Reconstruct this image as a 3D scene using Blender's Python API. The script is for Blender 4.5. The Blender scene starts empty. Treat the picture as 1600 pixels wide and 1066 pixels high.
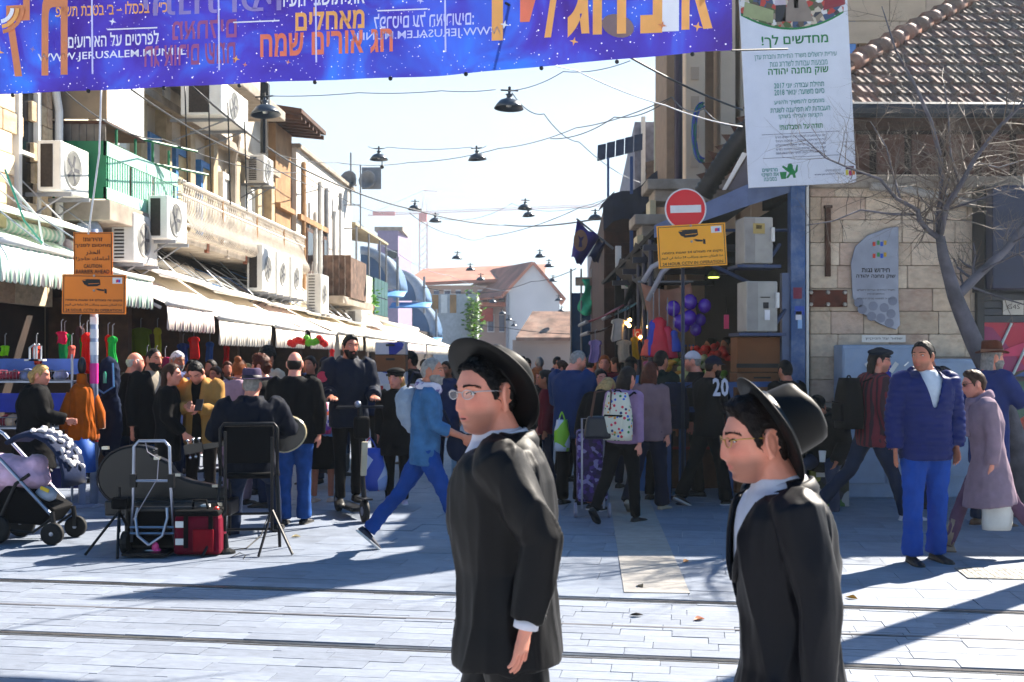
import bpy, bmesh, math, random
import numpy as np
from mathutils import Vector, Matrix, Euler, noise
from mathutils.geometry import tessellate_polygon
R = math.radians
rnd = random.Random(7)
SC = bpy.context.scene
COL = SC.collection
# ---------------------------------------------------------------- camera
FPX, HZ, CH = 1760.0, 562.0, 1.59
cam_d = bpy.data.cameras.new('camera'); cam = bpy.data.objects.new('camera', cam_d); COL.objects.link(cam)
cam.location = (0, 0, CH); cam.rotation_euler = (R(90), 0, 0)
cam_d.sensor_width = 36; cam_d.lens = 36 * FPX / 1600; cam_d.shift_y = (HZ - 533) / 1600
cam_d.clip_end = 2000; cam_d.clip_start = .05
cam_d.dof.use_dof = True; cam_d.dof.focus_distance = 6.5; cam_d.dof.aperture_fstop = 7.0
SC.camera = cam
# ---------------------------------------------------------------- sky and sun
SUN_EL = R(40); SUN_DIR = Vector((.735 * math.cos(SUN_EL), .678 * math.cos(SUN_EL), math.sin(SUN_EL))).normalized()
SUN_AZ = math.atan2(SUN_DIR.x, SUN_DIR.y)
W = bpy.data.worlds.new('World'); SC.world = W; W.use_nodes = True
nt = W.node_tree; bg = nt.nodes['Background']
sky = nt.nodes.new('ShaderNodeTexSky'); sky.sky_type = 'NISHITA'; sky.sun_disc = False
sky.sun_elevation = SUN_EL; sky.sun_rotation = SUN_AZ
sky.air_density = 1.0; sky.dust_density = 2.2; sky.ozone_density = 6.0; sky.altitude = 800
hs = nt.nodes.new('ShaderNodeHueSaturation'); hs.inputs['Saturation'].default_value = 1.8
hs.inputs['Hue'].default_value = .488
nt.links.new(sky.outputs[0], hs.inputs['Color'])
# pale winter haze low in the sky, the same all the way round
wt = nt.nodes.new('ShaderNodeTexCoord'); ws_ = nt.nodes.new('ShaderNodeSeparateXYZ'); nt.links.new(wt.outputs['Generated'], ws_.inputs[0])
wr_ = nt.nodes.new('ShaderNodeMapRange'); wr_.interpolation_type = 'SMOOTHSTEP'; wr_.inputs[1].default_value = .20; wr_.inputs[2].default_value = .40; wr_.inputs[3].default_value = .86; wr_.inputs[4].default_value = 0; nt.links.new(ws_.outputs[2], wr_.inputs[0])
wm = nt.nodes.new('ShaderNodeMix'); wm.data_type = 'RGBA'; nt.links.new(wr_.outputs[0], wm.inputs[0]); nt.links.new(hs.outputs[0], wm.inputs[6]); wm.inputs[7].default_value = (4.9, 5.5, 5.9, 1); nt.links.new(wm.outputs[2], bg.inputs[0])
bg.inputs[1].default_value = .052
sl = bpy.data.lights.new('sun', 'SUN'); so = bpy.data.objects.new('sun', sl); COL.objects.link(so)
sl.energy = 5.0; sl.angle = R(.55); sl.color = (1, .91, .78)
so.rotation_euler = SUN_DIR.to_track_quat('Z', 'Y').to_euler(); so.location = (20, 20, 30)
SC.view_settings.view_transform = 'Standard'; SC.view_settings.look = 'None'
SC.view_settings.exposure = 1.9; SC.view_settings.gamma = 1; SC.view_settings.use_curve_mapping = False
SC.cycles.max_bounces = 6; SC.cycles.use_denoising = True; SC.cycles.transparent_max_bounces = 8
SC.cycles.caustics_reflective = False; SC.cycles.caustics_refractive = False; SC.cycles.sample_clamp_indirect = 6

# ---------------------------------------------------------------- helpers
def U(px, py, D):   # a point of the place seen at pixel px,py of the 1600 wide photo, D metres away
    return Vector(((px - 800) / FPX * D, D, CH + (HZ - py) / FPX * D))
def G(px, py):      # ground point
    D = FPX * CH / (py - HZ)
    return Vector(((px - 800) / FPX * D, D, 0))
def S(x0, D, z):    # street frame: x0 metres to the side of the street axis line
    return Vector((x0 + .05 * D, D, z))
STREET_ROT = -math.atan(.05)
def srgb(h):
    if isinstance(h, str):
        c = [int(h[i:i + 2], 16) / 255 for i in (0, 2, 4)]
        return tuple(x / 12.92 if x <= .04045 else ((x + .055) / 1.055) ** 2.4 for x in c)
    return h
MATS = {}
def M(name, col=None, rough=.7, metal=0, var=.12, scale=6., bump=0., bscale=30., spec=.4, objrand=0., emit=0, stain=0., stcol=None, sheen=0, alpha=None, coat=0, trl=0):
    if name in MATS: return MATS[name]
    m = bpy.data.materials.new(name); m.use_nodes = True; MATS[name] = m
    N = m.node_tree.nodes; L = m.node_tree.links; p = N['Principled BSDF']
    c = srgb(col)
    p.inputs['Roughness'].default_value = rough; p.inputs['Metallic'].default_value = metal
    p.inputs['Specular IOR Level'].default_value = spec
    if sheen: p.inputs['Sheen Weight'].default_value = sheen; p.inputs['Sheen Roughness'].default_value = .35
    if coat: p.inputs['Coat Weight'].default_value = coat; p.inputs['Coat Roughness'].default_value = .15
    tc = N.new('ShaderNodeTexCoord'); oi = N.new('ShaderNodeObjectInfo')
    nz = N.new('ShaderNodeTexNoise'); nz.noise_dimensions = '4D'; nz.inputs['Scale'].default_value = scale; nz.inputs['Detail'].default_value = 5
    w = N.new('ShaderNodeMath'); w.operation = 'MULTIPLY'; w.inputs[1].default_value = 37; L.new(oi.outputs['Random'], w.inputs[0]); L.new(w.outputs[0], nz.inputs['W'])
    L.new(tc.outputs['Object'], nz.inputs['Vector'])
    mr = N.new('ShaderNodeMapRange'); mr.inputs[1].default_value = .3; mr.inputs[2].default_value = .7; mr.inputs[3].default_value = 1 - var * 1.6; mr.inputs[4].default_value = 1 + var
    L.new(nz.outputs[0], mr.inputs[0])
    v = mr.outputs[0]
    if objrand:
        m2 = N.new('ShaderNodeMapRange'); m2.inputs[3].default_value = 1 - objrand; m2.inputs[4].default_value = 1 + objrand; L.new(oi.outputs['Random'], m2.inputs[0])
        mu = N.new('ShaderNodeMath'); mu.operation = 'MULTIPLY'; L.new(v, mu.inputs[0]); L.new(m2.outputs[0], mu.inputs[1]); v = mu.outputs[0]
    vm = N.new('ShaderNodeVectorMath'); vm.operation = 'SCALE'; vm.inputs[0].default_value = c; L.new(v, vm.inputs['Scale'])
    out = vm.outputs[0]
    if stain:
        n2 = N.new('ShaderNodeTexNoise'); n2.inputs['Scale'].default_value = scale * .45; n2.inputs['Detail'].default_value = 7; n2.inputs['Roughness'].default_value = .7
        L.new(tc.outputs['Object'], n2.inputs['Vector'])
        r2 = N.new('ShaderNodeMapRange'); r2.inputs[1].default_value = .5; r2.inputs[2].default_value = .72; r2.inputs[4].default_value = stain; L.new(n2.outputs[0], r2.inputs[0])
        mx = N.new('ShaderNodeMix'); mx.data_type = 'RGBA'; L.new(r2.outputs[0], mx.inputs[0]); L.new(out, mx.inputs[6]); mx.inputs[7].default_value = (*srgb(stcol or '3a2a1c'), 1)
        out = mx.outputs[2]
    L.new(out, p.inputs['Base Color'])
    if bump:
        b = N.new('ShaderNodeBump'); b.inputs['Strength'].default_value = bump; b.inputs['Distance'].default_value = .01
        n3 = N.new('ShaderNodeTexNoise'); n3.inputs['Scale'].default_value = bscale; n3.inputs['Detail'].default_value = 6; L.new(tc.outputs['Object'], n3.inputs['Vector'])
        L.new(n3.outputs[0], b.inputs['Height']); L.new(b.outputs[0], p.inputs['Normal'])
    if emit: p.inputs['Emission Color'].default_value = (*c, 1); p.inputs['Emission Strength'].default_value = emit
    if trl:
        mx = N.new('ShaderNodeMixShader'); t = N.new('ShaderNodeBsdfTranslucent'); mx.inputs[0].default_value = trl
        L.new(out, t.inputs['Color']); L.new(p.outputs[0], mx.inputs[1]); L.new(t.outputs[0], mx.inputs[2]); L.new(mx.outputs[0], N['Material Output'].inputs[0])
    m.diffuse_color = (*c, 1)
    return m
def nodes_of(m): return m.node_tree.nodes, m.node_tree.links, m.node_tree.nodes['Principled BSDF']
def M_stripe(name, c1, c2, freq, axis=0, width=.5, rough=.75, trl=0):    # stripes across the object's own axis
    m = M(name, c1, rough, var=.05, trl=trl); N, L, p = nodes_of(m)
    if name + '_done' in MATS: return m
    MATS[name + '_done'] = 1
    tc = N.new('ShaderNodeTexCoord'); sp = N.new('ShaderNodeSeparateXYZ'); L.new(tc.outputs['Object'], sp.inputs[0])
    a = N.new('ShaderNodeMath'); a.operation = 'MULTIPLY'; a.inputs[1].default_value = freq; L.new(sp.outputs[axis], a.inputs[0])
    f = N.new('ShaderNodeMath'); f.operation = 'FRACT'; L.new(a.outputs[0], f.inputs[0])
    g = N.new('ShaderNodeMath'); g.operation = 'GREATER_THAN'; g.inputs[1].default_value = width; L.new(f.outputs[0], g.inputs[0])
    mx = N.new('ShaderNodeMix'); mx.data_type = 'RGBA'; L.new(g.outputs[0], mx.inputs[0])
    src = p.inputs['Base Color'].links[0].from_socket
    L.new(src, mx.inputs[6]); mx.inputs[7].default_value = (*srgb(c2), 1)
    tgt = [l.to_socket for l in list(src.links) if l.to_node != mx]
    for t in tgt: L.new(mx.outputs[2], t)
    return m
def M_cells(name, cols, scale, base=None, thr=.38, rough=.6, stretch=(1, 1, 1)):  # a print of scattered coloured patches
    if name in MATS: return MATS[name]
    m = M(name, base or cols[0], rough, var=.05); N, L, p = nodes_of(m)
    tc = N.new('ShaderNodeTexCoord'); mp = N.new('ShaderNodeMapping'); mp.inputs['Scale'].default_value = stretch
    L.new(tc.outputs['Object'], mp.inputs[0]); vo = N.new('ShaderNodeTexVoronoi'); vo.inputs['Scale'].default_value = scale; L.new(mp.outputs[0], vo.inputs['Vector'])
    cr = N.new('ShaderNodeValToRGB'); cr.color_ramp.interpolation = 'CONSTANT'
    sp = N.new('ShaderNodeSeparateColor'); L.new(vo.outputs['Color'], sp.inputs[0]); L.new(sp.outputs[0], cr.inputs[0])
    e = cr.color_ramp.elements
    while len(e) < len(cols): e.new(.5)
    for i, c in enumerate(cols): e[i].position = i / len(cols); e[i].color = (*srgb(c), 1)
    if base:
        g = N.new('ShaderNodeMath'); g.operation = 'LESS_THAN'; g.inputs[1].default_value = thr; L.new(vo.outputs['Distance'], g.inputs[0])
        mx = N.new('ShaderNodeMix'); mx.data_type = 'RGBA'; L.new(g.outputs[0], mx.inputs[0]); mx.inputs[6].default_value = (*srgb(base), 1); L.new(cr.outputs[0], mx.inputs[7])
        L.new(mx.outputs[2], p.inputs['Base Color'])
    else: L.new(cr.outputs[0], p.inputs['Base Color'])
    return m

class MB:   # gathers shapes into one mesh
    def __init__(s): s.v = []; s.f = []; s.mi = []; s.cur = 0
    def add(s, vs, fs):
        o = len(s.v); s.v += [tuple(x) for x in vs]; s.f += [tuple(i + o for i in f) for f in fs]; s.mi += [s.cur] * len(fs); return s
    def box(s, c, size, rot=None, bev=0, top=None):
        sx, sy, sz = [d / 2 for d in size]; tx, ty = top or (1, 1)
        vs = [Vector((x * (tx if z > 0 else 1), y * (ty if z > 0 else 1), z)) for z in (-sz, sz) for x, y in ((-sx, -sy), (sx, -sy), (sx, sy), (-sx, sy))]
        if rot is not None:
            q = rot if isinstance(rot, Matrix) else Euler(rot).to_matrix()
            vs = [q @ v for v in vs]
        c = Vector(c)
        return s.add([v + c for v in vs], [(3, 2, 1, 0), (4, 5, 6, 7), (0, 1, 5, 4), (1, 2, 6, 5), (2, 3, 7, 6), (3, 0, 4, 7)])
    def tube(s, pts, r, n=8, cap=True, ry=None):
        pts = [Vector(p) for p in pts]; k = len(pts)
        rs = r if isinstance(r, (list, tuple)) else [r] * k
        t0 = (pts[1] - pts[0]).normalized(); up = Vector((0, 0, 1)) if abs(t0.z) < .9 else Vector((0, 1, 0))
        a = t0.cross(up).normalized(); vs = []; fs = []
        for i, p in enumerate(pts):
            t = (pts[min(i + 1, k - 1)] - pts[max(i - 1, 0)])
            if t.length < 1e-9: t = t0
            t.normalize(); a = (a - t * a.dot(t)); a = a.normalized() if a.length > 1e-6 else t.orthogonal().normalized(); b = t.cross(a)
            for j in range(n):
                w = 2 * math.pi * j / n; vs.append(p + a * math.cos(w) * rs[i] + b * math.sin(w) * (rs[i] if ry is None else rs[i] * ry))
        for i in range(k - 1):
            for j in range(n): fs.append((i * n + j, i * n + (j + 1) % n, (i + 1) * n + (j + 1) % n, (i + 1) * n + j))
        if cap: fs += [tuple(range(n - 1, -1, -1)), tuple(range((k - 1) * n, k * n))]
        return s.add(vs, fs)
    def lathe(s, prof, n=20, c=(0, 0, 0), rot=None):
        c = Vector(c); vs = []; fs = []
        q = None if rot is None else (rot if isinstance(rot, Matrix) else Euler(rot).to_matrix())
        for r, z in prof:
            for j in range(n):
                v = Vector((r * math.cos(2 * math.pi * j / n), r * math.sin(2 * math.pi * j / n), z)); vs.append((q @ v if q else v) + c)
        k = len(prof)
        for i in range(k - 1):
            for j in range(n): fs.append((i * n + j, i * n + (j + 1) % n, (i + 1) * n + (j + 1) % n, (i + 1) * n + j))
        if prof[0][0] > 1e-5 : fs.append(tuple(range(n - 1, -1, -1)))
        if prof[-1][0] > 1e-5: fs.append(tuple(range((k - 1) * n, k * n)))
        return s.add(vs, fs)
    def prism(s, poly, vec):     # a flat outline given thickness along vec
        n = len(poly); poly = [Vector(p) for p in poly]; vec = Vector(vec)
        return s.add(poly + [p + vec for p in poly], [tuple(range(n - 1, -1, -1)), tuple(range(n, 2 * n))] + [(i, (i + 1) % n, n + (i + 1) % n, n + i) for i in range(n)])
    def loft(s, rings, cap=True):    # rings: lists of points, equal length, closed
        n = len(rings[0]); vs = [p for r in rings for p in r]; fs = []
        for i in range(len(rings) - 1):
            for j in range(n): fs.append((i * n + j, i * n + (j + 1) % n, (i + 1) * n + (j + 1) % n, (i + 1) * n + j))
        if cap: fs += [tuple(range(n - 1, -1, -1)), tuple(range((len(rings) - 1) * n, len(rings) * n))]
        return s.add(vs, fs)
    def sheet(s, nu, nv, fn, th=0):
        vs = [fn(i / nu, j / nv) for j in range(nv + 1) for i in range(nu + 1)]
        fs = [(j * (nu + 1) + i, j * (nu + 1) + i + 1, (j + 1) * (nu + 1) + i + 1, (j + 1) * (nu + 1) + i) for j in range(nv) for i in range(nu)]
        return s.add(vs, fs)
    def ball(s, c, r, n=12, m=8, rot=None):
        r = (r, r, r) if not isinstance(r, (tuple, list)) else r; c = Vector(c); vs = [Vector((0, 0, -r[2]))]; fs = []
        for i in range(1, m):
            a = -math.pi / 2 + math.pi * i / m
            for j in range(n): w = 2 * math.pi * j / n; vs.append(Vector((r[0] * math.cos(a) * math.cos(w), r[1] * math.cos(a) * math.sin(w), r[2] * math.sin(a))))
        vs.append(Vector((0, 0, r[2]))); e = len(vs) - 1
        for j in range(n):
            fs.append((0, 1 + (j + 1) % n, 1 + j)); fs.append((e, e - n + j, e - n + (j + 1) % n))
            for i in range(m - 2): a = 1 + i * n; fs.append((a + j, a + (j + 1) % n, a + n + (j + 1) % n, a + n + j))
        if rot is not None:
            q = rot if isinstance(rot, Matrix) else Euler(rot).to_matrix(); vs = [q @ v for v in vs]
        return s.add([v + c for v in vs], fs)
    def mesh(s, name, mats, smooth=False):
        me = bpy.data.meshes.new(name); me.from_pydata(s.v, [], s.f)
        for m in (mats if isinstance(mats, (list, tuple)) else [mats]): me.materials.append(m)
        if len(me.materials) > 1: me.polygons.foreach_set('material_index', s.mi)
        if smooth: me.shade_smooth()
        return me
    def obj(s, name, mats, parent=None, smooth=False, bevel=0, solid=0, loc=None, **tags):
        return link(name, s.mesh(name, mats, smooth), parent, bevel, solid, loc, **tags)
def link(name, me, parent=None, bevel=0, solid=0, loc=None, **tags):
    o = bpy.data.objects.new(name, me); COL.objects.link(o)
    if parent is not None: o.parent = parent
    if loc is not None: o.location = loc
    if solid: md = o.modifiers.new('solid', 'SOLIDIFY'); md.thickness = solid; md.offset = 0
    if bevel: md = o.modifiers.new('bevel', 'BEVEL'); md.width = bevel; md.segments = 2; md.limit_method = 'ANGLE'; md.harden_normals = False
    for k, v in tags.items(): o[k] = v
    return o
def thing(name, label, cat, loc=(0, 0, 0), rz=0, group=None):
    o = bpy.data.objects.new(name, None); COL.objects.link(o); o.empty_display_size = .1
    o.location = loc; o.rotation_euler = (0, 0, rz); o['label'] = label; o['category'] = cat
    if group: o['group'] = group
    return o
def tag(o, label, cat, group=None):
    o['label'] = label; o['category'] = cat
    if group: o['group'] = group
    return o
def child(name, me, parent, loc=(0, 0, 0), rot=(0, 0, 0), scale=(1, 1, 1)):
    o = bpy.data.objects.new(name, me); COL.objects.link(o); o.parent = parent; o.location = loc; o.rotation_euler = rot; o.scale = scale; return o
def copy_tree(o, parent=None):
    c = o.copy(); COL.objects.link(c)
    if parent is not None: c.parent = parent
    for ch in list(o.children): copy_tree(ch, c)
    return c
def unitbox(name, mat, bev=.12):   # 1x1x1 box with slightly bevelled edges, shared by alike pieces
    bm = bmesh.new(); bmesh.ops.create_cube(bm, size=1)
    if bev: bmesh.ops.bevel(bm, geom=[e for e in bm.edges], offset=bev, segments=1, affect='EDGES')
    me = bpy.data.meshes.new(name); bm.to_mesh(me); bm.free(); me.materials.append(mat); return me
ink = M('ink_black', '101014', .6)
# writing
_AR = {}
for ch, b, n in [('ا', 0xFE8D, 2), ('أ', 0xFE83, 2), ('ب', 0xFE8F, 4), ('ة', 0xFE93, 2), ('ت', 0xFE95, 4), ('ج', 0xFE9D, 4), ('ح', 0xFEA1, 4), ('ذ', 0xFEAB, 2), ('ر', 0xFEAD, 2), ('ز', 0xFEAF, 2), ('س', 0xFEB1, 4), ('ص', 0xFEB9, 4), ('ع', 0xFEC9, 4), ('ف', 0xFED1, 4), ('ق', 0xFED5, 4), ('ك', 0xFED9, 4), ('ل', 0xFEDD, 4), ('م', 0xFEE1, 4), ('ن', 0xFEE5, 4), ('ه', 0xFEE9, 4), ('و', 0xFEED, 2), ('ي', 0xFEF1, 4)]: _AR[ch] = (b, n)
def shape_text(t):
    if any(c in _AR for c in t):
        o = ''
        for i, c in enumerate(t):
            if c in _AR:
                b, n = _AR[c]; pj = i > 0 and t[i - 1] in _AR and _AR[t[i - 1]][1] == 4; nj = i < len(t) - 1 and t[i + 1] in _AR and n == 4
                o += chr(b + (3 if pj and nj else 2 if nj else 1 if pj else 0))
            else: o += c
        t = o
    if any('\u0590' <= c <= '\u05ff' or c > '\ufb00' for c in t):
        words = t[::-1]; out = ''; run = ''
        for c in words:
            if c.isascii() and (c.isalnum() or c in '-.') and c not in '!:': run += c
            else: out += run[::-1] + c; run = ''
        t = out + run[::-1]
    return t
def text(t, mat, parent, M4, height=None, width=None, bold=0., align='CENTER', name='lettering', ext=.0, track=1.):
    # lettering in the local XY plane of the matrix M4 (x right, y up); scaled to the given cap height and width in metres
    cu = bpy.data.curves.new(name, 'FONT'); cu.body = shape_text(t); cu.size = 1; cu.resolution_u = 2; cu.fill_mode = 'NONE'; cu.space_character = track + bold * 2
    ob = bpy.data.objects.new('tmp', cu); COL.objects.link(ob)
    dg = bpy.context.evaluated_depsgraph_get(); m0 = bpy.data.meshes.new_from_object(ob.evaluated_get(dg))
    adj = {}
    for e in m0.edges: i, j = e.vertices; adj.setdefault(i, []).append(j); adj.setdefault(j, []).append(i)
    seen = set(); loops = []
    for v in adj:
        if v in seen: continue
        lp = [v]; seen.add(v)
        while True:
            nx = [w for w in adj[lp[-1]] if w not in seen]
            if not nx: break
            seen.add(nx[0]); lp.append(nx[0])
        q = [Vector((m0.vertices[i].co.x, m0.vertices[i].co.y)) for i in lp]
        if len(q) > 2: loops.append([q, sum(q[i].x * q[(i + 1) % len(q)].y - q[(i + 1) % len(q)].x * q[i].y for i in range(len(q))) / 2])
    bpy.data.objects.remove(ob); bpy.data.curves.remove(cu); bpy.data.meshes.remove(m0)
    def inside(pt, q):
        r = False
        for i in range(len(q)):
            c, d = q[i], q[i - 1]
            if (c.y > pt.y) != (d.y > pt.y) and pt.x < (d.x - c.x) * (pt.y - c.y) / (d.y - c.y) + c.x: r = not r
        return r
    own = {}
    for i, (q, A) in enumerate(loops):
        h_ = [j for j, (q2, A2) in enumerate(loops) if A2 * A < 0 and abs(A2) > abs(A) and inside(q[0], q2)]
        own[i] = h_[0] if h_ else None
    mb = MB()
    def fat(q, A, out):
        if not bold: return [Vector((v.x, v.y, 0)) for v in q]
        sg = (1 if A > 0 else -1) * out; r = []
        for i in range(len(q)):
            e1_, e2_ = (q[i] - q[i - 1]), (q[(i + 1) % len(q)] - q[i]); n1 = Vector((e1_.y, -e1_.x)).normalized(); n2 = Vector((e2_.y, -e2_.x)).normalized(); nn = n1 + n2; nn = nn / max(.5, nn.length_squared / 2) if nn.length > .1 else n1
            r.append(Vector((q[i].x + nn.x * sg * bold, q[i].y + nn.y * sg * bold, 0)))
        return r
    for i, (q, A) in enumerate(loops):
        if own[i] is not None: continue
        polys = [fat(q, A, 1)] + [fat(loops[j][0], loops[j][1], -1) for j in own if own[j] == i]
        mb.add([v for pl_ in polys for v in pl_], [tuple(f) for f in tessellate_polygon(polys)])
    me = mb.mesh(name, mat)
    n = len(me.vertices)
    if n == 0: return None
    a = np.zeros(n * 3); me.vertices.foreach_get('co', a); a = a.reshape(-1, 3)
    lo, hi = a.min(0), a.max(0); h = hi[1] - lo[1]; w = hi[0] - lo[0]
    sy = (height / h) if height else (width / w); sx = (width / w) if width else sy
    ox = {'CENTER': (lo[0] + hi[0]) / 2, 'LEFT': lo[0], 'RIGHT': hi[0]}[align]
    a[:, 0] = (a[:, 0] - ox) * sx; a[:, 1] = (a[:, 1] - (lo[1] + hi[1]) / 2) * sy
    me.vertices.foreach_set('co', a.ravel()); me.transform(M4); me.materials.clear(); me.materials.append(mat); me.update()
    return link(name, me, parent, solid=ext)
def frame_mat(o, x, y):   # matrix with local x,y axes and origin
    x = Vector(x).normalized(); y = Vector(y); y = (y - x * y.dot(x)).normalized(); z = x.cross(y)
    return Matrix(((x.x, y.x, z.x, o[0]), (x.y, y.y, z.y, o[1]), (x.z, y.z, z.z, o[2]), (0, 0, 0, 1)))
# ================================================================ ground
m_base = M('paving_base', 'a6a9ae', .85, var=.2, scale=3)
m_pav = M('paver', '7d8593', .62, var=.10, scale=5, objrand=.13, bump=.25, bscale=60, stain=.5, stcol='5a5a60')
m_slab = M('slab', '788190', .6, var=.10, scale=4, objrand=.11, bump=.25, bscale=50, stain=.5, stcol='55565e')
m_tan = M('slab_tan', '98948f', .65, var=.10, scale=4, objrand=.05, bump=.12, bscale=50, stain=.25, stcol='74695c')
m_steel = M('rail_steel', '8c8a88', .3, .9, var=.2, scale=20)
m_dark = M('groove_dark', '15151a', .8)
g = MB(); g.add([(-300, -40, -.008), (300, -40, -.008), (300, 420, -.008), (-300, 420, -.008)], [(0, 1, 2, 3)])
ground = g.obj('ground', m_base, kind='structure')
ang = math.atan(-.153); e1 = Vector((math.cos(ang), math.sin(ang), 0)); e2 = Vector((-math.sin(ang), math.cos(ang), 0))
O = Vector((0, 6.116, 0))      # on the near rail
def PV(u, v, z=0): p = O + e1 * u + e2 * v; return Vector((p.x, p.y, z))
pav_me = unitbox('paver', m_pav, 0); slab_me = unitbox('paving_slab', m_slab, 0); tan_me = unitbox('strip_slab', m_tan, 0)
def inview(p, mg=.35, lo=4.6): return p.y > lo and abs(p.x) < .4545 * p.y + mg
STRIP = lambda D: .545 + .068 * D - .31     # left edge of the tan strip
cnt = {'paver': 0, 'paving_slab': 0}
extra = MB(); ex2 = MB()
def lay(name, me, mb, u0, u1, v0, v1, lim=300, z=0., skip=None):
    c = PV((u0 + u1) / 2, (v0 + v1) / 2)
    if not inview(c): return
    if skip and skip(c): return
    z += rnd.uniform(-.002, .002); sx, sy = u1 - u0 - .004, v1 - v0 - .004
    if cnt[name] < lim:
        cnt[name] += 1
        child(name, me, ground, (c.x, c.y, z - .02), (rnd.uniform(-.004, .004), rnd.uniform(-.003, .003), ang), (sx, sy, .04))
    else: mb.box((c.x, c.y, z - .02), (sx, sy, .04), Euler((0, 0, ang)).to_matrix())
rails_v = [0, 1.435]
rows = []
v = -1.15
while v < 1.40:
    nxt = v + .142
    for rv in (0., 1.435):
        if v < rv - .06 and nxt > rv - .06: nxt = rv - .06
        if rv - .06 <= v < rv + .06: v = rv + .06; nxt = v + .142
    if nxt - v > .03: rows.append((v, nxt))
    v = nxt
for i, (a, b) in enumerate(rows):
    u = -6 + rnd.uniform(0, .3)
    while u < 5:
        w = rnd.choice([.3, .36, .42]); lay('paver', pav_me, extra, u, u + w, a, b); u += w
v = 1.50; k = 0
onstrip = lambda c: STRIP(c.y) < c.x < STRIP(c.y) + .46
while v < 14:
    h = .30 if v < 3 else .42
    u = -9 + (k % 2) * .3 + rnd.uniform(-.05, .05)
    while u < 9:
        w = .62; lay('paving_slab', slab_me, ex2, u, u + w, v, v + h); u += w
    v += h; k += 1
y = 7.66; 
while y < 30:
    h = .34; c = Vector((STRIP(y + h / 2) + .23, y + h / 2, 0))
    child('strip_slab', tan_me, ground, (c.x, c.y, -.014), (0, 0, -math.atan(.068)), (.445, h - .006, .04)); y += h
extra.obj('paver', m_pav, ground, kind='stuff'); ex2.obj('paving_slab', m_slab, ground, kind='stuff')
# market lane beyond the square: small setts
m_lane = M_cells('lane_setts', ['727a8c', '7a8294', '687082'], 5)
g = MB(); g.add([S(-6.3, 19, -.004), S(3.2, 19, -.004), S(3.2, 130, -.004), S(-6.3, 130, -.004)], [(0, 1, 2, 3)]); g.obj('market_lane', m_lane, kind='structure')
for rv in rails_v:
    t = thing('tram_rail', 'flush steel tram rail nearest the camera, crossing the whole square' if rv == 0 else 'far tram rail crossing the square behind the two walking men', 'rail', PV(0, rv), ang, 'tram rails in the paving')
    b = MB(); b.box((0, .022, -.02), (16, .034, .036)); b.obj('rail_head', m_steel, t)
    b = MB(); b.box((0, -.020, -.017), (16, .026, .02)); b.obj('flange_groove', m_dark, t)
    b = MB(); b.box((0, .049, -.024), (16, .016, .036)); b.box((0, -.049, -.024), (16, .014, .036)); b.obj('rail_seal', M('rail_seal', '74757c', .9), t)
b = MB(); b.box((0, 0, -.016), (16, .03, .026)); d = b.obj('drain_slot', M('drain', '5b5b60', .7, var=.3), loc=PV(0, .70)); d.rotation_euler = (0, 0, ang); d['kind'] = 'structure'
d.location.z = .006
# ---- manhole cover at the right
t = thing('manhole_cover', 'worn iron cover set in the sunlit paving at the right edge', 'manhole', G(1570, 898) + Vector((0, 0, .003)), ang)
b = MB(); b.box((0, 0, 0), (.62, .42, .012)); b.obj('plate', M('iron_cover', '8a8884', .6, .2, var=.5, scale=14, bump=.6, bscale=45), t)
b = MB()
for i in range(-6, 7): b.box((i * .045, 0, .006), (.03, .38, .004))
b.obj('tread', MATS['iron_cover'], t)
# ---- fallen leaves and litter
lv = [((1072, 879), 'b8701c', 'orange fallen leaf lying on the sunlit paving between the two walking men'), ((1092, 970), 'a85a2c', 'reddish fallen leaf near the drain line between the two walking men'), ((1330, 936), 'c0902a', 'yellow leaf beside the back of the right hatted man'),
      ((462, 840), 'c9b88c', 'pale dry leaf beside the tripod on the paving'), ((1000, 918), '8d7c60', 'small brown leaf on the tan paving strip'), ((995, 963), '4a4038', 'dark dry leaf stuck on the joint left of the drain')]
for (px, py), c, lab in lv:
    p = G(px, py); b = MB(); a = rnd.uniform(0, 6); s_ = .045
    pts = [(0, -.9, .1), (.35, -.4, .25), (.5, .1, .3), (.25, .55, .2), (0, 1, .05), (-.25, .55, .35), (-.5, .1, .5), (-.35, -.4, .3), (0, 0, 0)]
    vs = [Vector((x * math.cos(a) - y * math.sin(a), x * math.sin(a) + y * math.cos(a), z)) * s_ for x, y, z in pts]
    b.add([p + v + Vector((0, 0, .004)) for v in vs], [(8, i, (i + 1) % 8) for i in range(8)])
    tag(b.obj('fallen_leaf', M('leaf_' + c, c, .6), solid=.002), lab, 'leaf', 'fallen leaves on the paving')
# ================================================================ left side of the market street
m_st = [M('stone_' + c, c, .8, var=.14, scale=5, objrand=.12, bump=.6, bscale=30, stain=.5, stcol='7a5a40') for c in ('c9b596', 'bfa888', 'd2c0a2', 'b89c80')]
m_mort = M('mortar', '7d6f5c', .9)
m_plas = M('plaster_cream', 'cdc2b0', .85, var=.16, scale=1.5, stain=.6, stcol='8a6a44', bump=.1)
m_plw = M('plaster_white', 'd4cec4', .85, var=.14, scale=1.2, stain=.55, stcol='94826a', bump=.1)
m_ochre = M('ochre', 'a07a52', .8, var=.2, scale=3, stain=.35, stcol='6a4524')
m_white = M('white_paint', 'd8d8d4', .5, var=.06, stain=.2, stcol='8a8074')
m_grey = M('grey_paint', '80848a', .5, var=.12)
m_conc = M('concrete', '9c9184', .9, var=.2, scale=4, stain=.5, stcol='5a4c3c', bump=.2)
m_black = M('black_part', '0c0c0f', .5)
m_glass = M('dark_glass', '10141a', .08, spec=.8)
m_rust = M('rust', '6a3a22', .85, var=.35, scale=8, stain=.5, stcol='2a1810')
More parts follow.
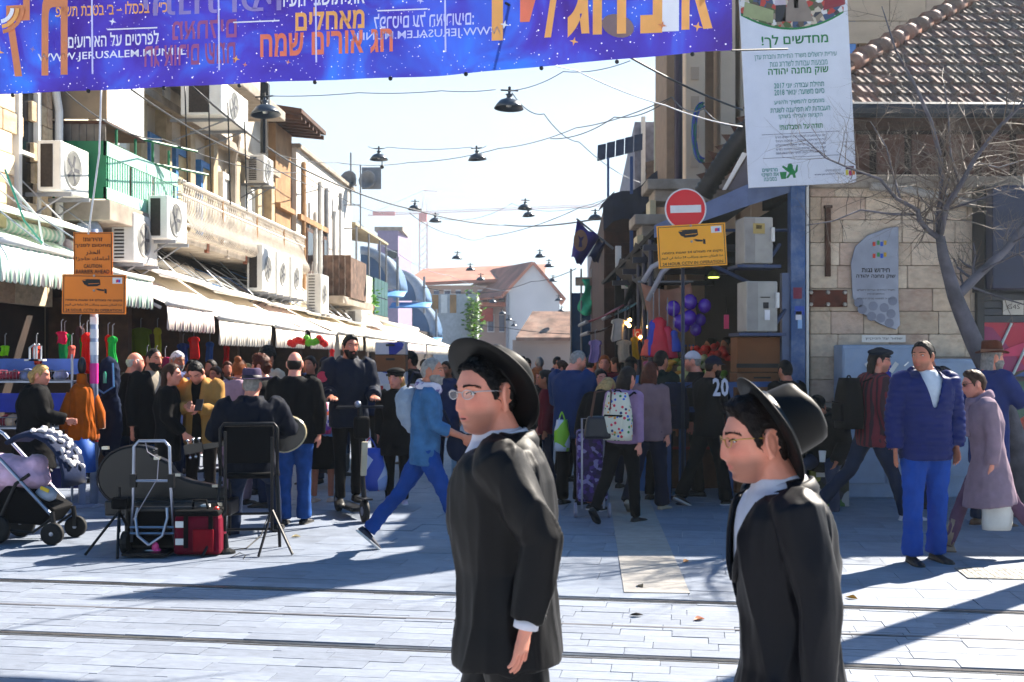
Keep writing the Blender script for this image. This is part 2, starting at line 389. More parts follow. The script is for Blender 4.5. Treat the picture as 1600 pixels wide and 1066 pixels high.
m_blue = M('blue_paint', '2f6fae', .6, var=.15, stain=.3, stcol='9a9a90')
m_green = M('green_paint', '12704a', .5, var=.12)
m_mint = M('mint_paint', '9ed0bc', .55, var=.08, stain=.25, stcol='d8d8c8')
m_brown = M('brown_wood', '4a2c1c', .8, var=.25, scale=6)
stone_me = [unitbox('stone_block', m, .03) for m in m_st]
def facing(o, x0): o.rotation_euler = (0, 0, STREET_ROT); return o
def blocks(parent, x0, D0, D1, z0, z1, ch=.27, depth=.12, holes=(), lw=(.35, .62)):
    z = z0; k = 0
    while z < z1 - .05:
        d = D0 - rnd.uniform(0, .3)
        while d < D1 - .05:
            w = rnd.uniform(*lw); a, b = max(d, D0), min(d + w, D1)
            if b - a > .05 and not any(h[0] < (a + b) / 2 < h[1] and h[2] < z + ch / 2 < h[3] for h in holes):
                c = S(x0 + rnd.uniform(-.006, .008), (a + b) / 2, z + ch / 2)
                child('stone_block', rnd.choice(stone_me), parent, c, (0, 0, STREET_ROT), (depth, b - a - .012, ch - .012))
            d += w
        z += ch; k += 1
def sbox(mb, x0, x1, D0, D1, z0, z1):   # box in the street frame
    mb.loft([[S(x0, D0, z), S(x1, D0, z), S(x1, D1, z), S(x0, D1, z)] for z in (z0, z1)])
# --- stone house nearest the square
t = thing('stone_house', 'stone block house at the left edge with a tall white framed window', 'building')
b = MB(); sbox(b, -9.5, -7.17, 11.5, 15.45, 0, 8); b.obj('wall', m_mort, t)
blocks(t, -7.11, 11.6, 15.40, 2.3, 7.6, holes=[(14.45, 15.0, 3.55, 5.15)])
f = MB(); sbox(f, -7.16, -7.03, 14.42, 14.50, 3.5, 5.2); sbox(f, -7.16, -7.03, 14.95, 15.03, 3.5, 5.2); sbox(f, -7.16, -7.035, 14.50, 14.95, 5.12, 5.2); sbox(f, -7.16, -6.98, 14.38, 15.07, 3.42, 3.5); sbox(f, -7.16, -7.045, 14.5, 14.95, 4.25, 4.3)
w = f.obj('window', m_white, t); p = MB(); sbox(p, -7.15, -7.10, 14.5, 14.95, 3.5, 5.12); p.obj('pane', m_glass, w)
b = MB(); b.tube([S(-6.98, 15.44, 2.6), S(-6.98, 15.44, 5.0), S(-7.0, 15.3, 5.5), S(-7.0, 15.0, 8)], .055, 10); b.obj('drain_pipe', m_white, t)
b = MB(); sbox(b, -7.06, -6.9, 13.55, 13.85, 3.2, 3.75); b.obj('meter_box', M('cream_box', 'c8b890', .6), t, bevel=.02)
# --- house with the green balcony
t = thing('green_balcony_house', 'plaster house with mint green balcony and white boxed upper balcony', 'building')
b = MB(); sbox(b, -9.5, -7.25, 15.45, 18.6, 0, 9); b.obj('wall', m_plas, t)
b = MB(); sbox(b, -7.25, -6.35, 15.6, 18.5, 3.52, 3.8); b.obj('balcony_slab', m_conc, t, bevel=.015)
rail = MB()
for z0, z1 in ((4.42, 4.62), (3.82, 3.98)): sbox(rail, -6.44, -6.40, 15.6, 18.45, z0, z1)
r_ = rail.obj('balcony_rail', m_mint, t)
for i in range(31):
    if i % 10 == 9: continue
    D = 15.68 + i * .09; bb = MB(); sbox(bb, -6.435, -6.41, D, D + .045, 3.98, 4.42); bb.obj('bar', m_mint, r_)
fp = MB(); 
for a, c_ in ((-7.22, -7.05), (-6.98, -6.80), (-6.73, -6.40)): sbox(fp, a, c_, 15.60, 15.63, 3.82, 4.62)
sbox(fp, -7.22, -6.40, 15.605, 15.632, 4.38, 4.62); sbox(fp, -7.22, -6.40, 15.605, 15.632, 3.82, 4.0); sbox(fp, -7.22, -6.4, 15.66, 15.68, 3.85, 4.6)
fp.obj('balcony_end_panel', m_green, t)
cs = MB()
for i in range(14): a = -7.15 + i * .052; sbox(cs, a, a + .05, 15.62 + .012 * (i % 2), 15.64 + .012 * (i % 2), 4.62, 4.86)
cs.obj('corrugated_sheet', M('corrugated', '6c6660', .6, .3, var=.25), t)
b = MB(); sbox(b, -7.25, -6.40, 15.6, 15.64, 4.93, 7.0); b.obj('box_end_wall', M('end_board_shade', '84745f', .8, var=.1, stain=.2), t)  # brown grey beside the white cladding: shade of the end face painted in
for i in range(4):
    D = 15.64 + i * .34; b = MB(); sbox(b, -6.44, -6.405 + .004 * (i % 2), D, D + .33, 4.9, 7.0); b.obj('cladding_panel', m_white, t)
b = MB(); sbox(b, -7.25, -6.39, 15.6, 17.02, 4.86, 4.9); b.obj('box_floor', m_brown, t)
for D in (16.0, 16.7, 17.4, 18.1): b = MB(); b.tube([S(-6.42, D, 4.62), S(-6.42, D, 5.0 if D < 17 else 4.95)], .022, 6); b.obj('balcony_post', m_green, t)
b = MB(); b.tube([S(-6.42, 16.9, 4.9), S(-6.0, 18.2, 4.95)], .02, 6); b.tube([S(-6.42, 17.4, 4.62), S(-5.95, 18.6, 4.64)], .02, 6); b.obj('clothes_rod', m_green, t)
for D, z0, z1 in ((17.1, 5.0, 6.6), (17.75, 5.0, 6.6)):
    b = MB(); sbox(b, -7.25, -7.16, D, D + .5, z0, z1); w = b.obj('shutter', m_white, t)
    for i in range(8): q = MB(); sbox(q, -7.16, -7.135, D + .06, D + .44, z0 + .1 + i * .18, z0 + .2 + i * .18); q.obj('slat', m_white, w)
b = MB(); sbox(b, -7.25, -7.2, 16.2, 16.9, 3.9, 4.9); b.obj('door', m_brown, t)
# --- house with the white curved balcony
t = thing('cream_balcony_house', 'long cream house with bellied white iron balcony and blue framed doors', 'building')
b = MB(); sbox(b, -9.5, -7.3, 18.6, 27.4, 0, 8.5); b.obj('wall', m_plas, t)
for D in (18.75, 19.9, 21.2, 22.6, 24.2, 25.8, 27.0): b = MB(); sbox(b, -7.3, -7.12 + .01 * (D % 2), D, D + .28, 3.8, 6.0); b.obj('pilaster', M('ochre_pale', 'b4a080', .8, var=.15, stain=.3), t)
b = MB(); sbox(b, -7.3, -7.0, 18.62, 27.38, 6.0, 6.14); b.obj('cornice', m_conc, t)
for i, D in enumerate((19.2, 20.4, 21.7, 23.1, 24.8)):
    b = MB(); zz = 6.42
    b.prism([S(-7.31, D + .16 * math.cos(a), zz + .34 * math.sin(a)) for a in [k * math.pi / 9 for k in range(18)]], S(.05, 0, 0)); b.obj('oval_vent', m_white, t)
for D in (19.3, 20.6, 22.0, 23.4, 25.0):
    fr = MB(); sbox(fr, -7.3, -7.17, D, D + .12, 3.85, 5.5); sbox(fr, -7.3, -7.17, D + .75, D + .87, 3.85, 5.5); sbox(fr, -7.3, -7.175, D + .12, D + .75, 5.38, 5.5)
    w = fr.obj('door', m_blue if D < 23 else m_white, t); q = MB(); sbox(q, -7.3, -7.22, D + .12, D + .75, 3.85, 5.38); q.obj('door_leaf', m_white if int(D) % 2 else M('cream_door', 'cbb98c', .7), w)
b = MB(); sbox(b, -7.3, -6.45, 18.7, 27.4, 3.55, 3.78); b.obj('balcony_slab', m_conc, t, bevel=.02)
rl = MB()
for z, w_ in ((4.55, .04), (4.33, .025), (3.86, .03)): rl.tube([S(-6.42, 18.7, z), S(-6.42, 27.4, z)], w_, 6); rl.tube([S(-6.42, 18.7, z), S(-7.25, 18.7, z)], w_, 6)
rb = rl.obj('balcony_rail', M('cream_iron', 'd4ccc0', .6, var=.1), t)
prof = [(0, 4.33), (.01, 4.15), (.05, 4.0), (.13, 3.86), (.16, 3.76), (.10, 3.68), (.0, 3.66)]
bm_ = MB(); bm_.tube([(dx, 0, z) for dx, z in prof], .011, 5); bme = bm_.mesh('bar', MATS['cream_iron'], True)
for i in range(96): D = 18.72 + i * .09; child('bar', bme, rb, S(-6.42, D, 0), (0, 0, STREET_ROT))
lt = MB()
for i in range(76):
    D = 18.74 + i * .114; lt.tube([S(-6.42, D, 4.34), S(-6.42, D + .11, 4.54)], .009, 4); lt.tube([S(-6.42, D + .11, 4.34), S(-6.42, D, 4.54)], .009, 4)
lt.obj('lattice', MATS['cream_iron'], rb)
for D in (20.9, 23.2, 25.4): b = MB(); b.tube([S(-6.42, D, 3.7), S(-6.42, D, 4.56)], .03, 6); b.obj('balcony_post', m_ochre, rb)
for i in range(7): z = 3.78 + i * .12; b = MB(); b.tube([S(-7.25, 18.7, z), S(-6.42, 18.7, z)], .01, 4); b.obj('bar', MATS['cream_iron'], rb)
b = MB(); sbox(b, -7.3, -5.9, 18.9, 23.5, 6.55, 6.75); b.obj('upper_slab', m_conc, t, bevel=.02)
b = MB(); b.tube([S(-7.1, 23.6, 6.9), S(-7.0, 23.8, 6.3), S(-7.15, 24.0, 5.8), S(-7.15, 24.0, 3.9)], .09, 8); b.obj('drain_pipe', m_conc, t)
b = MB(); sbox(b, -7.31, -7.22, 18.7, 27.3, 2.7, 3.52); b.obj('shade_panel', M('shade_panel_dk', '1c1815', .9, var=.4), t)  # dark panel on the wall, shade below the balcony put into its colour
for i in range(16):
    D = 18.8 + i * .52; z = rnd.uniform(3.1, 3.5); b = MB(); b.tube([S(-7.1, D, z), S(-6.9, D + .5, z - rnd.uniform(.1, .35)), S(-6.8, D + rnd.uniform(.9, 1.6), z - rnd.uniform(0, .2)), S(-6.5, D + 1.7, 2.95)], .009, 4); b.obj('loose_cable', (m_black, m_blue, m_grey, m_white)[i % 4], t)
for i in range(7): D = 18.9 + i * 1.2; b = MB(); sbox(b, -6.5, -6.44, D, D + .12, 3.50, 3.80); b.obj('stain_patch', m_rust if i % 2 else m_conc, t)
# --- ochre strip house and white house further down
t = thing('ochre_house', 'narrow ochre house under a dark wooden eave', 'building')
b = MB(); sbox(b, -9.5, -7.12, 27.4, 29.0, 0, 7.35); b.obj('wall', m_ochre, t)
b = MB(); b.loft([[S(-9.5, 26.6, z + .5), S(-6.3, 26.6, z), S(-6.3, 29.3, z), S(-9.5, 29.3, z + .5)] for z in (7.42, 7.52)]); b.obj('roof', m_brown, t)
for i in range(7): b = MB(); D = 26.8 + i * .4; b.loft([[S(-7.4, D, z + .1), S(-6.35, D, z), S(-6.35, D + .09, z), S(-7.4, D + .09, z + .1)] for z in (7.30, 7.40)]); b.obj('rafter', m_brown, t)
b = MB(); sbox(b, -7.12, -7.0, 27.4, 28.9, 5.3, 5.42); b.obj('ledge', m_ochre, t)
t = thing('white_house', 'long white plaster house with bare pipes below the flat roof', 'building')
b = MB(); sbox(b, -9.5, -7.0, 29.0, 36.4, 0, 7.05); b.obj('wall', m_plw, t)
b = MB(); sbox(b, -9.5, -6.9, 28.95, 36.5, 7.05, 7.15); b.obj('roof', m_conc, t)
for D in (29.6, 30.2, 31.0, 31.6, 32.4, 33.5, 34.3): b = MB(); b.tube([S(-6.95, D, 3.4), S(-6.95, D, rnd.uniform(5.6, 6.9))], rnd.choice([.03, .045, .06]), 6); b.obj('pipe', rnd.choice([m_rust, m_grey, m_white, m_ochre]), t)
b = MB(); sbox(b, -7.0, -6.9, 29.1, 32.5, 5.22, 5.36); b.obj('beam', m_ochre, t)
for D in (29.9, 31.9): b = MB(); sbox(b, -7.0, -6.93, D, D + .7, 3.9, 5.1); w = b.obj('window', m_brown, t); q = MB(); sbox(q, -6.94, -6.92, D + .06, D + .64, 3.98, 5.0); q.obj('pane', m_glass, w)
b = MB(); sbox(b, -7.0, -6.2, 31.0, 35.8, 3.15, 3.35); b.obj('balcony_slab', m_conc, t)
rs = M('rusty_sheet', '6e5648', .8, .2, var=.4, scale=5, stain=.7, stcol='3a2016')
for i in range(5): a = -7.0 + i * .17; b = MB(); sbox(b, a, a + .16, 31.9, 31.94, 3.35, 4.55); b.obj('balcony_sheet', rs, t)
for i in range(6): D = 31.95 + i * .4; b = MB(); sbox(b, -6.2, -6.16, D, D + .39, 3.35, 4.5); b.obj('balcony_sheet', rs, t)
for i in range(5): b = MB(); b.tube([S(-6.9, 30.0 + i * .3, 3.4 + .0 * i), S(-6.9 + .1, 30.0 + i * .3, 4.2)], .015, 4); b.obj('railing_bar', m_white, t)
# --- canopy house
t = thing('canopy_house', 'house with blue grey door panels under a corrugated canopy on thin posts', 'building', (-1.45, 0, 0))
b = MB(); sbox(b, -9.5, -7.2, 36.4, 44.5, 0, 6.2); b.obj('wall', M('khaki_wall', '6f6248', .85, var=.2), t)
for i in range(3): b = MB(); sbox(b, -7.2 + i * .0, -6.55, 36.5 + i * 1.1, 36.56 + i * 1.1, 3.6, 6.2); b.obj('door_panel', M('bluegrey', '8796a8', .6), t)
b = MB(); b.loft([[S(-7.4, 36.8, z + .25), S(-5.5, 36.8, z), S(-5.5, 43.5, z), S(-7.4, 43.5, z + .25)] for z in (6.0, 6.08)]); b.obj('canopy_roof', M('canopy_tin', 'a59a7e', .7, var=.2), t)
for i in range(6): b = MB(); D = 36.6 + i * .55; b.box(S(-6.8, D, 6.5), (.9, .5, .18), (0, .15, STREET_ROT)); b.obj('roof_tile', M('terracotta', 'a8512c', .8, var=.2, objrand=.15), t)
for D in (37.2, 39.5, 41.8, 43.3): b = MB(); b.tube([S(-5.55, D, 3.6), S(-5.55, D, 6.05)], .035, 6); b.obj('canopy_post', m_grey, t)
b = MB(); sbox(b, -7.2, -5.5, 36.8, 43.5, 2.95, 3.2); b.obj('balcony_slab', m_conc, t)
b = MB(); sbox(b, -5.56, -5.5, 37.0, 40.0, 3.2, 4.5); b.obj('balcony_panel', M('pale_panel', '9fae9e', .7, stain=.4, stcol='b9b19a'), t)
for i in range(8):
    b = MB(); D = 40.4 + (i % 4) * .75; z = 3.22 + (i // 4) * .68; sbox(b, -5.56, -5.5, D, D + .7, z, z + .64); b.obj('balcony_pane', M('teal_mesh', '0c4a48', .4, var=.2), t)
b = MB(); sbox(b, -6.9, -5.6, 34.4, 38.0, 2.7, 2.9); b.obj('awning_underside', M('green_tarp', '1c4a20', .8, var=.3), t)
b = MB()
for i in range(160):
    p = S(-5.6, 40.1, 3.7) + Vector((rnd.gauss(0, .16), rnd.gauss(0, .25), rnd.gauss(0, .28))); a = rnd.uniform(0, 6)
    u_ = Vector((math.cos(a), math.sin(a), rnd.uniform(-.5, .5))) * .1; w_ = u_.orthogonal().normalized() * .05; b.add([p - u_, p + w_, p + u_, p - w_], [(0, 1, 2, 3)])
pl = thing('potted_plant', 'bright green bush on the far left balcony', 'plant', (-1.45, 0, 0)); b.obj('foliage', M('plant_leaf', '4c8a1c', .6, var=.3, trl=.4), pl, kind='stuff')
b = MB(); b.lathe([(.12, 0), (.18, .3), (.16, .3)], 10, S(-5.62, 40.1, 3.21)); b.obj('pot', M('terracotta_pot', '8a4a2c', .8), pl)
# --- loudspeaker horns on the white house corner
t = thing('horn_loudspeaker', 'pair of grey horn loudspeakers at the corner of the white house roof', 'loudspeaker', S(-6.6, 36.0, 7.0))
for dx in (-.3, .3): b = MB(); b.lathe([(.05, -.25), (.08, -.1), (.3, .3), (.27, .3), (.05, -.05)], 12, (dx, 0, .25), (R(80), 0, R(-20))); b.obj('horn', m_grey, t, smooth=True)
b = MB(); b.box((.3, .1, .4), (.62, .04, .7)); b.tube([(-.35, 0, -.5), (-.35, 0, 1.2)], .03, 6); b.obj('bracket', m_grey, t)
# --- satellite / antenna rods over the roofs
t = thing('roof_antenna', 'thin antenna bracket standing off the white house wall', 'antenna', S(-6.7, 33.6, 5.5)); b = MB(); b.tube([(0, 0, 0), (.5, 0, 0), (.5, 0, 1.9)], .025, 6); b.tube([(0, 0, .7), (.5, 0, .7)], .02, 6); b.box((-.1, 0, .8), (.1, .1, .5)); b.obj('mast', m_grey, t)

# --- air conditioners
acm = M('ac_white', 'd6d6d2', .45, var=.04, stain=.15, stcol='8c8478'); gr = M('ac_grille', '2c2522', .6, .2, var=.3, scale=30)
def ac_unit(c, label, L=.85, H=.65, W=.32, grille='plain', fan=True, scale=1):
    t = thing('air_conditioner', label, 'air conditioner', c, STREET_ROT, 'air conditioners on the facades')
    b = MB(); b.box((0, 0, H / 2), (W, L, H)); b.obj('casing', acm, t, bevel=.02)
    if grille == 'plain':
        b = MB(); b.box((-.03, -L / 2 - .004, H / 2), (W * .5, .008, H * .86)); b.obj('side_grille', gr, t)
    else:
        b = MB()
        for i in range(13): b.box((-.05, -L / 2 - .004, .06 + i * (H - .12) / 12), (W * .42, .01, .022))
        b.obj('louvres', gr, t)
    if fan:
        b = MB(); b.lathe([(.0, .004), (.225, .004), (.25, .016), (.27, .004)], 24, (W / 2 + .001, -.08, H / 2), (0, R(90), 0)); f = b.obj('fan_grille', M('fan_grey', 'a8a8a4', .5), t)
        b = MB()
        for k in range(5): a = k * 1.257; b.box((W / 2 + .006, -.08 + .11 * math.cos(a), H / 2 + .11 * math.sin(a)), (.004, .16, .05), (a, 0, 0))
        b.obj('fan_blade', M('fan_dark', '4c4c50', .5), f)
    b = MB()
    for y in (-L * .32, L * .32): b.box((-.1, y, -.03), (W + .35, .04, .05)); b.tube([(-W / 2 - .25, y, -.38), (W / 2 - .05, y, -.05)], .015, 5)
    b.obj('bracket', m_grey, t)
    return t
ac_unit(S(-6.72, 15.0, 3.78), 'white air conditioner with dark end grille left of the green balcony')
ac_unit(S(-6.5, 16.9, 3.02), 'pale blue white air conditioner with louvred end below the green balcony', .95, .72, .34, 'lou')
ac_unit(S(-6.22, 17.5, 3.42), 'white air conditioner with black end grille hung at the far end of the green balcony', .9, .66, .3)
ac_unit(S(-6.35, 23.3, 2.98), 'first of three white air conditioners standing in a row below the cream balcony', 1.0, .95, .32)
ac_unit(S(-6.33, 24.45, 2.98), 'middle one of three white air conditioners in a row below the cream balcony', 1.0, .92, .3)
ac_unit(S(-6.31, 25.6, 2.98), 'last of three white air conditioners in a row below the cream balcony', 1.0, .9, .3)
ac_unit(S(-6.25, 28.1, 2.72), 'white louvred air conditioner below the far end of the cream balcony', .9, .98, .36, 'lou')
ac_unit(S(-6.9, 25.2, 5.5), 'small louvred air conditioner high on the cream house wall', .8, .6, .4, 'lou')
ac_unit(S(-6.3, 33.4, 2.5), 'small air conditioner under the rusty balcony', .8, .55, .5, 'lou', False)
ac_unit(S(-6.2, 19.8, 5.72), 'large air conditioner hung under the upper slab, seen from below', 1.6, .6, .7)
ac_unit(S(-7.35, 36.9, 3.25), 'white air conditioner standing on the balcony beside the pale panel', .8, 1.0, .7, 'lou', False)
t = thing('water_drum', 'white and blue plastic drum hanging below the green balcony', 'drum', S(-6.75, 15.9, 3.3), 0)
b = MB(); b.lathe([(.17, -.22), (.19, -.1), (.19, .1), (.17, .24), (.13, .26)], 14, (0, 0, 0), (R(60), R(25), 0)); b.obj('shell', M('drum_blue', 'b7c6d8', .5, var=.2, stain=.5, stcol='3a4ca0'), t, smooth=True)
# --- awnings
def awning(D0, D1, xf, zf, xb, zb, mat, label, val=.32, roller=True, scal=.07):
    c = S((xf + xb) / 2, (D0 + D1) / 2, zb)
    t = thing('awning', label, 'awning', c, STREET_ROT, 'awnings along the left side of the market')
    w = (D1 - D0); hx = (xf - xb) / 2; dz = zf - zb
    b = MB(); n = 10; m_ = 8
    sag = .04
    b.sheet(n, m_, lambda u, v: Vector((hx * (2 * u - 1), (v - .5) * w, dz * u - sag * math.sin(math.pi * u) - .015 * math.sin(v * 6.28 * 2) * u)))
    f = b.obj('fabric', mat, t, True, solid=.006)
    ns = max(6, int(w / scal)); b = MB(); pts = []
    vs = []; fs = []
    for i in range(ns * 4 + 1):
        y = (i / (ns * 4) - .5) * w; ph = (i % 4) / 4; zz = -val - .03 * math.sin(math.pi * ph); fl = .02 * math.sin(i * .35) + .015 * math.sin(i * .13)
        vs += [Vector((hx, y, dz)), Vector((hx + .012 + fl * .5, y, dz - val * .5)), Vector((hx + fl, y, dz + zz))]
    for i in range(ns * 4): a = i * 3; fs += [(a, a + 3, a + 4, a + 1), (a + 1, a + 4, a + 5, a + 2)]
    b.add(vs, fs); b.obj('valance', mat, t, True, solid=.004)
    b = MB(); b.tube([(hx + .005, -w / 2, dz + .01), (hx + .005, w / 2, dz + .01)], .035, 8)
    b.obj('front_bar', m_white, t, True)
    b = MB(); 
    for y in (-w / 2 + .05, w / 2 - .05): b.tube([(-hx, y, -.12), (hx - .1, y, dz - .05)], .025, 6)
    b.obj('arm', m_white, t)
    if roller:
        b = MB(); b.tube([(-hx + .02, -w / 2, .07), (-hx + .02, w / 2, .07)], .10, 10); b.obj('roller_case', mat, t, True)
    return t
aw_g = M_stripe('awn_green', 'e8e8e0', 'a8ccbc', 8, 1); aw_w = M_stripe('awn_white', 'e8e0d0', 'dcd2c6', 11, 1); aw_m = M_stripe('awn_maroon', 'e8dfd2', 'd8c2c2', 9, 1); aw_c = M_stripe('awn_cream', 'e6dcc8', 'dacdb8', 9, 1)
awning(11.3, 13.35, -5.7, 2.78, -7.0, 3.25, aw_g, 'green striped awning cut by the left edge of the picture', .38)
awning(13.45, 15.5, -5.72, 2.68, -7.05, 3.2, aw_g, 'green and white striped awning left of the orange signs', .38)
awning(15.6, 17.6, -5.55, 2.36, -7.0, 3.1, aw_m, 'white awning with faint maroon stripes just right of the orange signs', .34)
awning(17.75, 20.9, -5.5, 2.24, -7.05, 3.15, aw_w, 'wide white awning with deep valance in the middle of the left row', .40)
awning(21.0, 23.3, -5.45, 2.2, -7.05, 3.1, aw_w, 'white awning after the wide one, its corner sagging', .36)
awning(23.4, 25.9, -5.35, 2.18, -7.05, 3.05, aw_m, 'maroon striped awning over red and green garlands', .34)
awning(26.0, 29.0, -5.3, 2.2, -7.0, 3.0, aw_c, 'cream awning behind the man on the scooter', .36)
awning(29.2, 34.5, -5.25, 2.18, -7.0, 3.0, aw_c, 'long cream awning above the banana boxes', .36)
awning(34.8, 41, -5.2, 2.15, -7.0, 2.95, aw_m, 'far cream awning next to last in the left row', .34, scal=.15)
awning(41.4, 52, -5.2, 2.15, -7.0, 2.9, aw_c, 'farthest awning of the left row', .34, scal=.2)
# upper row of retracted awnings / pelmets running above
for i, (D0, D1, z, x) in enumerate([(11.6, 15.3, 3.45, -6.3), (17.2, 19.6, 3.05, -6.15), (19.7, 23.0, 2.95, -6.1), (23.2, 26.2, 2.9, -6.1), (26.5, 31, 2.85, -6.05), (31.2, 38, 2.8, -6.0)]):
    t = thing('awning_pelmet', ['long white pelmet above the green striped awnings', 'rolled white awning case with open end above the maroon striped awning', 'white pelmet sheet above the wide white awning', 'white pelmet sheet below the row of three air conditioners', 'white pelmet sheet with yellow straps', 'far white pelmet sheet before the blue arches'][i], 'pelmet', S(x - .62, (D0 + D1) / 2, z + .12), STREET_ROT, 'white pelmets above the awnings')
    w = D1 - D0; b = MB(); b.sheet(4, 12, lambda u, v: Vector(((u - .5) * 1.1, (v - .5) * w, -.28 * (u ** 1.6) + .03 * math.sin(v * 17) * u + (.05 if u == 0 else 0)))); b.obj('sheet', M('pelmet_white', 'e6e2da', .7, var=.06, stain=.2, stcol='a08a70'), t, True, solid=.01)
    b = MB(); b.tube([(.55, -w / 2, -.28), (.55, w / 2, -.28)], .03, 8); b.obj('front_tube', m_white, t, True)
    b = MB()
    for k in range(int(w / .9) + 1): y = -w / 2 + .2 + k * .9; b.tube([(.4, y, -.18), (-.55, y, .5 + .25 * (k % 2))], .010, 5)
    b.obj('stay_rod', M('galv', '9aa0a8', .4, .6), t)
# dark shop interiors behind the stalls
t = thing('shop_row', 'dark open shop fronts under the left awnings', 'shop')
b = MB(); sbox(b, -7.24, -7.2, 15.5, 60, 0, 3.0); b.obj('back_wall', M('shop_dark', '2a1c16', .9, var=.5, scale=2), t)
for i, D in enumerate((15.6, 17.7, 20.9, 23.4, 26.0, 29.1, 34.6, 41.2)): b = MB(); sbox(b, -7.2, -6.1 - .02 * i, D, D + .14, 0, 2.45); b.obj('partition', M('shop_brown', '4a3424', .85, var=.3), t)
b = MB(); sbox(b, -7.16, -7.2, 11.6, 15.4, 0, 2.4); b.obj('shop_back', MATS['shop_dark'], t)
# ================================================================ right side: stone corner building with tiled roof
WD = 13.3
m_jst = [M('jstone_' + c, c, .75, var=.12, scale=5, objrand=.12, bump=.7, bscale=28, stain=.5, stcol='9a6a50') for c in ('d0bca4', 'c8b49c', 'd6c4ac', 'c4ac98')]
j_me = [unitbox('stone_block', m, .03) for m in m_jst]
m_slate = M('navy_board', '232a44', .35, var=.08)
t = thing('corner_stone_building', 'stone block corner building with a clay tiled hip roof at the right', 'building')
b = MB(); b.box((6.4, WD + 1.2, 1.8), (5.75, 2.2, 3.6)); b.obj('wall', M('mortar_pale', 'a08e78', .9), t)
z = 0
while z < 3.6:
    x = 3.52 - rnd.uniform(0, .3)
    while x < 5.5:
        w = rnd.uniform(.38, .72); a, c = max(x, 3.52), min(x + w, 5.5)
        if c - a > .08: child('stone_block', rnd.choice(j_me), t, ((a + c) / 2, WD + .06 + rnd.uniform(-.006, .006), z + .135), (0, 0, 0), (c - a - .007, .12, .263))
        x += w
    z += .27
b = MB(); b.box((6.4, WD + .9, 4.0), (6.2, 1.3, .9)); b.obj('eave_recess', M('recess_shade', '2c211c', .9, var=.3), t)  # shadow under the eave put into the dark colour here
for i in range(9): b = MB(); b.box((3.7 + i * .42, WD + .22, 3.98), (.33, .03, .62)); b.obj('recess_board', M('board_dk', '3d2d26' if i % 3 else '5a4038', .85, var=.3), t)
b = MB(); b.box((6.6, WD + .05, 3.68), (6.2, .22, .14)); b.obj('ledge', m_conc, t, bevel=.02)
b = MB(); b.tube([(4.2, WD - .1, 3.62), (4.6, WD - .12, 3.58), (5.4, WD - .1, 3.42), (6, WD - .1, 3.4)], .05, 8); b.obj('conduit', M('conduit', 'a8a29a', .7, stain=.4), t)
b = MB(); b.tube([(3.1, WD - .55, 4.42), (9.3, WD - .55, 4.40)], .09, 10); b.obj('gutter', M('gutter_dark', '2c3038', .5, .4, var=.2), t)
b = MB(); b.box((6.2, WD - .1, 4.37), (6.1, .8, .05)); b.obj('soffit', m_brown, t)
# roof planes
slope = .65; X0, Y0, Z0 = 3.12, WD - .5, 4.47
b = MB(); apex = 4.6
b.add([(X0, Y0, Z0 - .05), (11, Y0, Z0 - .05), (11, Y0 + apex, Z0 - .05 + apex * slope), (X0 + apex, Y0 + apex, Z0 - .05 + apex * slope), (X0, Y0 + 9, Z0 - .05), (X0 + apex, Y0 + 5, Z0 - .05 + apex * slope)], [(0, 1, 2, 3), (0, 3, 5, 4)])
b.obj('roof_deck', m_brown, t, solid=.05)
tile_mats = [M('roof_tile_' + c, c, .85, var=.25, scale=9, objrand=.25, bump=.3, bscale=40, stain=.6, stcol=s_) for c, s_ in (('6c5a52', '8a8478'), ('785e54', '55504c'), ('625650', 'a09484'), ('7c6660', '4a4644'))]
def tile_mesh(mt):
    b = MB(); prof = [(-.5, .0), (-.42, .22), (-.3, .05), (-.05, .0), (.02, .14), (.1, .02), (.38, .0), (.44, .25), (.5, .12)]
    rings = [[(x, -.5, z + .30) for x, z in prof] + [(.5, -.5, -.1), (-.5, -.5, -.1)], [(x, .5, z) for x, z in prof] + [(.5, .5, -.2), (-.5, .5, -.2)]]
    b.loft(rings); return b.mesh('roof_tile', mt)
tme = [tile_mesh(m) for m in tile_mats]
n = 0; rows = 13; ln = .36; tw = .225; pitch = math.atan(slope)
more = MB()
for r in range(rows):
    s_ = r * ln; y = Y0 + (s_ + ln / 2) * math.cos(pitch); zz = Z0 + (s_ + ln / 2) * math.sin(pitch); xs = X0 + (y - Y0) + .12
    k = 0
    while xs + k * tw < 8.4:
        x = xs + k * tw; k += 1
        px = 800 + FPX * x / y; py = HZ - FPX * (zz - CH) / y
        if px > 1680 or py < -40: continue
        if n < 300: child('roof_tile', rnd.choice(tme), t, (x, y, zz + rnd.uniform(-.006, .01)), (pitch + rnd.uniform(-.03, .03), rnd.uniform(-.03, .03), rnd.uniform(-.02, .02)), (tw * 1.04, ln * 1.18, .13)); n += 1
rid = MB(); rid.lathe([(.12, -.24), (.10, .24)], 10); 
hipdir = Vector((1, 1, slope)).normalized()
hb = MB(); hb.tube([(0, -.23, 0), (0, .23, 0)], [.135, .10], 10); hme = hb.mesh('ridge_tile', M('ridge_clay', '7c5648', .7, var=.3, scale=6, objrand=.3, stain=.5, stcol='8a857a'), True)
for i in range(14):
    p = Vector((X0, Y0, Z0 + .07)) + hipdir * (.15 + i * .40)
    o = child('ridge_tile', hme, t, p); o.rotation_euler = (hipdir.to_track_quat('Y', 'Z')).to_euler(); o.rotation_euler.rotate_axis('X', -.06)
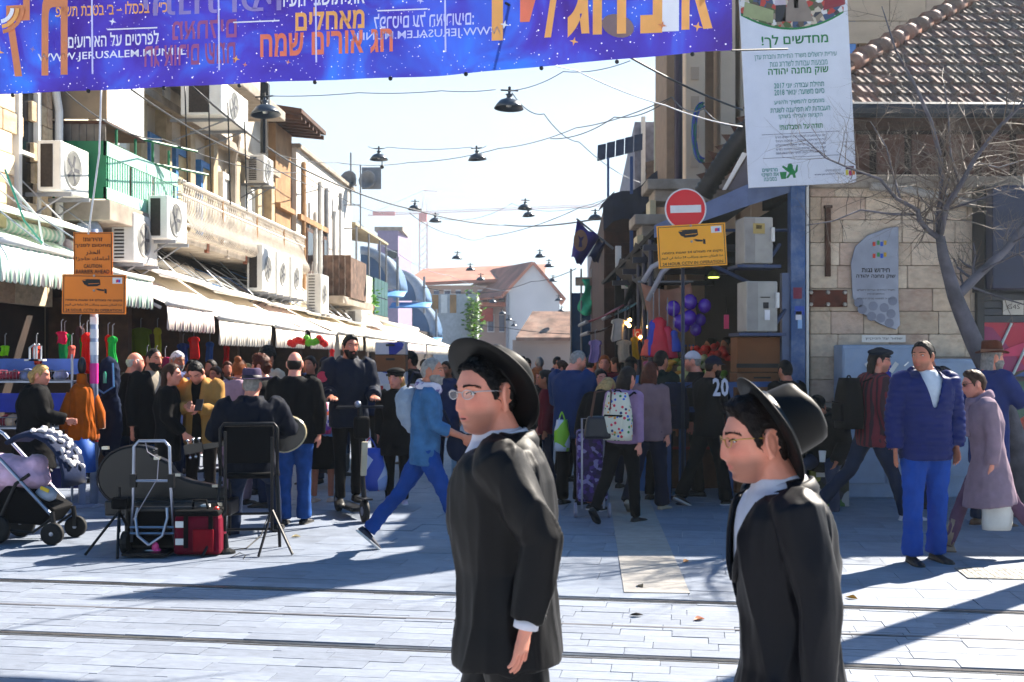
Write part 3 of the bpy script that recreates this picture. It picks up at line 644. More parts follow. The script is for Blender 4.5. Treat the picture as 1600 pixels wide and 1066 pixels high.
# --- shop front at the right edge
t = thing('corner_shop', 'shop front with navy sign board, grey shutter and colourful poster window at the right edge', 'shop front')
b = MB(); b.box((7.2, WD + .12, 1.7), (3.5, .2, 3.4)); b.obj('wall', M('shop_frame', '3c4048', .6), t)
b = MB(); b.box((7.0, WD - .28, 2.98), (3.1, .5, 1.18)); sb = b.obj('sign_board', m_slate, t, bevel=.02)
b = MB(); b.box((5.50, WD - .18, 2.98), (.14, .34, 1.2)); b.obj('side_panel', M('dk_trim', '2a2c30', .5), t)
redl = M('red_letters', 'c8102e', .4, var=.03)
text('חוי', redl, sb, frame_mat((6.42, WD - .60, 3.16), (1, 0, 0), (0, 0, 1)), .48, 1.05, .0, ext=.04)
b = MB(); y_ = WD - .56
b.prism([(6.13 + x, y_, 2.62 + z) for x, z in ((0, -.1), (.06, .06), (-.05, .18), (.18, .26), (.5, .30), (.5, -.02), (.22, -.14), (.02, -.2))], (0, -.02, 0)); b.obj('emblem', redl, sb)
b = MB(); b.prism([(6.28 + x, y_ - .021, 2.72 + z) for x, z in ((0, .06), (.1, -.16), (.4, -.05), (.4, .2), (.12, .14))], (0, -.01, 0)); b.obj('emblem', M('orange_let', 'e2542a', .4), sb)
for i in range(4): b = MB(); b.box((7.0, WD - .02, 2.32 - i * .085), (2.9, .1, .075)); b.obj('shutter_slat', M('shutter_grey', '3c3f46', .45, .3, var=.1), t)
b = MB(); b.box((5.88, WD - .085, 2.2), (.24, .012, .17)); p_ = b.obj('plate', M('plate_white', 'b8b4ac', .5), t)
text('G4S', M('logo_dark', '2a2022', .5), p_, frame_mat((5.88, WD - .093, 2.21), (1, 0, 0), (0, 0, 1)), .055, .15)
m_win = M_cells('poster_window', ['b0103c', 'd8a414', '1c4c8c', 'c84a10', '1a7a74', 'e0c890', '8a1858', '3a2a1c'], 1.5, stretch=(.9, .9, 1.3), rough=.15)
m_win2 = M_cells('poster_window_low', ['d8a414', 'c06a14', 'a8301c', '1c3c6a', '2a5a4a'], 2.2, rough=.15)
b = MB(); b.box((7.0, WD - .0, 1.72), (3.0, .04, .66)); b.obj('window_poster', m_win, t)
b = MB(); b.box((7.0, WD - .0, .9), (3.0, .04, .96)); b.obj('window_poster', m_win2, t)
for i in range(5): b = MB(); x = 5.6 + i * .3; b.tube([(x, WD - .04, 1.42), (x + .28, WD - .04, 2.02)], .016, 5); b.obj('window_tape', M('tape', 'b8c4c4', .4), t)
b = MB(); b.sheet(12, 4, lambda u, v: Vector((5.6 + u * 1.6, WD - .03 - .01 * v, 1.62 + .22 * math.sin(u * 3.0) * v + .05 * u))); b.obj('window_print', M('magenta_print', 'c01858', .3), t)
b = MB(); b.box((7, WD - .06, 1.36), (3, .05, .05)); b.box((5.50, WD - .05, 1.2), (.08, .08, 2.4)); b.obj('window_frame', MATS['dk_trim'], t)
b = MB(); b.box((7, WD - .1, .2), (3, .2, .42)); b.obj('plinth', m_conc, t)
# --- things on the stone wall
t = thing('memorial_plaque', 'grey leaf shaped metal plaque about the market roofs on the stone wall', 'plaque', (4.28, WD - .02, 2.58))
pts = [(-.27, -.26), (-.29, .15), (-.24, .34), (-.1, .47), (.12, .555), (.27, .58), (.27, -.3), (.29, -.58), (.24, -.64), (.05, -.57), (-.15, -.45)]
b = MB(); b.prism([(x, 0, z) for x, z in pts], (0, -.025, 0)); pq = b.obj('plate', M('plaque_metal', '8d93a3', .35, .55, var=.1), t, bevel=.005)
yp = -.028
def pl_text(s_, z, h, w, bold=0, mt=None): text(s_, mt or ink, pq, frame_mat((0, yp, z), (1, 0, 0), (0, 0, 1)), h, w, bold)
pl_text('חידוש גגות', .06, .05, .33, .02); pl_text('שוק מחנה יהודה', -.015, .05, .46, .02)
pl_text('משרד התיירות ועיריית ירושלים', -.17, .022, .44); pl_text('והתושבים עדן', -.22, .02, .2); pl_text('החברה לפיתוח מרכז ירושלים', -.27, .022, .44)
for i, (c, x) in enumerate((('c83a2c', -.02), ('2c8a4c', .03), ('2c5ac8', .07), ('c8a02c', .11))):
    for z in (.37, .23): b = MB(); b.box((x, yp, z + .015 * (i % 2)), (.03, .006, .05)); b.obj('emblem', M('emb_' + c, c, .5), pq)
for x, z in ((-.16, -.4), (-.03, -.36), (.1, -.38), (-.05, -.48), (.06, -.5), (.18, -.45), (.16, -.56), (.2, -.3), (-.2, -.32)): b = MB(); b.lathe([(.055, 0), (.055, .003), (0, .003)], 14, (x, yp + .003, z), (R(90), 0, 0)); b.obj('disc_print', M('disc_print', '747a8c', .4, .5), pq)
t = thing('rust_plate', 'rust brown steel plate with six bolts on the stone wall', 'steel plate', (3.72, WD - .02, 2.31))
b = MB(); b.box((0, 0, 0), (.46, .03, .2)); b.obj('plate', M('corten', '5e2c1c', .7, .3, var=.3, stain=.4), t, bevel=.004)
for x in (-.2, 0, .2):
    for z in (-.07, .07): b = MB(); b.lathe([(.028, 0), (.022, .025), (0, .028)], 6, (x, -.015, z), (R(90), 0, 0)); b.obj('bolt', M('bolt', '9a9690', .4, .7), t)
t = thing('steel_batten', 'dark upright steel batten fixed to the stone wall left of the plaque', 'batten', (3.72, WD - .02, 2.98)); b = MB(); b.box((0, -.01, 0), (.06, .05, .82)); b.obj('bar', m_brown, t); b = MB(); b.box((0, -.015, .41), (.09, .06, .03)); b.obj('cap', m_brown, t)
t = thing('street_cabinet', 'pale blue grey double electrical cabinet with a blue poster', 'cabinet', (4.28, WD - .2, 0))
cb = M('cab_blue', '8ea2bc', .5, var=.08, stain=.2, stcol='c8ccd0')
b = MB(); b.box((0, 0, .88), (.98, .36, 1.76)); b.obj('body', cb, t, bevel=.015)
for x in (-.245, .245):
    b = MB(); b.box((x, -.19, 1.18), (.46, .02, 1.08)); dd = b.obj('door', cb, t, bevel=.006); b = MB(); b.box((x + (.17 if x < 0 else -.17), -.21, 1.15), (.02, .02, .12)); b.obj('handle', m_grey, dd)
    b = MB(); b.box((x, -.19, .38), (.46, .02, .42)); b.obj('door', cb, t, bevel=.006)
b = MB(); b.box((-.05, -.205, 1.36), (.22, .006, .34)); ps = b.obj('poster', M_cells('poster_blue', ['0c1c78', '1c2c9a', 'd8c8d8', '2038a8'], 14), t)
for s_ in (-1, 1): b = MB(); b.box((-.05 + s_ * .14, -.208, 1.5), (.05, .004, .13), (0, s_ * .6, 0)); b.obj('tape', m_white, ps)
b = MB(); b.box((-.02, -.19, 1.83), (.5, .012, .08)); pw = b.obj('notice', m_white, t); text('שמור על הניקיון', ink, pw, frame_mat((-.02, -.198, 1.83), (1, 0, 0), (0, 0, 1)), .035, .42)
t = thing('low_cabinet', 'small pale cabinet behind the second one, partly hidden by the tree', 'cabinet', (5.12, WD - .16, 0)); b = MB(); b.box((0, 0, .8), (.6, .3, 1.6)); b.obj('body', cb, t, bevel=.015); b = MB(); b.box((0, -.16, .9), (.5, .02, 1.3)); b.obj('door', cb, t)
# ---- blue steel post at the corner
t = thing('steel_post', 'peeling blue steel corner post of the market with stickers', 'post', (3.32, 13.15, 0))
bp = M('post_blue', '2f5486', .5, var=.15, scale=3, stain=.35, stcol='c8d0dc', bump=.1)
b = MB(); b.box((0, 0, 2.0), (.17, .17, 4.0)); b.obj('shaft', bp, t, bevel=.01)
b = MB(); b.box((-.13, .02, 1.3), (.09, .1, 2.6)); b.obj('channel', M('post_grey', '5c6a88', .5, .3), t)
b = MB(); b.box((.12, -.02, 1.9), (.03, .05, 3.8)); b.obj('white_strip', m_white, t)
for z, c, w, h in ((2.36, '7a1c3c', .1, .13), (2.16, '2c50b0', .11, .1), (2.10, 'd8d8e0', .07, .1), (2.0, '8ab0d8', .05, .1)): b = MB(); b.box((rnd.uniform(-.02, .02), -.088, z), (w, .004, h)); b.obj('sticker', M('stk_' + c, c, .5), t)
# ================================================================ market block right of the lane
t = thing('market_corner_stall', 'dark open corner market stall under a sloping blue grey fascia', 'market stall')
fas = M('fascia', '5c6c8c', .45, .2, var=.12, stain=.25, stcol='2a2c38')
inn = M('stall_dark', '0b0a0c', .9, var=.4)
b = MB(); b.loft([[U(1022, 352, 13.6), U(1022, 372, 13.6), U(1022, 372, 13.7), U(1022, 352, 13.7)], [U(1168, 288, 13.2), U(1168, 322, 13.2), U(1168, 322, 13.3), U(1168, 288, 13.3)], [U(1262, 258, 13.1), U(1262, 292, 13.1), U(1262, 292, 13.2), U(1262, 258, 13.2)]]); b.obj('fascia', fas, t)
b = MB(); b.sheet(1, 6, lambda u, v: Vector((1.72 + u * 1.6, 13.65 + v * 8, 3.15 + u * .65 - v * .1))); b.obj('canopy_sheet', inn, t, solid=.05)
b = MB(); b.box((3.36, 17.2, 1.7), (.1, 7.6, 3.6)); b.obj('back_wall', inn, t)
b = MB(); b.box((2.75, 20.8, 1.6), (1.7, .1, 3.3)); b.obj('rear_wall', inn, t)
for i, (y, z) in enumerate(((14.2, 3.0), (15.4, 2.95), (16.8, 2.9), (18.5, 2.85))): b = MB(); b.box((2.6, y, z), (1.9, .07, .08)); b.obj('beam', M('beam_grey', '343640', .6), t)
for i in range(6): b = MB(); b.tube([(1.75 + .06 * i, 14.2 + i * 1.2, 0), (1.75 + .06 * i, 14.2 + i * 1.2, 3.1)], .035, 8); b.obj('post', M('post_dk', '3a3c4a', .5, .4), t)
b = MB(); b.sheet(6, 5, lambda u, v: Vector((1.72 + .25 * math.sin(v * 3), 14.2 + u * 4.5, 3.12 - v * (.55 + .25 * math.sin(u * 9)) - .1 * math.sin(u * 14)))); b.obj('torn_tarp', M('tarp_dark', '28221f', .8, var=.4), t, True, solid=.01)
for (a, c) in (((1012, 470), (1085, 382)), ((1005, 440), (1060, 395))): b = MB(); b.tube([U(a[0], a[1], 13.9), U((a[0] + c[0]) / 2 - 14, (a[1] + c[1]) / 2, 13.9), U(c[0], c[1], 13.7)], .035, 6); b.obj('tarp_edge', M('tarp_silver', '9a9ca4', .5), t, True)
b = MB(); b.tube([U(1072, 395, 13.9), U(1230, 470, 13.3)], .025, 6); b.tube([U(1130, 360, 13.5), U(1240, 360, 13.2)], .02, 6); b.obj('brace', M('brace_blue', '3c4a6a', .5, .4), t)
# hanging sheet, cartons and inner clutter are things of their own
t = thing('tarpaulin', 'translucent peach tarpaulin hanging beside the balloons', 'tarpaulin', U(1040, 470, 14.2))
b = MB(); b.sheet(10, 10, lambda u, v: Vector(((u - .5) * .62 + .12 * v, -.05 * math.sin(u * 7 + v * 2), .22 - v * .62 - .08 * math.sin(u * 3.14) * (1 - v)))); b.obj('sheet', M('peach_tarp', 'b88a74', .5, var=.15, trl=.4), t, True, solid=.004)
b = MB(); b.tube([(-.35, 0, .24), (.35, 0, .24)], .012, 5); b.obj('rod', m_grey, t)
# big ribbed duct
t = thing('flexible_duct', 'torn black ribbed duct climbing diagonally over the stall canopy', 'duct', (0, 0, 0))
pts = [U(1098, 305, 14.0), U(1120, 268, 13.9), U(1146, 232, 13.8), U(1175, 195, 13.7), U(1200, 170, 13.7)]
ring = []; rr = []
for i in range(41):
    u = i / 40 * (len(pts) - 1); k = min(int(u), len(pts) - 2); ring.append(pts[k].lerp(pts[k + 1], u - k)); rr.append(.115 + (.02 if i % 2 else 0))
b = MB(); b.tube(ring, rr, 12); b.obj('hose', M('duct_black', '1c1a18', .5, .2, var=.3, stain=.4, stcol='5a5248'), t, True)
b = MB(); 
for i in range(9): p = ring[4 + i * 4] + Vector((-.1, -.1, .06)); b.add([p, p + Vector((-.07, 0, .06 + .03 * (i % 3))), p + Vector((.05, 0, .09))], [(0, 1, 2)])
b.obj('torn_wrap', m_brown, t, solid=.004, kind='stuff')
t = thing('roof_flashing', 'bright white metal strip beside the duct over the stall', 'flashing'); b = MB(); b.loft([[U(1128, 297, 13.5), U(1134, 297, 13.5), U(1134, 297, 13.56), U(1128, 297, 13.56)], [U(1160, 238, 13.45), U(1168, 240, 13.45), U(1168, 240, 13.5), U(1160, 238, 13.5)]]); b.obj('strip', m_white, t)
b = MB(); b.loft([[U(1136, 297, 13.55), U(1200, 297, 13.55), U(1200, 297, 13.6), U(1136, 297, 13.6)], [U(1170, 240, 13.5), U(1200, 200, 13.5), U(1200, 200, 13.6), U(1170, 240, 13.6)]]); b.obj('panel', M('mid_grey', '5e5c66', .6), t)
# AC pair on frame
def box_ac(px, py0, py1, wpx, D, label, parts):
    c = U(px, py1, D); s_ = D / FPX; w = wpx * s_; h = (py1 - py0) * s_
    t = thing('air_conditioner', label, 'air conditioner', c, R(6), 'air conditioners on the facades')
    b = MB(); b.box((0, 0, h / 2), (w, .35, h)); b.obj('casing', M('ac_old', 'a8a6a0', .5, var=.08, stain=.3, stcol='6a5a4c'), t, bevel=.015)
    b = MB(); b.box((-w * .3, -.178, h / 2), (w * .34, .008, h * .95)); b.obj('side_panel', M('ac_old2', '8f8c88', .5), t)
    for x, z, ww, hh, c_ in parts: b = MB(); b.box((x * w, -.181, z * h), (ww * w, .012, hh * h)); b.obj('label_plate', M('acl_' + c_, c_, .5), t)
    b = MB(); b.box((w * .46, -.2, h * .62), (w * .1, .05, h * .3)); b.obj('pipe_cover', m_white, t)
    b = MB(); b.box((0, 0, -.03), (w * 1.5, .4, .035)); b.tube([(w * .2, -.15, -.04), (w * .9, 0, h * .45)], .025, 6); b.obj('bracket', M('brace_blue', '3c4a6a'), t)
    return t
box_ac(1178, 342, 414, 46, 13.2, 'upper old air conditioner with cream cover in the blue frame of the stall', [(.0, .75, .4, .22, 'b09a5c'), (.0, .78, .2, .08, '4a3c24')])
box_ac(1183, 441, 519, 50, 13.1, 'lower old air conditioner with black stickers in the blue frame of the stall', [(.1, .68, .3, .02, '1c1c1c'), (.12, .52, .16, .12, '14141c'), (.16, .33, .16, .2, 'e0e0e4')])
t = thing('carton_stack', 'tall brown cardboard cartons with a black band beside the corner post', 'cardboard cartons', U(1181, 770, 13.3))
cart = M('cardboard', '7c4e2c', .8, var=.12, scale=3, bump=.1); 
for i, (z0, z1) in enumerate(((0, .5), (.5, 1.05), (1.05, 1.42), (1.42, 1.84))): b = MB(); b.box((.0 + .01 * (i % 2), .1, (z0 + z1) / 2), (.5, .42, z1 - z0 - .01)); b.obj('carton', cart, t, bevel=.008)
b = MB(); b.box((0, -.115, 1.5), (.5, .006, .05)); b.box((.05, -.115, 1.36), (.2, .006, .02)); b.obj('tape_band', ink, t)
# blue stall railing
t = thing('steel_railing', 'blue square tube railing round the corner stall', 'railing', (0, 0, 0))
br = M('rail_blue', '27487c', .5, .2, var=.12)
for a, c in (((1040, 602, 12.6), (1252, 600, 12.75)), ((1040, 640, 12.6), (1252, 640, 12.75))): b = MB(); p, q = U(*a), U(*c); b.loft([[p + Vector((0, y, z)) for y, z in ((-.03, -.03), (.03, -.03), (.03, .03), (-.03, .03))], [q + Vector((0, y, z)) for y, z in ((-.03, -.03), (.03, -.03), (.03, .03), (-.03, .03))]]); b.obj('top_rail', br, t)
for px in (1043, 1066, 1140, 1242):
    p = U(px, 600, 12.6 + (px - 1040) / 212 * .15); b = MB(); b.box((p.x, p.y, .66), (.07, .07, 1.32)); b.obj('post', br, t)
b = MB(); b.box(U(1160, 642, 12.64), (.35, .02, .3)); b.obj('board', M('navy_dk', '141c34', .6), t)
b = MB(); o_ = U(1130, 650, 12.55)
b.tube([o_ + Vector((x, 0, z)) for x, z in ((0, -.15), (0, .17), (.19, .17), (.30, .08), (.3, -.15))], .008, 4); b.obj('logo_outline', m_white, t)
t = thing('blue_board', 'tall sky blue board standing beside the stall railing', 'board', G(1025, 768) + Vector((-.12, 0, 0)))
b = MB(); b.prism([(-.2, 0, 0), (.26, 0, 0), (.26, 0, .75), (.16, 0, 1.4), (-.12, 0, 1.4)], (0, .03, 0)); b.obj('panel', M('sky_board', '2f74b8', .5, var=.08), t); b = MB(); b.box((0, .05, .3), (.04, .06, .6)); b.obj('foot', br, t)
# --- dark timber/rust house on the lane corner with ledges
t = thing('dark_market_house', 'dark brown sheet clad market house with tarp roof left of the no entry sign', 'building')
dk = M('dark_clad', '3a241c', .85, var=.3, scale=3, stain=.4, stcol='6a4030')
b = MB(); b.loft([[Vector((1.8, 22, z)), Vector((3.6, 22, z)), Vector((4.8, 48, z)), Vector((3.1, 48, z))] for z in (0, 4.6)]); b.obj('wall', dk, t)
for i in range(7): b = MB(); z = 3.1 + i * .22; b.box((2.6, 21.98, z), (1.55, .03, .2)); b.obj('cladding_board', dk, t)
b = MB(); b.sheet(8, 6, lambda u, v: Vector((1.75 + u * 1.5, 21.5 + v * 1.2, 4.6 + u * .8 + .08 * math.sin(u * 11) - (.55 if v == 0 else 0)))); b.obj('roof_tarp', M('navy_tarp', '15182c', .7, var=.3), t, solid=.02)
b = MB(); b.box((2.3, 21.7, 3.4), (.06, .06, 4.2)); b.obj('blue_post', br, t)
for px, py, w in ((1010, 283, 1.6), (990, 338, .95)):
    p = U(px, py, 17.2); b = MB(); b.box(p + Vector((w / 2, .3, -.06)), (w, .8, .16)); b.box(p + Vector((w / 2 + .06, .35, -.22)), (w - .12, .7, .18)); b.obj('ledge', m_conc, t, bevel=.02)
    for i in range(4): b = MB(); b.box(p + Vector((.1 + i * w / 4.6, .25, -.42)), (.09, .5, .26)); b.obj('bracket', M('cream_box', 'c8b890'), t)
# grey house with solar sheet behind
t = thing('grey_roof_house', 'grey shed roofed house with a pale post above the dark market house', 'building')
b = MB(); b.loft([[Vector((3.05, 28, z)), Vector((4.6, 28, z)), Vector((5.4, 40, z)), Vector((3.8, 40, z))] for z in (3, 7.5)]); b.obj('wall', M('bluegrey_wall', '747684', .85, var=.2), t)
for i in range(9): b = MB(); b.box((3.95, 27.9 - i * .05, 6.55 - i * .17), (1.3, .1, .16), (0, R(-14), 0)); b.obj('roof_plank', M('plank_grey', '5e5048', .85, var=.3, objrand=.2), t)
for i in range(14): b = MB(); b.tube([Vector((3.7 + (i % 7) * .12, 27.4 - (i // 7) * .2, 5.35 - (i // 7) * .1)), Vector((3.75 + (i % 7) * .12, 27.8 - (i // 7) * .2, 5.5 - (i // 7) * .1))], .07, 6); b.obj('roof_tile', MATS['terracotta'] if 'terracotta' in MATS else m_rust, t)
b = MB(); p = U(1028, 278, 25); b.box((p.x, 25, 5.9), (.16, .16, 2.8)); b.obj('pale_post', M('pale_post', '9a9880', .6), t)
b = MB(); b.box((3.25, 27.9, 6.0), (.1, .1, 3.2)); b.obj('drain_pipe', m_white, t)
t = thing('sheet_canopy', 'dark blue corrugated sheet jutting over the lane from the roof edge', 'canopy', U(958, 240, 27))
for i in range(5): b = MB(); b.loft([[Vector((-.38 + i * .22, 0, -.17 + i * .055)), Vector((-.18 + i * .22, 0, -.12 + i * .055)), Vector((-.16 + i * .22, .1, .26 + i * .06)), Vector((-.36 + i * .22, .1, .22 + i * .06))], [Vector((-.38 + i * .22, .05, -.18 + i * .055)), Vector((-.18 + i * .22, .05, -.13 + i * .055)), Vector((-.16 + i * .22, .14, .25 + i * .06)), Vector((-.36 + i * .22, .14, .21 + i * .06))]]); b.obj('sheet', M('navy_sheet', '1c2c48', .5, .3, var=.2), t)
b = MB(); b.tube([(-.12, 0, -.1), (-.12, 0, -3.2)], .03, 6); b.obj('prop', br, t)
# --- tall sandstone building with columns
t = thing('sandstone_tower', 'tall pale sandstone block with narrow columns and blue windows behind the tiled roof', 'building')
sst = [M('sstone_' + c, c, .8, var=.08, scale=2, objrand=.06, bump=.15, bscale=20, stain=.2, stcol='b08a78') for c in ('c0a88e', 'c8b29a', 'b8a08a', 'c4a898')]
s_me = [unitbox('stone_block', m, .02) for m in sst]
TD = 20
b = MB(); b.box((9.0, TD + 2.2, 5.3), (9.8, 4.1, 10.6)); b.obj('wall', M('mort2', '9a8874', .9), t)
z = 4.0
while z < 8.2:
    x = 4.1
    while x < 10.2:
        w = rnd.uniform(.5, .95); px = 800 + FPX * (x + w / 2) / TD; py = HZ - FPX * (z + .2 - CH) / TD
        if not (1312 < px < 1340 and 20 < py < 120) and not (1448 < px < 1500 and 20 < py < 60): child('stone_block', rnd.choice(s_me), t, (x + w / 2, TD + .08 + rnd.uniform(-.004, .004), z + .2), (0, 0, 0), (w - .012, .16, .388))
        x += w
    z += .4
for px, py, w, h in ((1328, 72, .3, 1.1), (1470, 42, .5, .4)):
    p = U(px, py, TD + .1); b = MB(); b.box(p, (w, .1, h)); wd = b.obj('window', m_brown, t); b = MB(); b.box(p + Vector((-.03, -.06, 0)), (w * .75, .02, h * .9)); b.obj('pane', M('sky_glass', '2c78c8', .15, spec=.8), wd)
for i, (x, w) in enumerate(((2.98, .34), (3.62, .26), (4.0, .2))): b = MB(); b.box((x + w / 2, TD - .3 + .2 * i, 5.5), (w, .7, 5.8)); b.obj('column', sst[1], t, bevel=.02)
b = MB(); b.box((3.4, TD + 1.2, 4.15), (1.2, 1.6, 8.3)); b.obj('recess_wall', M('recess_sst', '8a7460', .85, var=.1), t)
for i in range(8): b = MB(); b.box((3.14, TD - .66, 4.0 + i * .5), (.14, .03, .22)); b.obj('trellis_block', sst[2], t)
t = thing('steel_mast', 'slim dark steel mast rising in front of the sandstone columns', 'mast', (0, 0, 0)); b = MB(); p = U(1060, 300, 19); b.tube([(p.x, 19, 4.0), (p.x, 19, 8.3)], .07, 8); b.box((p.x, 19, 4.0), (.2, .2, .06)); b.obj('shaft', M('mast_purple', '2e1c30', .5, .3), t)
t = thing('cable_coil', 'big coil of blue and green cable hung on the sandstone column', 'cable coil', U(1098, 208, 18.6))
for i in range(14): b = MB(); ox, ra = rnd.uniform(-.03, .03), rnd.uniform(.85, 1.05); b.tube([(ox - .16 * ra * math.sin(a) ** .8 * 1.0, rnd.uniform(-.05, .0), .48 * ra * math.cos(a)) for a in [k * math.pi / 12 for k in range(13)]], .014, 5); b.obj('loop', M('cab_' + ('g' if i % 2 else 'b'), '0e6a5c' if i % 2 else '1c3c9a', .4), t, True)
# ================================================================ far end of the lane
m_rt = M('far_tile_roof', 'a8705c', .8, var=.25, scale=.8, stain=.3, stcol='7a5a50', bump=.5, bscale=6)
m_fw = M('far_wall', 'b8a090', .85, var=.12, scale=.4)
t = thing('mauve_tower', 'plain mauve grey block with a sunlit side behind the blue arches', 'building')
D = 72; p0, p1, p2 = U(590, 360, D), U(622, 360, D), U(637, 366, D + 5)
b = MB(); b.loft([[Vector((p0.x, D, z)), Vector((p1.x, D, z)), Vector((p2.x + .2, D + 6, z)), Vector((p0.x, D + 6, z))] for z in (0, p0.z)]); b.obj('wall', M('mauve', '8c7f98', .85, var=.06), t)
b = MB(); b.box((p0.x + .7, D + 2, p0.z + .1), (1.8, 4, .25)); b.obj('roof', m_conc, t)
for i in range(3): b = MB(); b.box(U(612, 398 + i * 18, D - .03), (.7, .06, .5)); b.obj('window', m_glass, t)
t = thing('tiled_house', 'long house with a broad red tiled roof closing the end of the lane', 'building')
D = 88; a = U(636, 420, D); c = U(836, 412, D); e0 = U(636, 446, D - 3); e1_ = U(795, 436, D - 3)
b = MB(); b.loft([[Vector((a.x, D - 3, z)), Vector((c.x, D - 3, z)), Vector((c.x, D + 8, z)), Vector((a.x, D + 8, z))] for z in (0, e0.z)]); b.obj('wall', m_fw, t)
b = MB(); b.add([e0 + Vector((-.3, -.6, 0)), e1_ + Vector((2.6, -.6, 0)), c + Vector((1, 4, .2)), a + Vector((1, 4, .2))], [(0, 1, 2, 3)]); b.obj('roof', m_rt, t, solid=.25)
for r in range(2):
    for i in range(9):
        if r == 1 and i < 5: continue
        px = 648 + i * 17; b = MB(); b.box(U(px, 462 if r == 0 else 505, D - 3.02), (.55 if i % 2 else .4, .1, .9 if r == 0 else 1.4)); w = b.obj('window', m_white, t); b = MB(); b.box(U(px, 462 if r == 0 else 505, D - 3.1), (.4, .05, .7 if r == 0 else 1.2)); b.obj('pane', M('far_glass', '4c5870', .3), w)
for i in range(3): b = MB(); b.box(U(668 + i * 52, 476, D - 3.4), (2.2, .8, .3)); b.obj('balcony', m_rust if i == 1 else M('awn_salmon', 'c07a60', .8), t)
b = MB(); b.box(U(760, 492, D - 3.2), (1, .2, 1)); b.obj('awning', M('awn_red', 'b04a3c', .8), t)
t = thing('gable_house', 'white gabled house with bare side wall at the end of the lane', 'building')
D = 80; q = [U(793, 458, D), U(833, 413, D), U(874, 462, D), U(874, 560, D), U(793, 560, D)]
b = MB(); b.prism(q, (0, 9, 0)); b.obj('wall', M('white_gable', 'c4c4c4', .85, var=.06, scale=.5), t)
b = MB(); b.add([q[0] + Vector((-.4, -.3, -.3)), q[1] + Vector((0, -.3, .1)), q[1] + Vector((-3, 9, .3)), q[0] + Vector((-4.5, 9, -.2))], [(0, 1, 2, 3)]); b.add([q[2] + Vector((.4, -.3, -.3)), q[1] + Vector((0, -.3, .1)), q[1] + Vector((0, 9, .3)), q[2] + Vector((.6, 9, -.2))], [(3, 2, 1, 0)]); b.obj('roof', m_rt, t, solid=.2)
b = MB(); b.tube([q[0] + Vector((0, -.1, 0)), q[4] + Vector((0, -.1, -1))], .12, 6); b.obj('drain_pipe', m_grey, t)
t = thing('low_tiled_house', 'low house with a worn tiled roof in front of the white gable', 'building')
D = 60; q = [U(806, 530, D), U(900, 530, D), U(900, 489, D + 3), U(832, 489, D + 3)]
b = MB(); b.add(q, [(0, 1, 2, 3)]); b.obj('roof', M('worn_tiles', '8c6c5c', .8, var=.35, scale=2, stain=.4, stcol='b0a090', bump=.6, bscale=9), t, solid=.2)
b = MB(); b.box((U(852, 560, D + 2).x, D + 2.5, 1.3), (3.6, 4, 2.7)); b.obj('wall', m_fw, t)
for i in range(7):
    for k in range(2): b = MB(); v = q[0].lerp(q[3], .1 + .13 * i); w = q[1].lerp(q[2], .1 + .13 * i); b.tube([v + Vector((0, -.02, .06)), w + Vector((0, -.02, .06))], .045, 5) if k == 0 else None; 
    b.obj('tile_course', MATS['worn_tiles'], t)
t = thing('creeper_house', 'pale house with ochre shutters and a green creeper on its corner', 'building')
D = 62; b = MB(); p = U(700, 460, D); b.box((p.x, D + 2, 2.6), (3.2, 4, 5.2)); b.obj('wall', M('pale_blue_wall', 'b0b4b8', .85), t)
for i in range(3): b = MB(); b.box(U(680 + i * 14, 475, D - .02), (.35, .05, 1.0)); b.obj('shutter', m_ochre if i != 1 else m_white, t)
b = MB()
for i in range(420):
    p = U(740, 500, D - .3) + Vector((rnd.gauss(0, .22), rnd.gauss(0, .3), rnd.gauss(0, .65))); a_ = rnd.uniform(0, 6); u_ = Vector((math.cos(a_), math.sin(a_), rnd.uniform(-.6, .6))) * .14; w_ = u_.orthogonal().normalized() * .08; b.add([p - u_, p + w_, p + u_, p - w_], [(0, 1, 2, 3)])
cp = thing('creeper', 'bright green climbing plant at the far end of the lane', 'plant'); b.obj('foliage', M('creeper_leaf', '5c8a1c', .6, var=.4, trl=.4), cp, kind='stuff'); b = MB(); b.tube([U(740, 560, D - .2), U(739, 520, D - .25), U(741, 490, D - .2)], .05, 5); b.obj('stem', m_brown, cp)
t = thing('scaffold_house', 'dark blue netted facade with green sheeting on the right of the far lane', 'building')
D = 34; b = MB(); p = U(893, 425, D); b.loft([[Vector((p.x, D, z)), Vector((3.4, D, z)), Vector((4.6, D + 22, z)), Vector((p.x + 1.3, D + 22, z))] for z in (0, 3.6)]); b.obj('wall', M('navy_net', '23466e', .8, var=.25, scale=2), t)
b = MB(); b.sheet(8, 8, lambda u, v: U(908 + u * 36 + 6 * math.sin(v * 5), 436 + v * 48 + 10 * math.sin(u * 4) * v, D - .15 - .1 * math.sin(u * 8 + v * 5))); b.obj('green_sheet', M('green_net', '12a07c', .6, var=.2), t, True, solid=.01)
for i in range(4): b = MB(); b.tube([U(892 + i * 16, 420, D - .1), U(892 + i * 16, 560, D - .1)], .03, 5); b.obj('scaffold_pole', m_grey, t)
b = MB(); b.box(U(925, 440, D - .1), (1, .15, .25)); b.obj('parapet', m_conc, t)
t = thing('rear_grey_house', 'grey concrete house stepping up behind the flags', 'building'); b = MB(); b.box((U(948, 420, 33).x + .6, 36, 2.6), (1.6, 5, 5.2)); b.obj('wall', M('cgrey', '9094a0', .85), t); b = MB(); b.box((U(948, 420, 33).x + .6, 33.5, 5.25), (1.8, .3, .1)); b.obj('roof', m_conc, t)
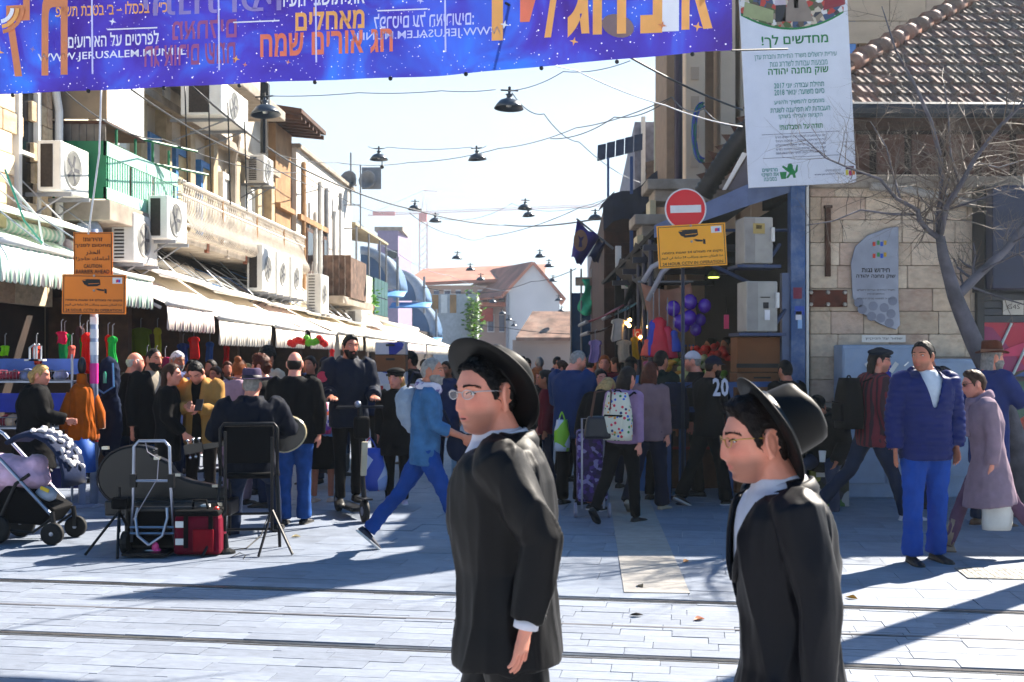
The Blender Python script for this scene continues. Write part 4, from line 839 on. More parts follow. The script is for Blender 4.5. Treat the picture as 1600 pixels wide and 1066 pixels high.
# blue arched market canopies
m_tb = M('arch_blue', '6486ac', .5, var=.2, scale=.6, trl=.3); m_tw = M('arch_white', 'b8c4d4', .5, var=.1, trl=.3)
for i, (px, py0, py1, D, w, lab) in enumerate(((600, 385, 452, 46, 62, 'nearest and tallest blue arched market canopy on the left'), (645, 420, 470, 54, 52, 'second blue arched canopy, just behind the tallest one'), (668, 470, 525, 58, 40, 'grey lit arched canopy low behind the awnings'), (708, 478, 540, 66, 46, 'farthest blue arched canopy before the tiled house'))):
    s_ = D / FPX; h = (py1 - py0) * s_; ww = w * s_; c = U(px, py1, D)
    t = thing('arched_canopy', lab, 'canopy', c, STREET_ROT, 'blue arched canopies over the side stalls')
    b = MB(); b.sheet(12, 6, lambda u, v: Vector((ww * (math.sin(u * math.pi / 2) - .6), v * 2.2, h * math.cos(u * math.pi / 2)))); b.obj('vault', m_tb, t, True, solid=.03)
    b = MB(); n = 12; b.sheet(12, 1, lambda u, v: Vector((ww * (math.sin(u * math.pi / 2) * (1 - .30 * v) - .6), -.02, h * math.cos(u * math.pi / 2) * (1 - .18 * v)))); b.obj('gable_band', m_tw, t, True, solid=.04)
    b = MB(); b.prism([(ww * (math.sin(u * math.pi / 24) * .7 - .6), .05, h * .82 * math.cos(u * math.pi / 24)) for u in range(13)] + [(-ww * .6, .05, 0)], (0, .03, 0)); b.obj('gable_sheet', m_tb, t)
    b = MB(); b.tube([(ww * .35, -.05, -h * .4), (ww * .35, -.05, h * .75)], .06, 6); b.obj('post', m_grey, t)
    b = MB(); b.sheet(4, 4, lambda u, v: Vector((-ww * .6 + u * ww * 1.2, -1.2 + v, -.1 - .3 * (1 - v)))); b.obj('front_awning', M('awn_sky', '4c88c0', .6, var=.2), t, True, solid=.03)
# tower crane
t = thing('tower_crane', 'faint white and red tower crane far beyond the roofs', 'crane')
D = 230; cm = M('crane_paint', 'c8b0b0', .6); cr = M('crane_red', 'b86a68', .6); s_ = D / FPX
b = MB(); x0, x1 = U(655, 0, D).x, U(667, 0, D).x; zt, zb_ = U(0, 345, D).z, 0
for x in (x0, x1):
    for y in (0, x1 - x0): b.tube([(x, D + y, zb_), (x, D + y, zt)], .10, 4)
k = 0; z = 0
while z < zt - 1: b.tube([(x0, D, z), (x1, D, z + 1.6)], .07, 4); b.tube([(x1, D, z), (x0, D, z + 1.6)], .07, 4); z += 1.6
b.obj('lattice_tower', cm, t)
b = MB(); zj = U(0, 330, D).z
b.tube([U(575, 337, D), U(1000, 320, D)], .12, 4); b.tube([U(600, 333, D), U(1000, 317, D)], .08, 4)
for i in range(60): px = 600 + i * 6.6; b.tube([U(px, 336 - (px - 575) * .04, D), U(px + 3.3, 332.5 - (px - 600) * .04, D)], .05, 3)
b.obj('jib', cm, t); b = MB(); b.box(U(600, 334, D), (4.5, 1, .8)); b.obj('counterweight', cr, t)
b = MB(); b.box(U(661, 340, D), (1.6, 2, 1.6)); b.obj('cabin', cr, t)
b = MB(); b.tube([U(658, 335, D), U(663, 296, D), U(668, 335, D)], .12, 4); b.tube([U(663, 297, D), U(575, 336, D)], .05, 3); b.tube([U(663, 297, D), U(900, 323, D)], .05, 3); b.tube([U(663, 298, D), U(683, 299, D)], .12, 4); b.obj('head_frame', cm, t)
# ================================================================ lamps, wires, banner, signs
lm_ = M('lamp_slate', '3c4650', .35, .3, var=.1); lw_ = M('lamp_inside', 'd0d0cc', .5)
prof = [(.006, .245), (.02, .235), (.02, .20), (.055, .195), (.035, .17), (.04, .135), (.075, .13), (.13, .105), (.175, .05), (.205, .0), (.198, 0), (.165, .045), (.12, .09), (0, .11)]
b = MB(); b.lathe(prof, 20); dome_me = b.mesh('lamp_dome', lm_, True)
b = MB(); b.lathe([(0, .02), (.035, .03), (.04, .06), (.02, .1)], 10); bulb_me = b.mesh('bulb', lw_, True)
b = MB(); b.tube([(-.12, 0, .25), (.12, 0, .25)], .012, 5); b.tube([(0, 0, .22), (0, 0, .30)], .02, 6); hang_me = b.mesh('hanger', m_black)
LAMPS = [(415, 180, 48, 'grey dome lamp hanging just below the banner at the left, before the ochre house'), (795, 170, 47, 'biggest dome lamp, hanging under the banner in the open sky'), (592, 250, 29, 'left one of the two dome lamps side by side with a dark bulb below'), (746, 250, 30, 'right one of the two dome lamps side by side in the open sky'),
 (648, 328, 22, 'dome lamp hanging on the thick cable above the crane cabin'), (680, 347, 20, 'dome lamp just right of the crane mast'), (820, 327, 23, 'upper of two overlapping dome lamps in the sky left of the flag'), (826, 338, 20, 'lower of two overlapping dome lamps in the sky left of the flag'),
 (930, 343, 23, 'dark dome lamp bracketed beside the brown market house above the flag'), (714, 405, 17, 'dome lamp in the sky above the ridge of the tiled house'), (844, 402, 17, 'dome lamp just above the gable apex'), (735, 423, 16, 'dome lamp in front of the red tiled roof ridge'), (858, 417, 16, 'dome lamp right of the gable apex'), (751, 438, 15, 'dome lamp at the eave of the red tiled roof'), (864, 440, 14, 'dome lamp in the sky right of the gable slope')]
FARL = [(770, 473), (873, 470), (785, 491), (795, 501), (877, 487), (803, 510), (843, 512), (881, 502), (886, 511), (811, 526), (849, 527), (886, 527), (817, 534), (852, 533), (888, 533), (822, 541), (892, 544), (866, 541)]
def lamp(px, py, w, lab, grp='dome lamps strung over the lane'):
    D = .41 * FPX / w; c = U(px, py, D); t = thing('hanging_lamp', lab, 'lamp', c, rnd.uniform(-.3, .3), grp); t.rotation_euler = (rnd.uniform(-.05, .05), rnd.uniform(-.08, .08), 0)
    child('lamp_dome', dome_me, t); child('bulb', bulb_me, t); child('hanger', hang_me, t); return c
lampc = [lamp(*l) for l in LAMPS]
fl = [lamp(px, py, 13 - i * .32, 'small far dome lamp among the cluster at the end of the lane', 'far dome lamps at the end of the lane') for i, (px, py) in enumerate(FARL)]
t = thing('dark_bulb', 'round dark bulb hanging below the left of the paired lamps', 'bulb', U(597, 261, 24)); b = MB(); b.ball((0, 0, 0), .045, 12, 8); b.obj('globe', m_black, t, True); b = MB(); b.tube([(0, 0, .04), (0, 0, .14)], .012, 5); b.obj('neck', m_black, t)
wire_m = M('wire_black', '14161c', .5); wire_g = M('wire_grey', '6c7684', .5); wire_w = M('wire_white', 'c8ccd0', .5); wire_t = M('wire_teal', '1a7a6a', .5)
def wire(pts, label, r=.009, sag=.15, mt=None, name='overhead_cable'):
    P = [U(*p) for p in pts]; out = []
    for i in range(len(P) - 1):
        n = 10
        for k in range(n + (i == len(P) - 2)):
            u = k / n; q = P[i].lerp(P[i + 1], u); q.z -= sag * 4 * u * (1 - u); out.append(q)
    b = MB(); b.tube(out, r, 5); tag(b.obj(name, mt or wire_m, None, True), label, 'cable', 'cables over the market lane')
wire([(300, 135, 17), (475, 265, 25), (648, 328, 32), (790, 352, 40), (945, 340, 24)], 'thick black cable sweeping from the cream house past the crane to the brown market house', .02, .1)
wire([(205, 140, 14), (405, 250, 22), (520, 300, 35)], 'black cable crossing in front of the cream balcony house', .012, .1)
wire([(100, 142, 13), (255, 218, 17), (470, 270, 26), (600, 334, 36)], 'thin black cable running along the left facades', .01, .15)
wire([(790, 5, 9), (985, 90, 10.5), (1160, 172, 12)], 'black cable running down across the right end of the banner to the white sign', .011, .03)
wire([(800, 75, 11), (900, 110, 12), (1040, 165, 12.5), (1160, 198, 12.8)], 'pale thin cable from the banner to the duct', .007, .03, wire_w)
wire([(415, 150, 15), (560, 145, 15), (690, 142, 15), (775, 140, 15)], 'thin horizontal cable holding the biggest dome lamp', .006, .02, wire_g)
wire([(795, 142, 15), (880, 112, 14), (985, 95, 13)], 'thin cable from the biggest lamp up to the banner', .006, .05, wire_g)
wire([(575, 229, 24), (606, 230, 24), (735, 230, 24), (760, 228, 24)], 'thin cable holding the paired dome lamps', .007, .05, wire_g)
wire([(430, 240, 26), (525, 254, 30), (640, 254, 32), (780, 232, 30), (900, 200, 25), (1050, 152, 19)], 'long thin cable sagging across the whole sky', .010, .08)
wire([(860, 217, 24), (960, 183, 22), (1050, 152, 19), (1100, 170, 16), (1165, 190, 13)], 'bundle cable from the sky to the sandstone columns', .010, .12)
wire([(800, 145, 15), (850, 178, 17), (905, 222, 20), (1000, 285, 24)], 'thin looping cable from the biggest lamp down to the grey house', .007, .1, wire_g)
wire([(640, 333, 32), (715, 368, 34), (760, 370, 36), (905, 325, 30), (960, 300, 24)], 'looping black cable right of the crane', .010, .12)
wire([(660, 448, 50), (750, 458, 50), (830, 440, 46), (900, 420, 36)], 'cable in front of the far red roof', .014, .1)
wire([(735, 504, 45), (790, 512, 45), (890, 522, 40), (935, 521, 36)], 'low cable across the end of the lane', .014, .05)
wire([(680, 340, 40), (800, 318, 42), (945, 312, 30)], 'faint cable high beyond the paired lamps', .009, .3, wire_g)
wire([(560, 345, 46), (620, 395, 50), (700, 430, 60), (800, 455, 62)], 'faint cable running down behind the canopy posts', .012, .2, wire_g)
wire([(0, 270, 12), (60, 340, 12.6), (68, 385, 12.8)], 'white flexible conduit curving down at the left edge', .012, .0, wire_w)
wire([(0, 330, 12.5), (62, 378, 13), (115, 405, 13.2)], 'grey rod over the left awnings', .011, .0, wire_g)
wire([(8, 265, 12), (38, 345, 12.4), (66, 380, 12.6)], 'teal hose beside the white conduit', .012, .0, wire_t)
wire([(30, 318, 12.6), (115, 372, 13.6)], 'pale rod crossing behind the caution sign', .010, .0, wire_g)
wire([(158, 140, 11.8), (155, 240, 11.9), (138, 366, 12.1)], 'white cable hanging from the banner to the orange signs', .010, .0, wire_w)
for px, py0, py1 in ((289, 135, 285), (326, 160, 300), (356, 160, 320), (382, 190, 330)): wire([(px, py0, 18), (px + 4, py1, 18.4)], {289: 'upright black cable before the first cream pilasters', 326: 'upright black cable before the blue door frames', 356: 'upright black cable before the drain pipe', 382: 'upright black cable right of the drain pipe'}[px], .012, .0)
t = thing('lamp_post', 'dark slender post behind the left dome lamp', 'post', (0, 0, 0)); b = MB(); p = U(412, 300, 17); b.tube([(p.x, 17, 4.7), (p.x, 17, 5.9)], .05, 8); b.box((p.x + .02, 17, 5.6), (.12, .12, .3)); b.obj('shaft', m_black, t)
# ---------------------------------------------------------------- banner
t = thing('festival_banner', 'violet blue starry festival banner with orange Hebrew letters strung across the street', 'banner')
BO = Vector((0, 9.02, 0)); bx = Vector((1, -.152, 0)).normalized()
def BP(px, py, off=0.):   # the banner plane seen at a pixel
    d = Vector(((px - 800) / FPX, 1, (HZ - py) / FPX)); n = Vector((.152, 1, 0)).normalized(); s_ = n.dot(BO) / n.dot(d); return Vector((0, 0, CH)) + d * s_ - n * off
bm2 = M('banner_cloth', '4438b8', .6, var=.0, trl=.36); N, L, p = nodes_of(bm2)
tc = N.new('ShaderNodeTexCoord'); n1 = N.new('ShaderNodeTexNoise'); n1.inputs['Scale'].default_value = 1.6; n1.inputs['Detail'].default_value = 5; n1.inputs['Distortion'].default_value = .8; L.new(tc.outputs['Object'], n1.inputs[0])
cr = N.new('ShaderNodeValToRGB'); e = cr.color_ramp.elements; e[0].position = .32; e[0].color = (*srgb('341c74'), 1); e[1].position = .72; e[1].color = (*srgb('2c62d0'), 1); x = e.new(.52); x.color = (*srgb('38309c'), 1); L.new(n1.outputs[0], cr.inputs[0])
out = cr.outputs[0]
for sc, th in ((14, .085), (26, .09), (7, .05)):
    vo = N.new('ShaderNodeTexVoronoi'); vo.inputs['Scale'].default_value = sc; L.new(tc.outputs['Object'], vo.inputs['Vector']); lt = N.new('ShaderNodeMath'); lt.operation = 'LESS_THAN'; lt.inputs[1].default_value = th
    L.new(vo.outputs['Distance'], lt.inputs[0]); mx = N.new('ShaderNodeMix'); mx.data_type = 'RGBA'; L.new(lt.outputs[0], mx.inputs[0]); L.new(out, mx.inputs[6]); mx.inputs[7].default_value = (*srgb('d8d8f4'), 1); out = mx.outputs[2]
for l in list(N['Principled BSDF'].inputs['Base Color'].links): L.remove(l)
L.new(out, p.inputs['Base Color']); tn = [n for n in N if n.type == 'BSDF_TRANSLUCENT'][0]; L.new(out, tn.inputs['Color'])
def ripple(pt, s): return Vector((.0, -.03 * math.sin(s * 2.3) - .012 * math.sin(s * 7 + pt.z * 4), 0))
bot = [(-60, 150), (0, 148), (165, 139), (400, 131), (690, 117), (930, 98), (1100, 81), (1145, 78)]
def botat(px):
    for (a, ya), (c, yc) in zip(bot, bot[1:]):
        if px <= c: return ya + (yc - ya) * (px - a) / (c - a)
    return 78
def bsurf(u, v):
    px = -60 + u * 1205; py = botat(px); pb = BP(px, py); top = 5.35; q = Vector((pb.x, pb.y, pb.z + v * (top - pb.z))); return q + ripple(q, q.x)
b = MB(); b.sheet(80, 14, bsurf); b.obj('cloth', bm2, t, True)
for i, px in enumerate(range(20, 1140, 118)): b = MB(); b.ball(BP(px, botat(px) + 2), .018, 8, 6); b.obj('grommet', m_black, t)
b = MB(); b.tube([BP(-80, -140), BP(1160, -140)], .012, 6); b.obj('hanging_rope', wire_m, t)
b = MB(); b.tube([BP(1143, 79), BP(1185, 60) + Vector((.3, .3, 0))], .008, 5); b.obj('tie_rope', wire_m, t)
orange = M('ban_orange', 'ffb464', .6, var=.06); orange2 = M('ban_dkorange', 'e08a5c', .6, var=.06); red = M('ban_red', 'f88060', .6, var=.06); cream = M('ban_cream', 'f6f2f8', .6, var=.03); faint = M('ban_faint', '9a88c8', .6, var=.1); frose = M('ban_rose', 'a8588c', .6, var=.1); lil = M('ban_lilac', 'dcd8ff', .6, var=.03)
def btext(s_, px, py, hpx, wpx, mt, bold=.01, mirror=False, slope=-.045, name='lettering'):  # mirrored letters: back print lit through the cloth, mixed into flat colours
    o_ = BP(px, py, .035 + .012); sc = o_.y / FPX
    X = (BP(px + 50, py + 50 * slope) - BP(px - 50, py - 50 * slope)); Y = Vector((0, 0, 1))
    Mx = frame_mat(o_, X, Y)
    if mirror: Mx = Mx @ Matrix.Diagonal((-1, 1, 1, 1))
    ob = text(s_, mt, t, Mx, hpx * sc, wpx * sc * 1.0, bold, name=name)
btext('כ״ה בכסלו – ב׳ בטבת תש״פ', 178, 16, 20, 186, orange, .012)
btext('לפרטים על האירועים:', 179, 64, 22, 156, cream, .016)
btext('WWW.JERUSALEM.MUNI.IL', 178, 89, 15, 248, cream, .012)
btext('מאחלים', 323, 45, 36, 106, frose, .02, True)
btext('חג אורים שמח', 300, 88, 34, 150, frose, .02, True)
btext('מאחלים', 518, 31, 36, 112, orange, .03)
btext('חג אורים שמח', 512, 70, 38, 215, red, .03)
btext('לפרטים על האירועים:', 664, 33, 24, 160, lil, .012, True)
btext('WWW.JERUSALEM.MUNI.IL', 668, 57, 16, 246, lil, .008, True)
btext('יתנת ועיר', 345, 8, 30, 250, faint, .015, True)
btext('את תושבי העיר', 505, 0, 22, 140, cream, .015)
for s_, px, w, mt, dy in (('א', 1088, 50, orange, 0), ('ו', 1048, 26, cream, 1), ('נ', 1018, 34, orange, 2), ('ה', 953, 52, orange, 0), ('ג', 905, 34, orange, 2), ('ל', 858, 34, orange, 0), ('י', 826, 24, red, -26), ('ך', 758, 60, orange, 0)):
    btext(s_, px, 2 - (px - 760) * .055 + dy, 130, w, mt, .03)
btext('ח', 90, 52, 136, 44, orange2, .03, True); btext('ל', 33, 52, 140, 40, orange2, .03, True)
def bpoly(pts, mt, name, off=.05): b = MB(); b.prism([BP(x, y, off) for x, y in pts], (0, .002, 0)); b.obj(name, mt, t)
for px, y0, y1 in ((148, 0, 118), (345, 0, 112), (496, -5, 100), (697, -8, 84)): bpoly([(px - 1, y0), (px + 1.5, y0), (px + 2.5, y1), (px, y1)], lil, 'line_print')
for x0, x1, y in ((172, 250, 48), (368, 440, 37), (592, 670, 19)): bpoly([(x0, y), (x1, y - 3), (x1, y - 1), (x0, y + 2)], cream, 'line_print')
for i, (r0, mt) in enumerate(((24, cream), (32, orange), (40, orange2))): bpoly([(4 + r0 * math.cos(a), 16 + r0 * math.sin(a)) for a in [k * 1.4 / 8 for k in range(9)]] + [(4 + (r0 - 6) * math.cos(a), 16 + (r0 - 6) * math.sin(a)) for a in [k * 1.4 / 8 for k in range(8, -1, -1)]], mt, 'rainbow_print', .055)
bpoly([(966 + 25 * math.cos(a) , 43 + 18 * math.sin(a) + 4 * math.cos(a)) for a in [k * math.pi / 10 for k in range(20)]], M('ban_planet', 'b89a98', .6, trl=.5), 'planet_print', .044)
for x, y, r, mt in ((181, 37, 6, cream), (373, 95, 6, orange), (387, 104, 4, orange2), (790, 42, 7, cream), (1035, 43, 7, orange2), (660, 5, 5, lil), (57, 80, 5, faint), (898, 68, 7, orange), (1090, 45, 8, orange), (4, 84, 9, orange), (454, 100, 4, orange2)):
    bpoly([(x + (r if k % 2 == 0 else r * .32) * math.cos(k * math.pi / 4 + .2), y + (r if k % 2 == 0 else r * .32) * math.sin(k * math.pi / 4 + .2)) for k in range(8)], mt, 'star_print', .058)
# ---------------------------------------------------------------- orange signs on the left pole
def cctv(parent, c, w, mt, rz=0, roll=0):
    h = w * .62; Rm = Matrix.Translation(c) @ Euler((0, roll, rz)).to_matrix().to_4x4()
    def box(name, x, z, ww, hh, m_, y=-.006, th=.004): b = MB(); b.box((0, 0, 0), (ww, th, hh)); me = b.mesh(name, m_); me.transform(Rm @ Matrix.Translation((x, y, z))); return link(name, me, parent)
    box('sign_plate', 0, 0, w, h, mt, 0, .008)
    for s_ in (-1, 1): box('border', s_ * (w / 2 - .018), 0, .006, h - .036, ink); box('border', 0, s_ * (h / 2 - .018), w - .036, .006, ink)
    def poly(name, pts, m_, y=-.007):
        b = MB(); b.prism([Rm @ Vector((x * w, y, z * w)) for x, z in pts], Rm.to_3x3() @ Vector((0, .004, 0))); b.obj(name, m_, parent)
    poly('camera_symbol', [(-.18, .225), (-.1, .235), (.09, .235), (.1, .15), (.05, .125), (-.1, .12), (-.15, .17), (-.13, .22)], ink)
    poly('camera_symbol', [(-.19, .215), (-.135, .21), (-.1, .13), (-.15, .15)], ink, -.008)
    poly('camera_symbol', [(.02, .085), (.06, .09), (.16, .075), (.16, .05), (.08, .055)], ink); poly('camera_symbol', [(.165, .09), (.2, .08), (.2, .01), (.165, .02)], ink)
    poly('camera_line', [(-.09, .165), (.085, .175), (.085, .168), (-.085, .157)], mt, -.009)
    poly('sticker', [(.29, .265), (.44, .265), (.44, .17), (.29, .17)], m_white)
    for k, c_ in enumerate(('c8284c', '4c4cc0')): poly('sticker_logo', [(.345 + k * .04, .23), (.385 + k * .03, .24), (.385 + k * .03, .19), (.345 + k * .04, .185)], M('stl_' + c_, c_, .5), -.009)
    def tx(s_, z, hh, ww, bold): text(s_, ink, parent, Rm @ frame_mat((0, -.0075, z * w), (1, 0, 0), (0, 0, 1)), hh * w, ww * w, bold)
    tx('מקום זה מצולם 24 שעות ביממה', -.095, .045, .88, .018); tx('هذا المكان مصور ومراقب 24 ساعة في اليوم', -.17, .05, .90, .012); tx('24 HOUR CCTV IN OPERATION', -.25, .044, .88, .014)
    for z in (.29, .06): b = MB(); b.lathe([(.014, 0), (.01, .006), (0, .007)], 8, Rm @ Vector((0, -.006, z * w)), (R(90), 0, 0)); b.obj('bolt', MATS['bolt'], parent)
sign_o = M('sign_orange', 'd8740c', .4, var=.03); sign_y = M('sign_amber', 'f2a418', .4, var=.03)
DL = 12.2; bs = G(150, 800); pl = U(147, 600, DL)
t = thing('sign_pole', 'whitish blue galvanised pole with pink stickers carrying the two orange signs', 'pole', (pl.x, DL, 0))
b = MB(); b.tube([(0, 0, 0), (0, 0, 3.0)], .042, 12); b.obj('shaft', M('pole_galv', '8f9cb4', .4, .35, var=.25, scale=5, stain=.4, stcol='c8ccd8'), t, True)
for z, h, c in ((2.05, .08, 'd8d8dc'), (1.92, .1, 'c8ccd4'), (1.78, .14, 'd0d4dc')): b = MB(); b.tube([(0, 0, z - h), (0, 0, z)], .0435, 12); b.obj('wrap_sticker', M('wr_' + c, c, .5), t)
b = MB(); b.tube([(0, 0, 1.33), (0, 0, 1.55)], .045, 12); b.obj('pink_sticker', M('pink_st', 'd0288c', .5), t); b = MB(); b.tube([(0, 0, .7), (0, 0, .82)], .045, 12); b.obj('red_reflector', M('red_st', 'c81c1c', .4), t)
b = MB(); b.lathe([(.1, 0), (.1, .015), (.05, .03)], 12); b.obj('base', MATS['pole_galv'], t)
t = thing('caution_sign', 'upper orange sign reading CAUTION BARRIER AHEAD on the left pole', 'sign', (0, 0, 0))
c = U(145, 405, DL - .06); w_, h_ = 61 * DL / FPX, 84 * DL / FPX
b = MB(); b.box(c + Vector((0, .012, 0)), (w_, .008, h_)); b.obj('sign_plate', sign_o, t)
for s_ in (-1, 1): b = MB(); b.box(c + Vector((s_ * (w_ / 2 - .012), .004, 0)), (.004, .006, h_ - .024)); b.obj('border', ink, t); b = MB(); b.box(c + Vector((0, .004, s_ * (h_ / 2 - .012))), (w_ - .024, .006, .004)); b.obj('border', ink, t)
for s_, py, hp, wp, bd in (('זהירות!', 374, 6.5, 30, .012), ('מחסום לפניך', 384, 7, 55, .012), ('الحذر', 395, 9, 22, .01), ('أمامك حاجز!', 404, 9, 52, .01), ('CAUTION', 416, 6, 28, .012), ('BARRIER AHEAD', 424.5, 6, 52, .012)):
    q = U(145, py, DL - .06); text(s_, ink, t, frame_mat((q.x, q.y - .003, q.z), (1, 0, 0), (0, 0, 1)), hp * DL / FPX, wp * DL / FPX, bd)
t = thing('camera_sign', 'lower orange camera warning sign on the left pole', 'sign', (0, 0, 0), 0, 'camera warning signs'); cctv(t, U(147, 460, DL - .09), 99 * DL / FPX, sign_o, 0, R(.6))
# ---------------------------------------------------------------- no entry sign and amber sign on the right
DR = 12.3; pr = U(1067, 600, DR + .08)
t = thing('sign_pole', 'dark slim pole behind the no entry sign', 'pole', (pr.x, DR + .08, 0)); b = MB(); b.tube([(0, 0, 0), (0, 0, 3.42)], .02, 10); b.obj('shaft', M('pole_dk', '2c3244', .5, .4), t, True); b = MB(); b.lathe([(.08, 0), (.08, .012), (.04, .02)], 12); b.obj('base', MATS['pole_dk'], t)
t = thing('no_entry_sign', 'round red no entry sign with a white bar', 'sign', (0, 0, 0)); c = U(1071, 327, DR); r_ = 32.5 * DR / FPX; Rt = Euler((R(90), 0, 0)).to_matrix()
b = MB(); b.lathe([(r_, 0), (r_, .01), (0, .01)], 40, c, (R(90), 0, 0)); b.obj('rim', m_white, t); b = MB(); b.lathe([(r_ * .93, 0), (r_ * .93, .004), (0, .004)], 40, c + Vector((0, -.011, 0)), (R(90), 0, 0)); b.obj('red_disc', M('sign_red', 'd40a1c', .4, var=.02), t)
b = MB(); b.box(c + Vector((0, -.018, .0)), (r_ * 1.48, .004, r_ * .36), (0, R(-1.5), 0)); b.obj('white_bar', m_white, t)
t = thing('camera_sign', 'tilted amber camera warning sign below the no entry sign', 'sign', (0, 0, 0), 0, 'camera warning signs'); cctv(t, U(1081, 384, DR - .04), 107 * DR / FPX, sign_y, 0, R(-3.2))
# ---------------------------------------------------------------- big white project sign
t = thing('project_sign', 'tall white project board with green Hebrew lettering and a market photograph on top', 'sign', (0, 0, 0))
DS = 12.35; roll = R(-2.9); cs_ = U(1244, 100, DS); sc = DS / FPX
RS = Matrix.Translation(cs_) @ Euler((0, roll, 0)).to_matrix().to_4x4()
def sp(name, pts, mt, y=-.02, th=.003): b = MB(); b.prism([RS @ Vector((x * sc, y, z * sc)) for x, z in pts], RS.to_3x3() @ Vector((0, th, 0))); return b.obj(name, mt, t)
def rect(x0, x1, z0, z1): return [(x0, z0), (x1, z0), (x1, z1), (x0, z1)]
sp('board', rect(-84, 84, -190, 175), M('board_white', 'dcdee4', .45, var=.03), -.018, .03)
m_ph = M_cells('market_print', ['4c5c2c', 'c8b8a0', '2a2a34', '8c7c68', 'b83a2c', 'd8d4d0', '5c4c3c', '3c4c6c'], 18, rough=.4)
arc = [(x, 82 - 26 * (1 - (x / 83) ** 2)) for x in range(-83, 84, 8)]
sp('green_edge', [(x, z - 3.2) for x, z in arc] + [(84, 175), (-83, 175)], M('sign_green', '0c7c3c', .5), -.021)
sp('photo_print', arc + [(83, 172), (-83, 172)], m_ph, -.024)
for pts, c in (([(-20, 66), (30, 64), (12, 120), (0, 120)], '8a7a6c'), ([(-30, 66), (-14, 66), (-12, 92), (-28, 92)], '1c1c24'), ([(-30, 92), (-12, 92), (-13, 108), (-27, 108)], 'c8b8c0'), ([(0, 86), (7, 86), (7, 112), (0, 112)], '2c1c28'), ([(-80, 78), (-34, 64), (-32, 84), (-76, 100)], '9aa070'), ([(45, 80), (80, 88), (80, 108), (50, 100)], '8c2030')): sp('photo_print', pts, M('ph_' + c, c, .5), -.027)
gm = MATS['sign_green']; tl = M('sign_teal', '2a8a7c', .5); nv = M('sign_navy', '2c3458', .5)
def st(s_, x, z, h, w, mt, bold=0.): text(s_, mt, t, RS @ frame_mat((x * sc, -.0215, z * sc), (1, 0, 0), (0, 0, 1)), h * sc, w * sc, bold)
st('מחדשים לך!', -1, 36, 20, 104, gm, .02)
st('עיריית ירושלים משרד התיירות וחברת עדן', -1, 12, 11, 128, tl); st('מבצעות עבודות לשדרוג גגות', 3, 1, 10, 90, tl); st('שוק מחנה יהודה', 2, -13, 13, 94, gm, .02)
st('תחילת עבודה: יוני 2017', 2, -33, 9, 78, tl, .012); st('סיום משוער: ינואר 2018', 2, -44, 9, 78, tl, .012)
st('מוזמנים להמשיך ולהגיע', 1, -60, 9, 78, tl, .01); st('העבודות לא תפרענה לשגרת', 2, -71, 9, 93, tl, .01); st('הקניות והבילוי בשוק!', 2, -82, 9, 68, tl, .01); st('תודה על הסבלנות!', 2, -98, 9, 67, gm, .02)
for i, s_ in enumerate(('יזם: עדן החברה לפיתוח מרכז ירושלים בע״מ', 'ניהול פרויקט: מבנית – אלקנה הנדל', 'אדריכלות: קולקר קולקר אפשטיין אדריכלים', 'קבלן מבצע: אדירם מבנה ומתכת בע״מ', 'מנהל עבודה: חסן לטיף 050-8657785')): st(s_, 0, -114 - i * 6.3, 4.6, 78, nv, .006)
for z in (-109, -146): sp('line_print', rect(-60, 62, z, z + .6), nv, -.0205)
for i, s_ in enumerate(('מרגישים', 'את השינוי', 'בסביבה')): st(s_, -50, -164 - i * 7.2, 5.6, (24, 27, 20)[i], tl, .02)
sp('bin_emblem', [(-35, -168), (-24, -168), (-26, -179), (-33, -179)], gm, -.021)
sp('lion_emblem', [(-25, -166), (-31, -160), (-29, -158), (-23, -162), (-21, -156), (-17, -155), (-14, -158), (-14, -163), (-11, -168), (-8, -158), (-6, -158), (-7, -168), (-11, -172), (-10, -178), (-14, -178), (-15, -173), (-18, -173), (-22, -178), (-26, -178), (-20, -170)], gm, -.021)
st('לפרטים נוספים:', 48, -169, 3.6, 24, nv); st('www.jerusalem.muni.il', 42, -175, 4.2, 46, nv)
for k, (x, z, w, h, c) in enumerate(((68, -164, 13, 5, '5a3a4c'), (68, -170, 4, 8, 'd8c82c'), (73, -171, 4, 8, 'b8286c'), (78, -171, 4, 7, 'd87a2c'))): sp('logo_print', rect(x, x + w, z - h, z), M('lg_' + c, c, .5), -.021 - k * .002)
b = MB()
for x in (-60, 60): b.tube([RS @ Vector((x * sc, .03, -188 * sc)), RS @ Vector((x * sc, .03, 172 * sc))], .02, 6)
b.box(RS @ Vector((0, .05, -100 * sc)), (1.1, .04, .05)); b.box(RS @ Vector((.2, .35, -150 * sc)), (.05, .7, .05)); b.obj('support_frame', m_grey, t)
# ---------------------------------------------------------------- flags
def flag(o_, pts, mt, label, pole, emb=None):
    t = thing('flag', label, 'flag', (0, 0, 0), 0, 'flags on the market house')
    b = MB(); q = [U(*p) for p in pts]
    b.sheet(8, 8, lambda u, v: q[0].lerp(q[1], u).lerp(q[3].lerp(q[2], u), v) + Vector((0, .12 * math.sin(u * 6 + v * 3), .03 * math.sin(u * 9)))); b.obj('cloth', mt, t, True, solid=.006)
    b = MB(); b.tube([U(*p) for p in pole], .018, 6); b.obj('pole', m_grey, t)
    if emb: b = MB(); c = U(*emb); b.prism([c + Vector((.13 * math.cos(a), -.22, .2 * math.sin(a))) for a in [k * math.pi / 8 for k in range(16)]], (0, .01, 0)); e = b.obj('emblem', M('flag_emb', '7a5a48', .7), t); b = MB(); b.prism([c + Vector((x, -.235, z)) for x, z in ((-.04, -.12), (.03, -.12), (.02, -.02), (.07, .08), (.0, .05), (-.05, .1), (-.02, 0))], (0, .01, 0)); b.obj('emblem_figure', M('flag_fig', '2c2250', .7), t)
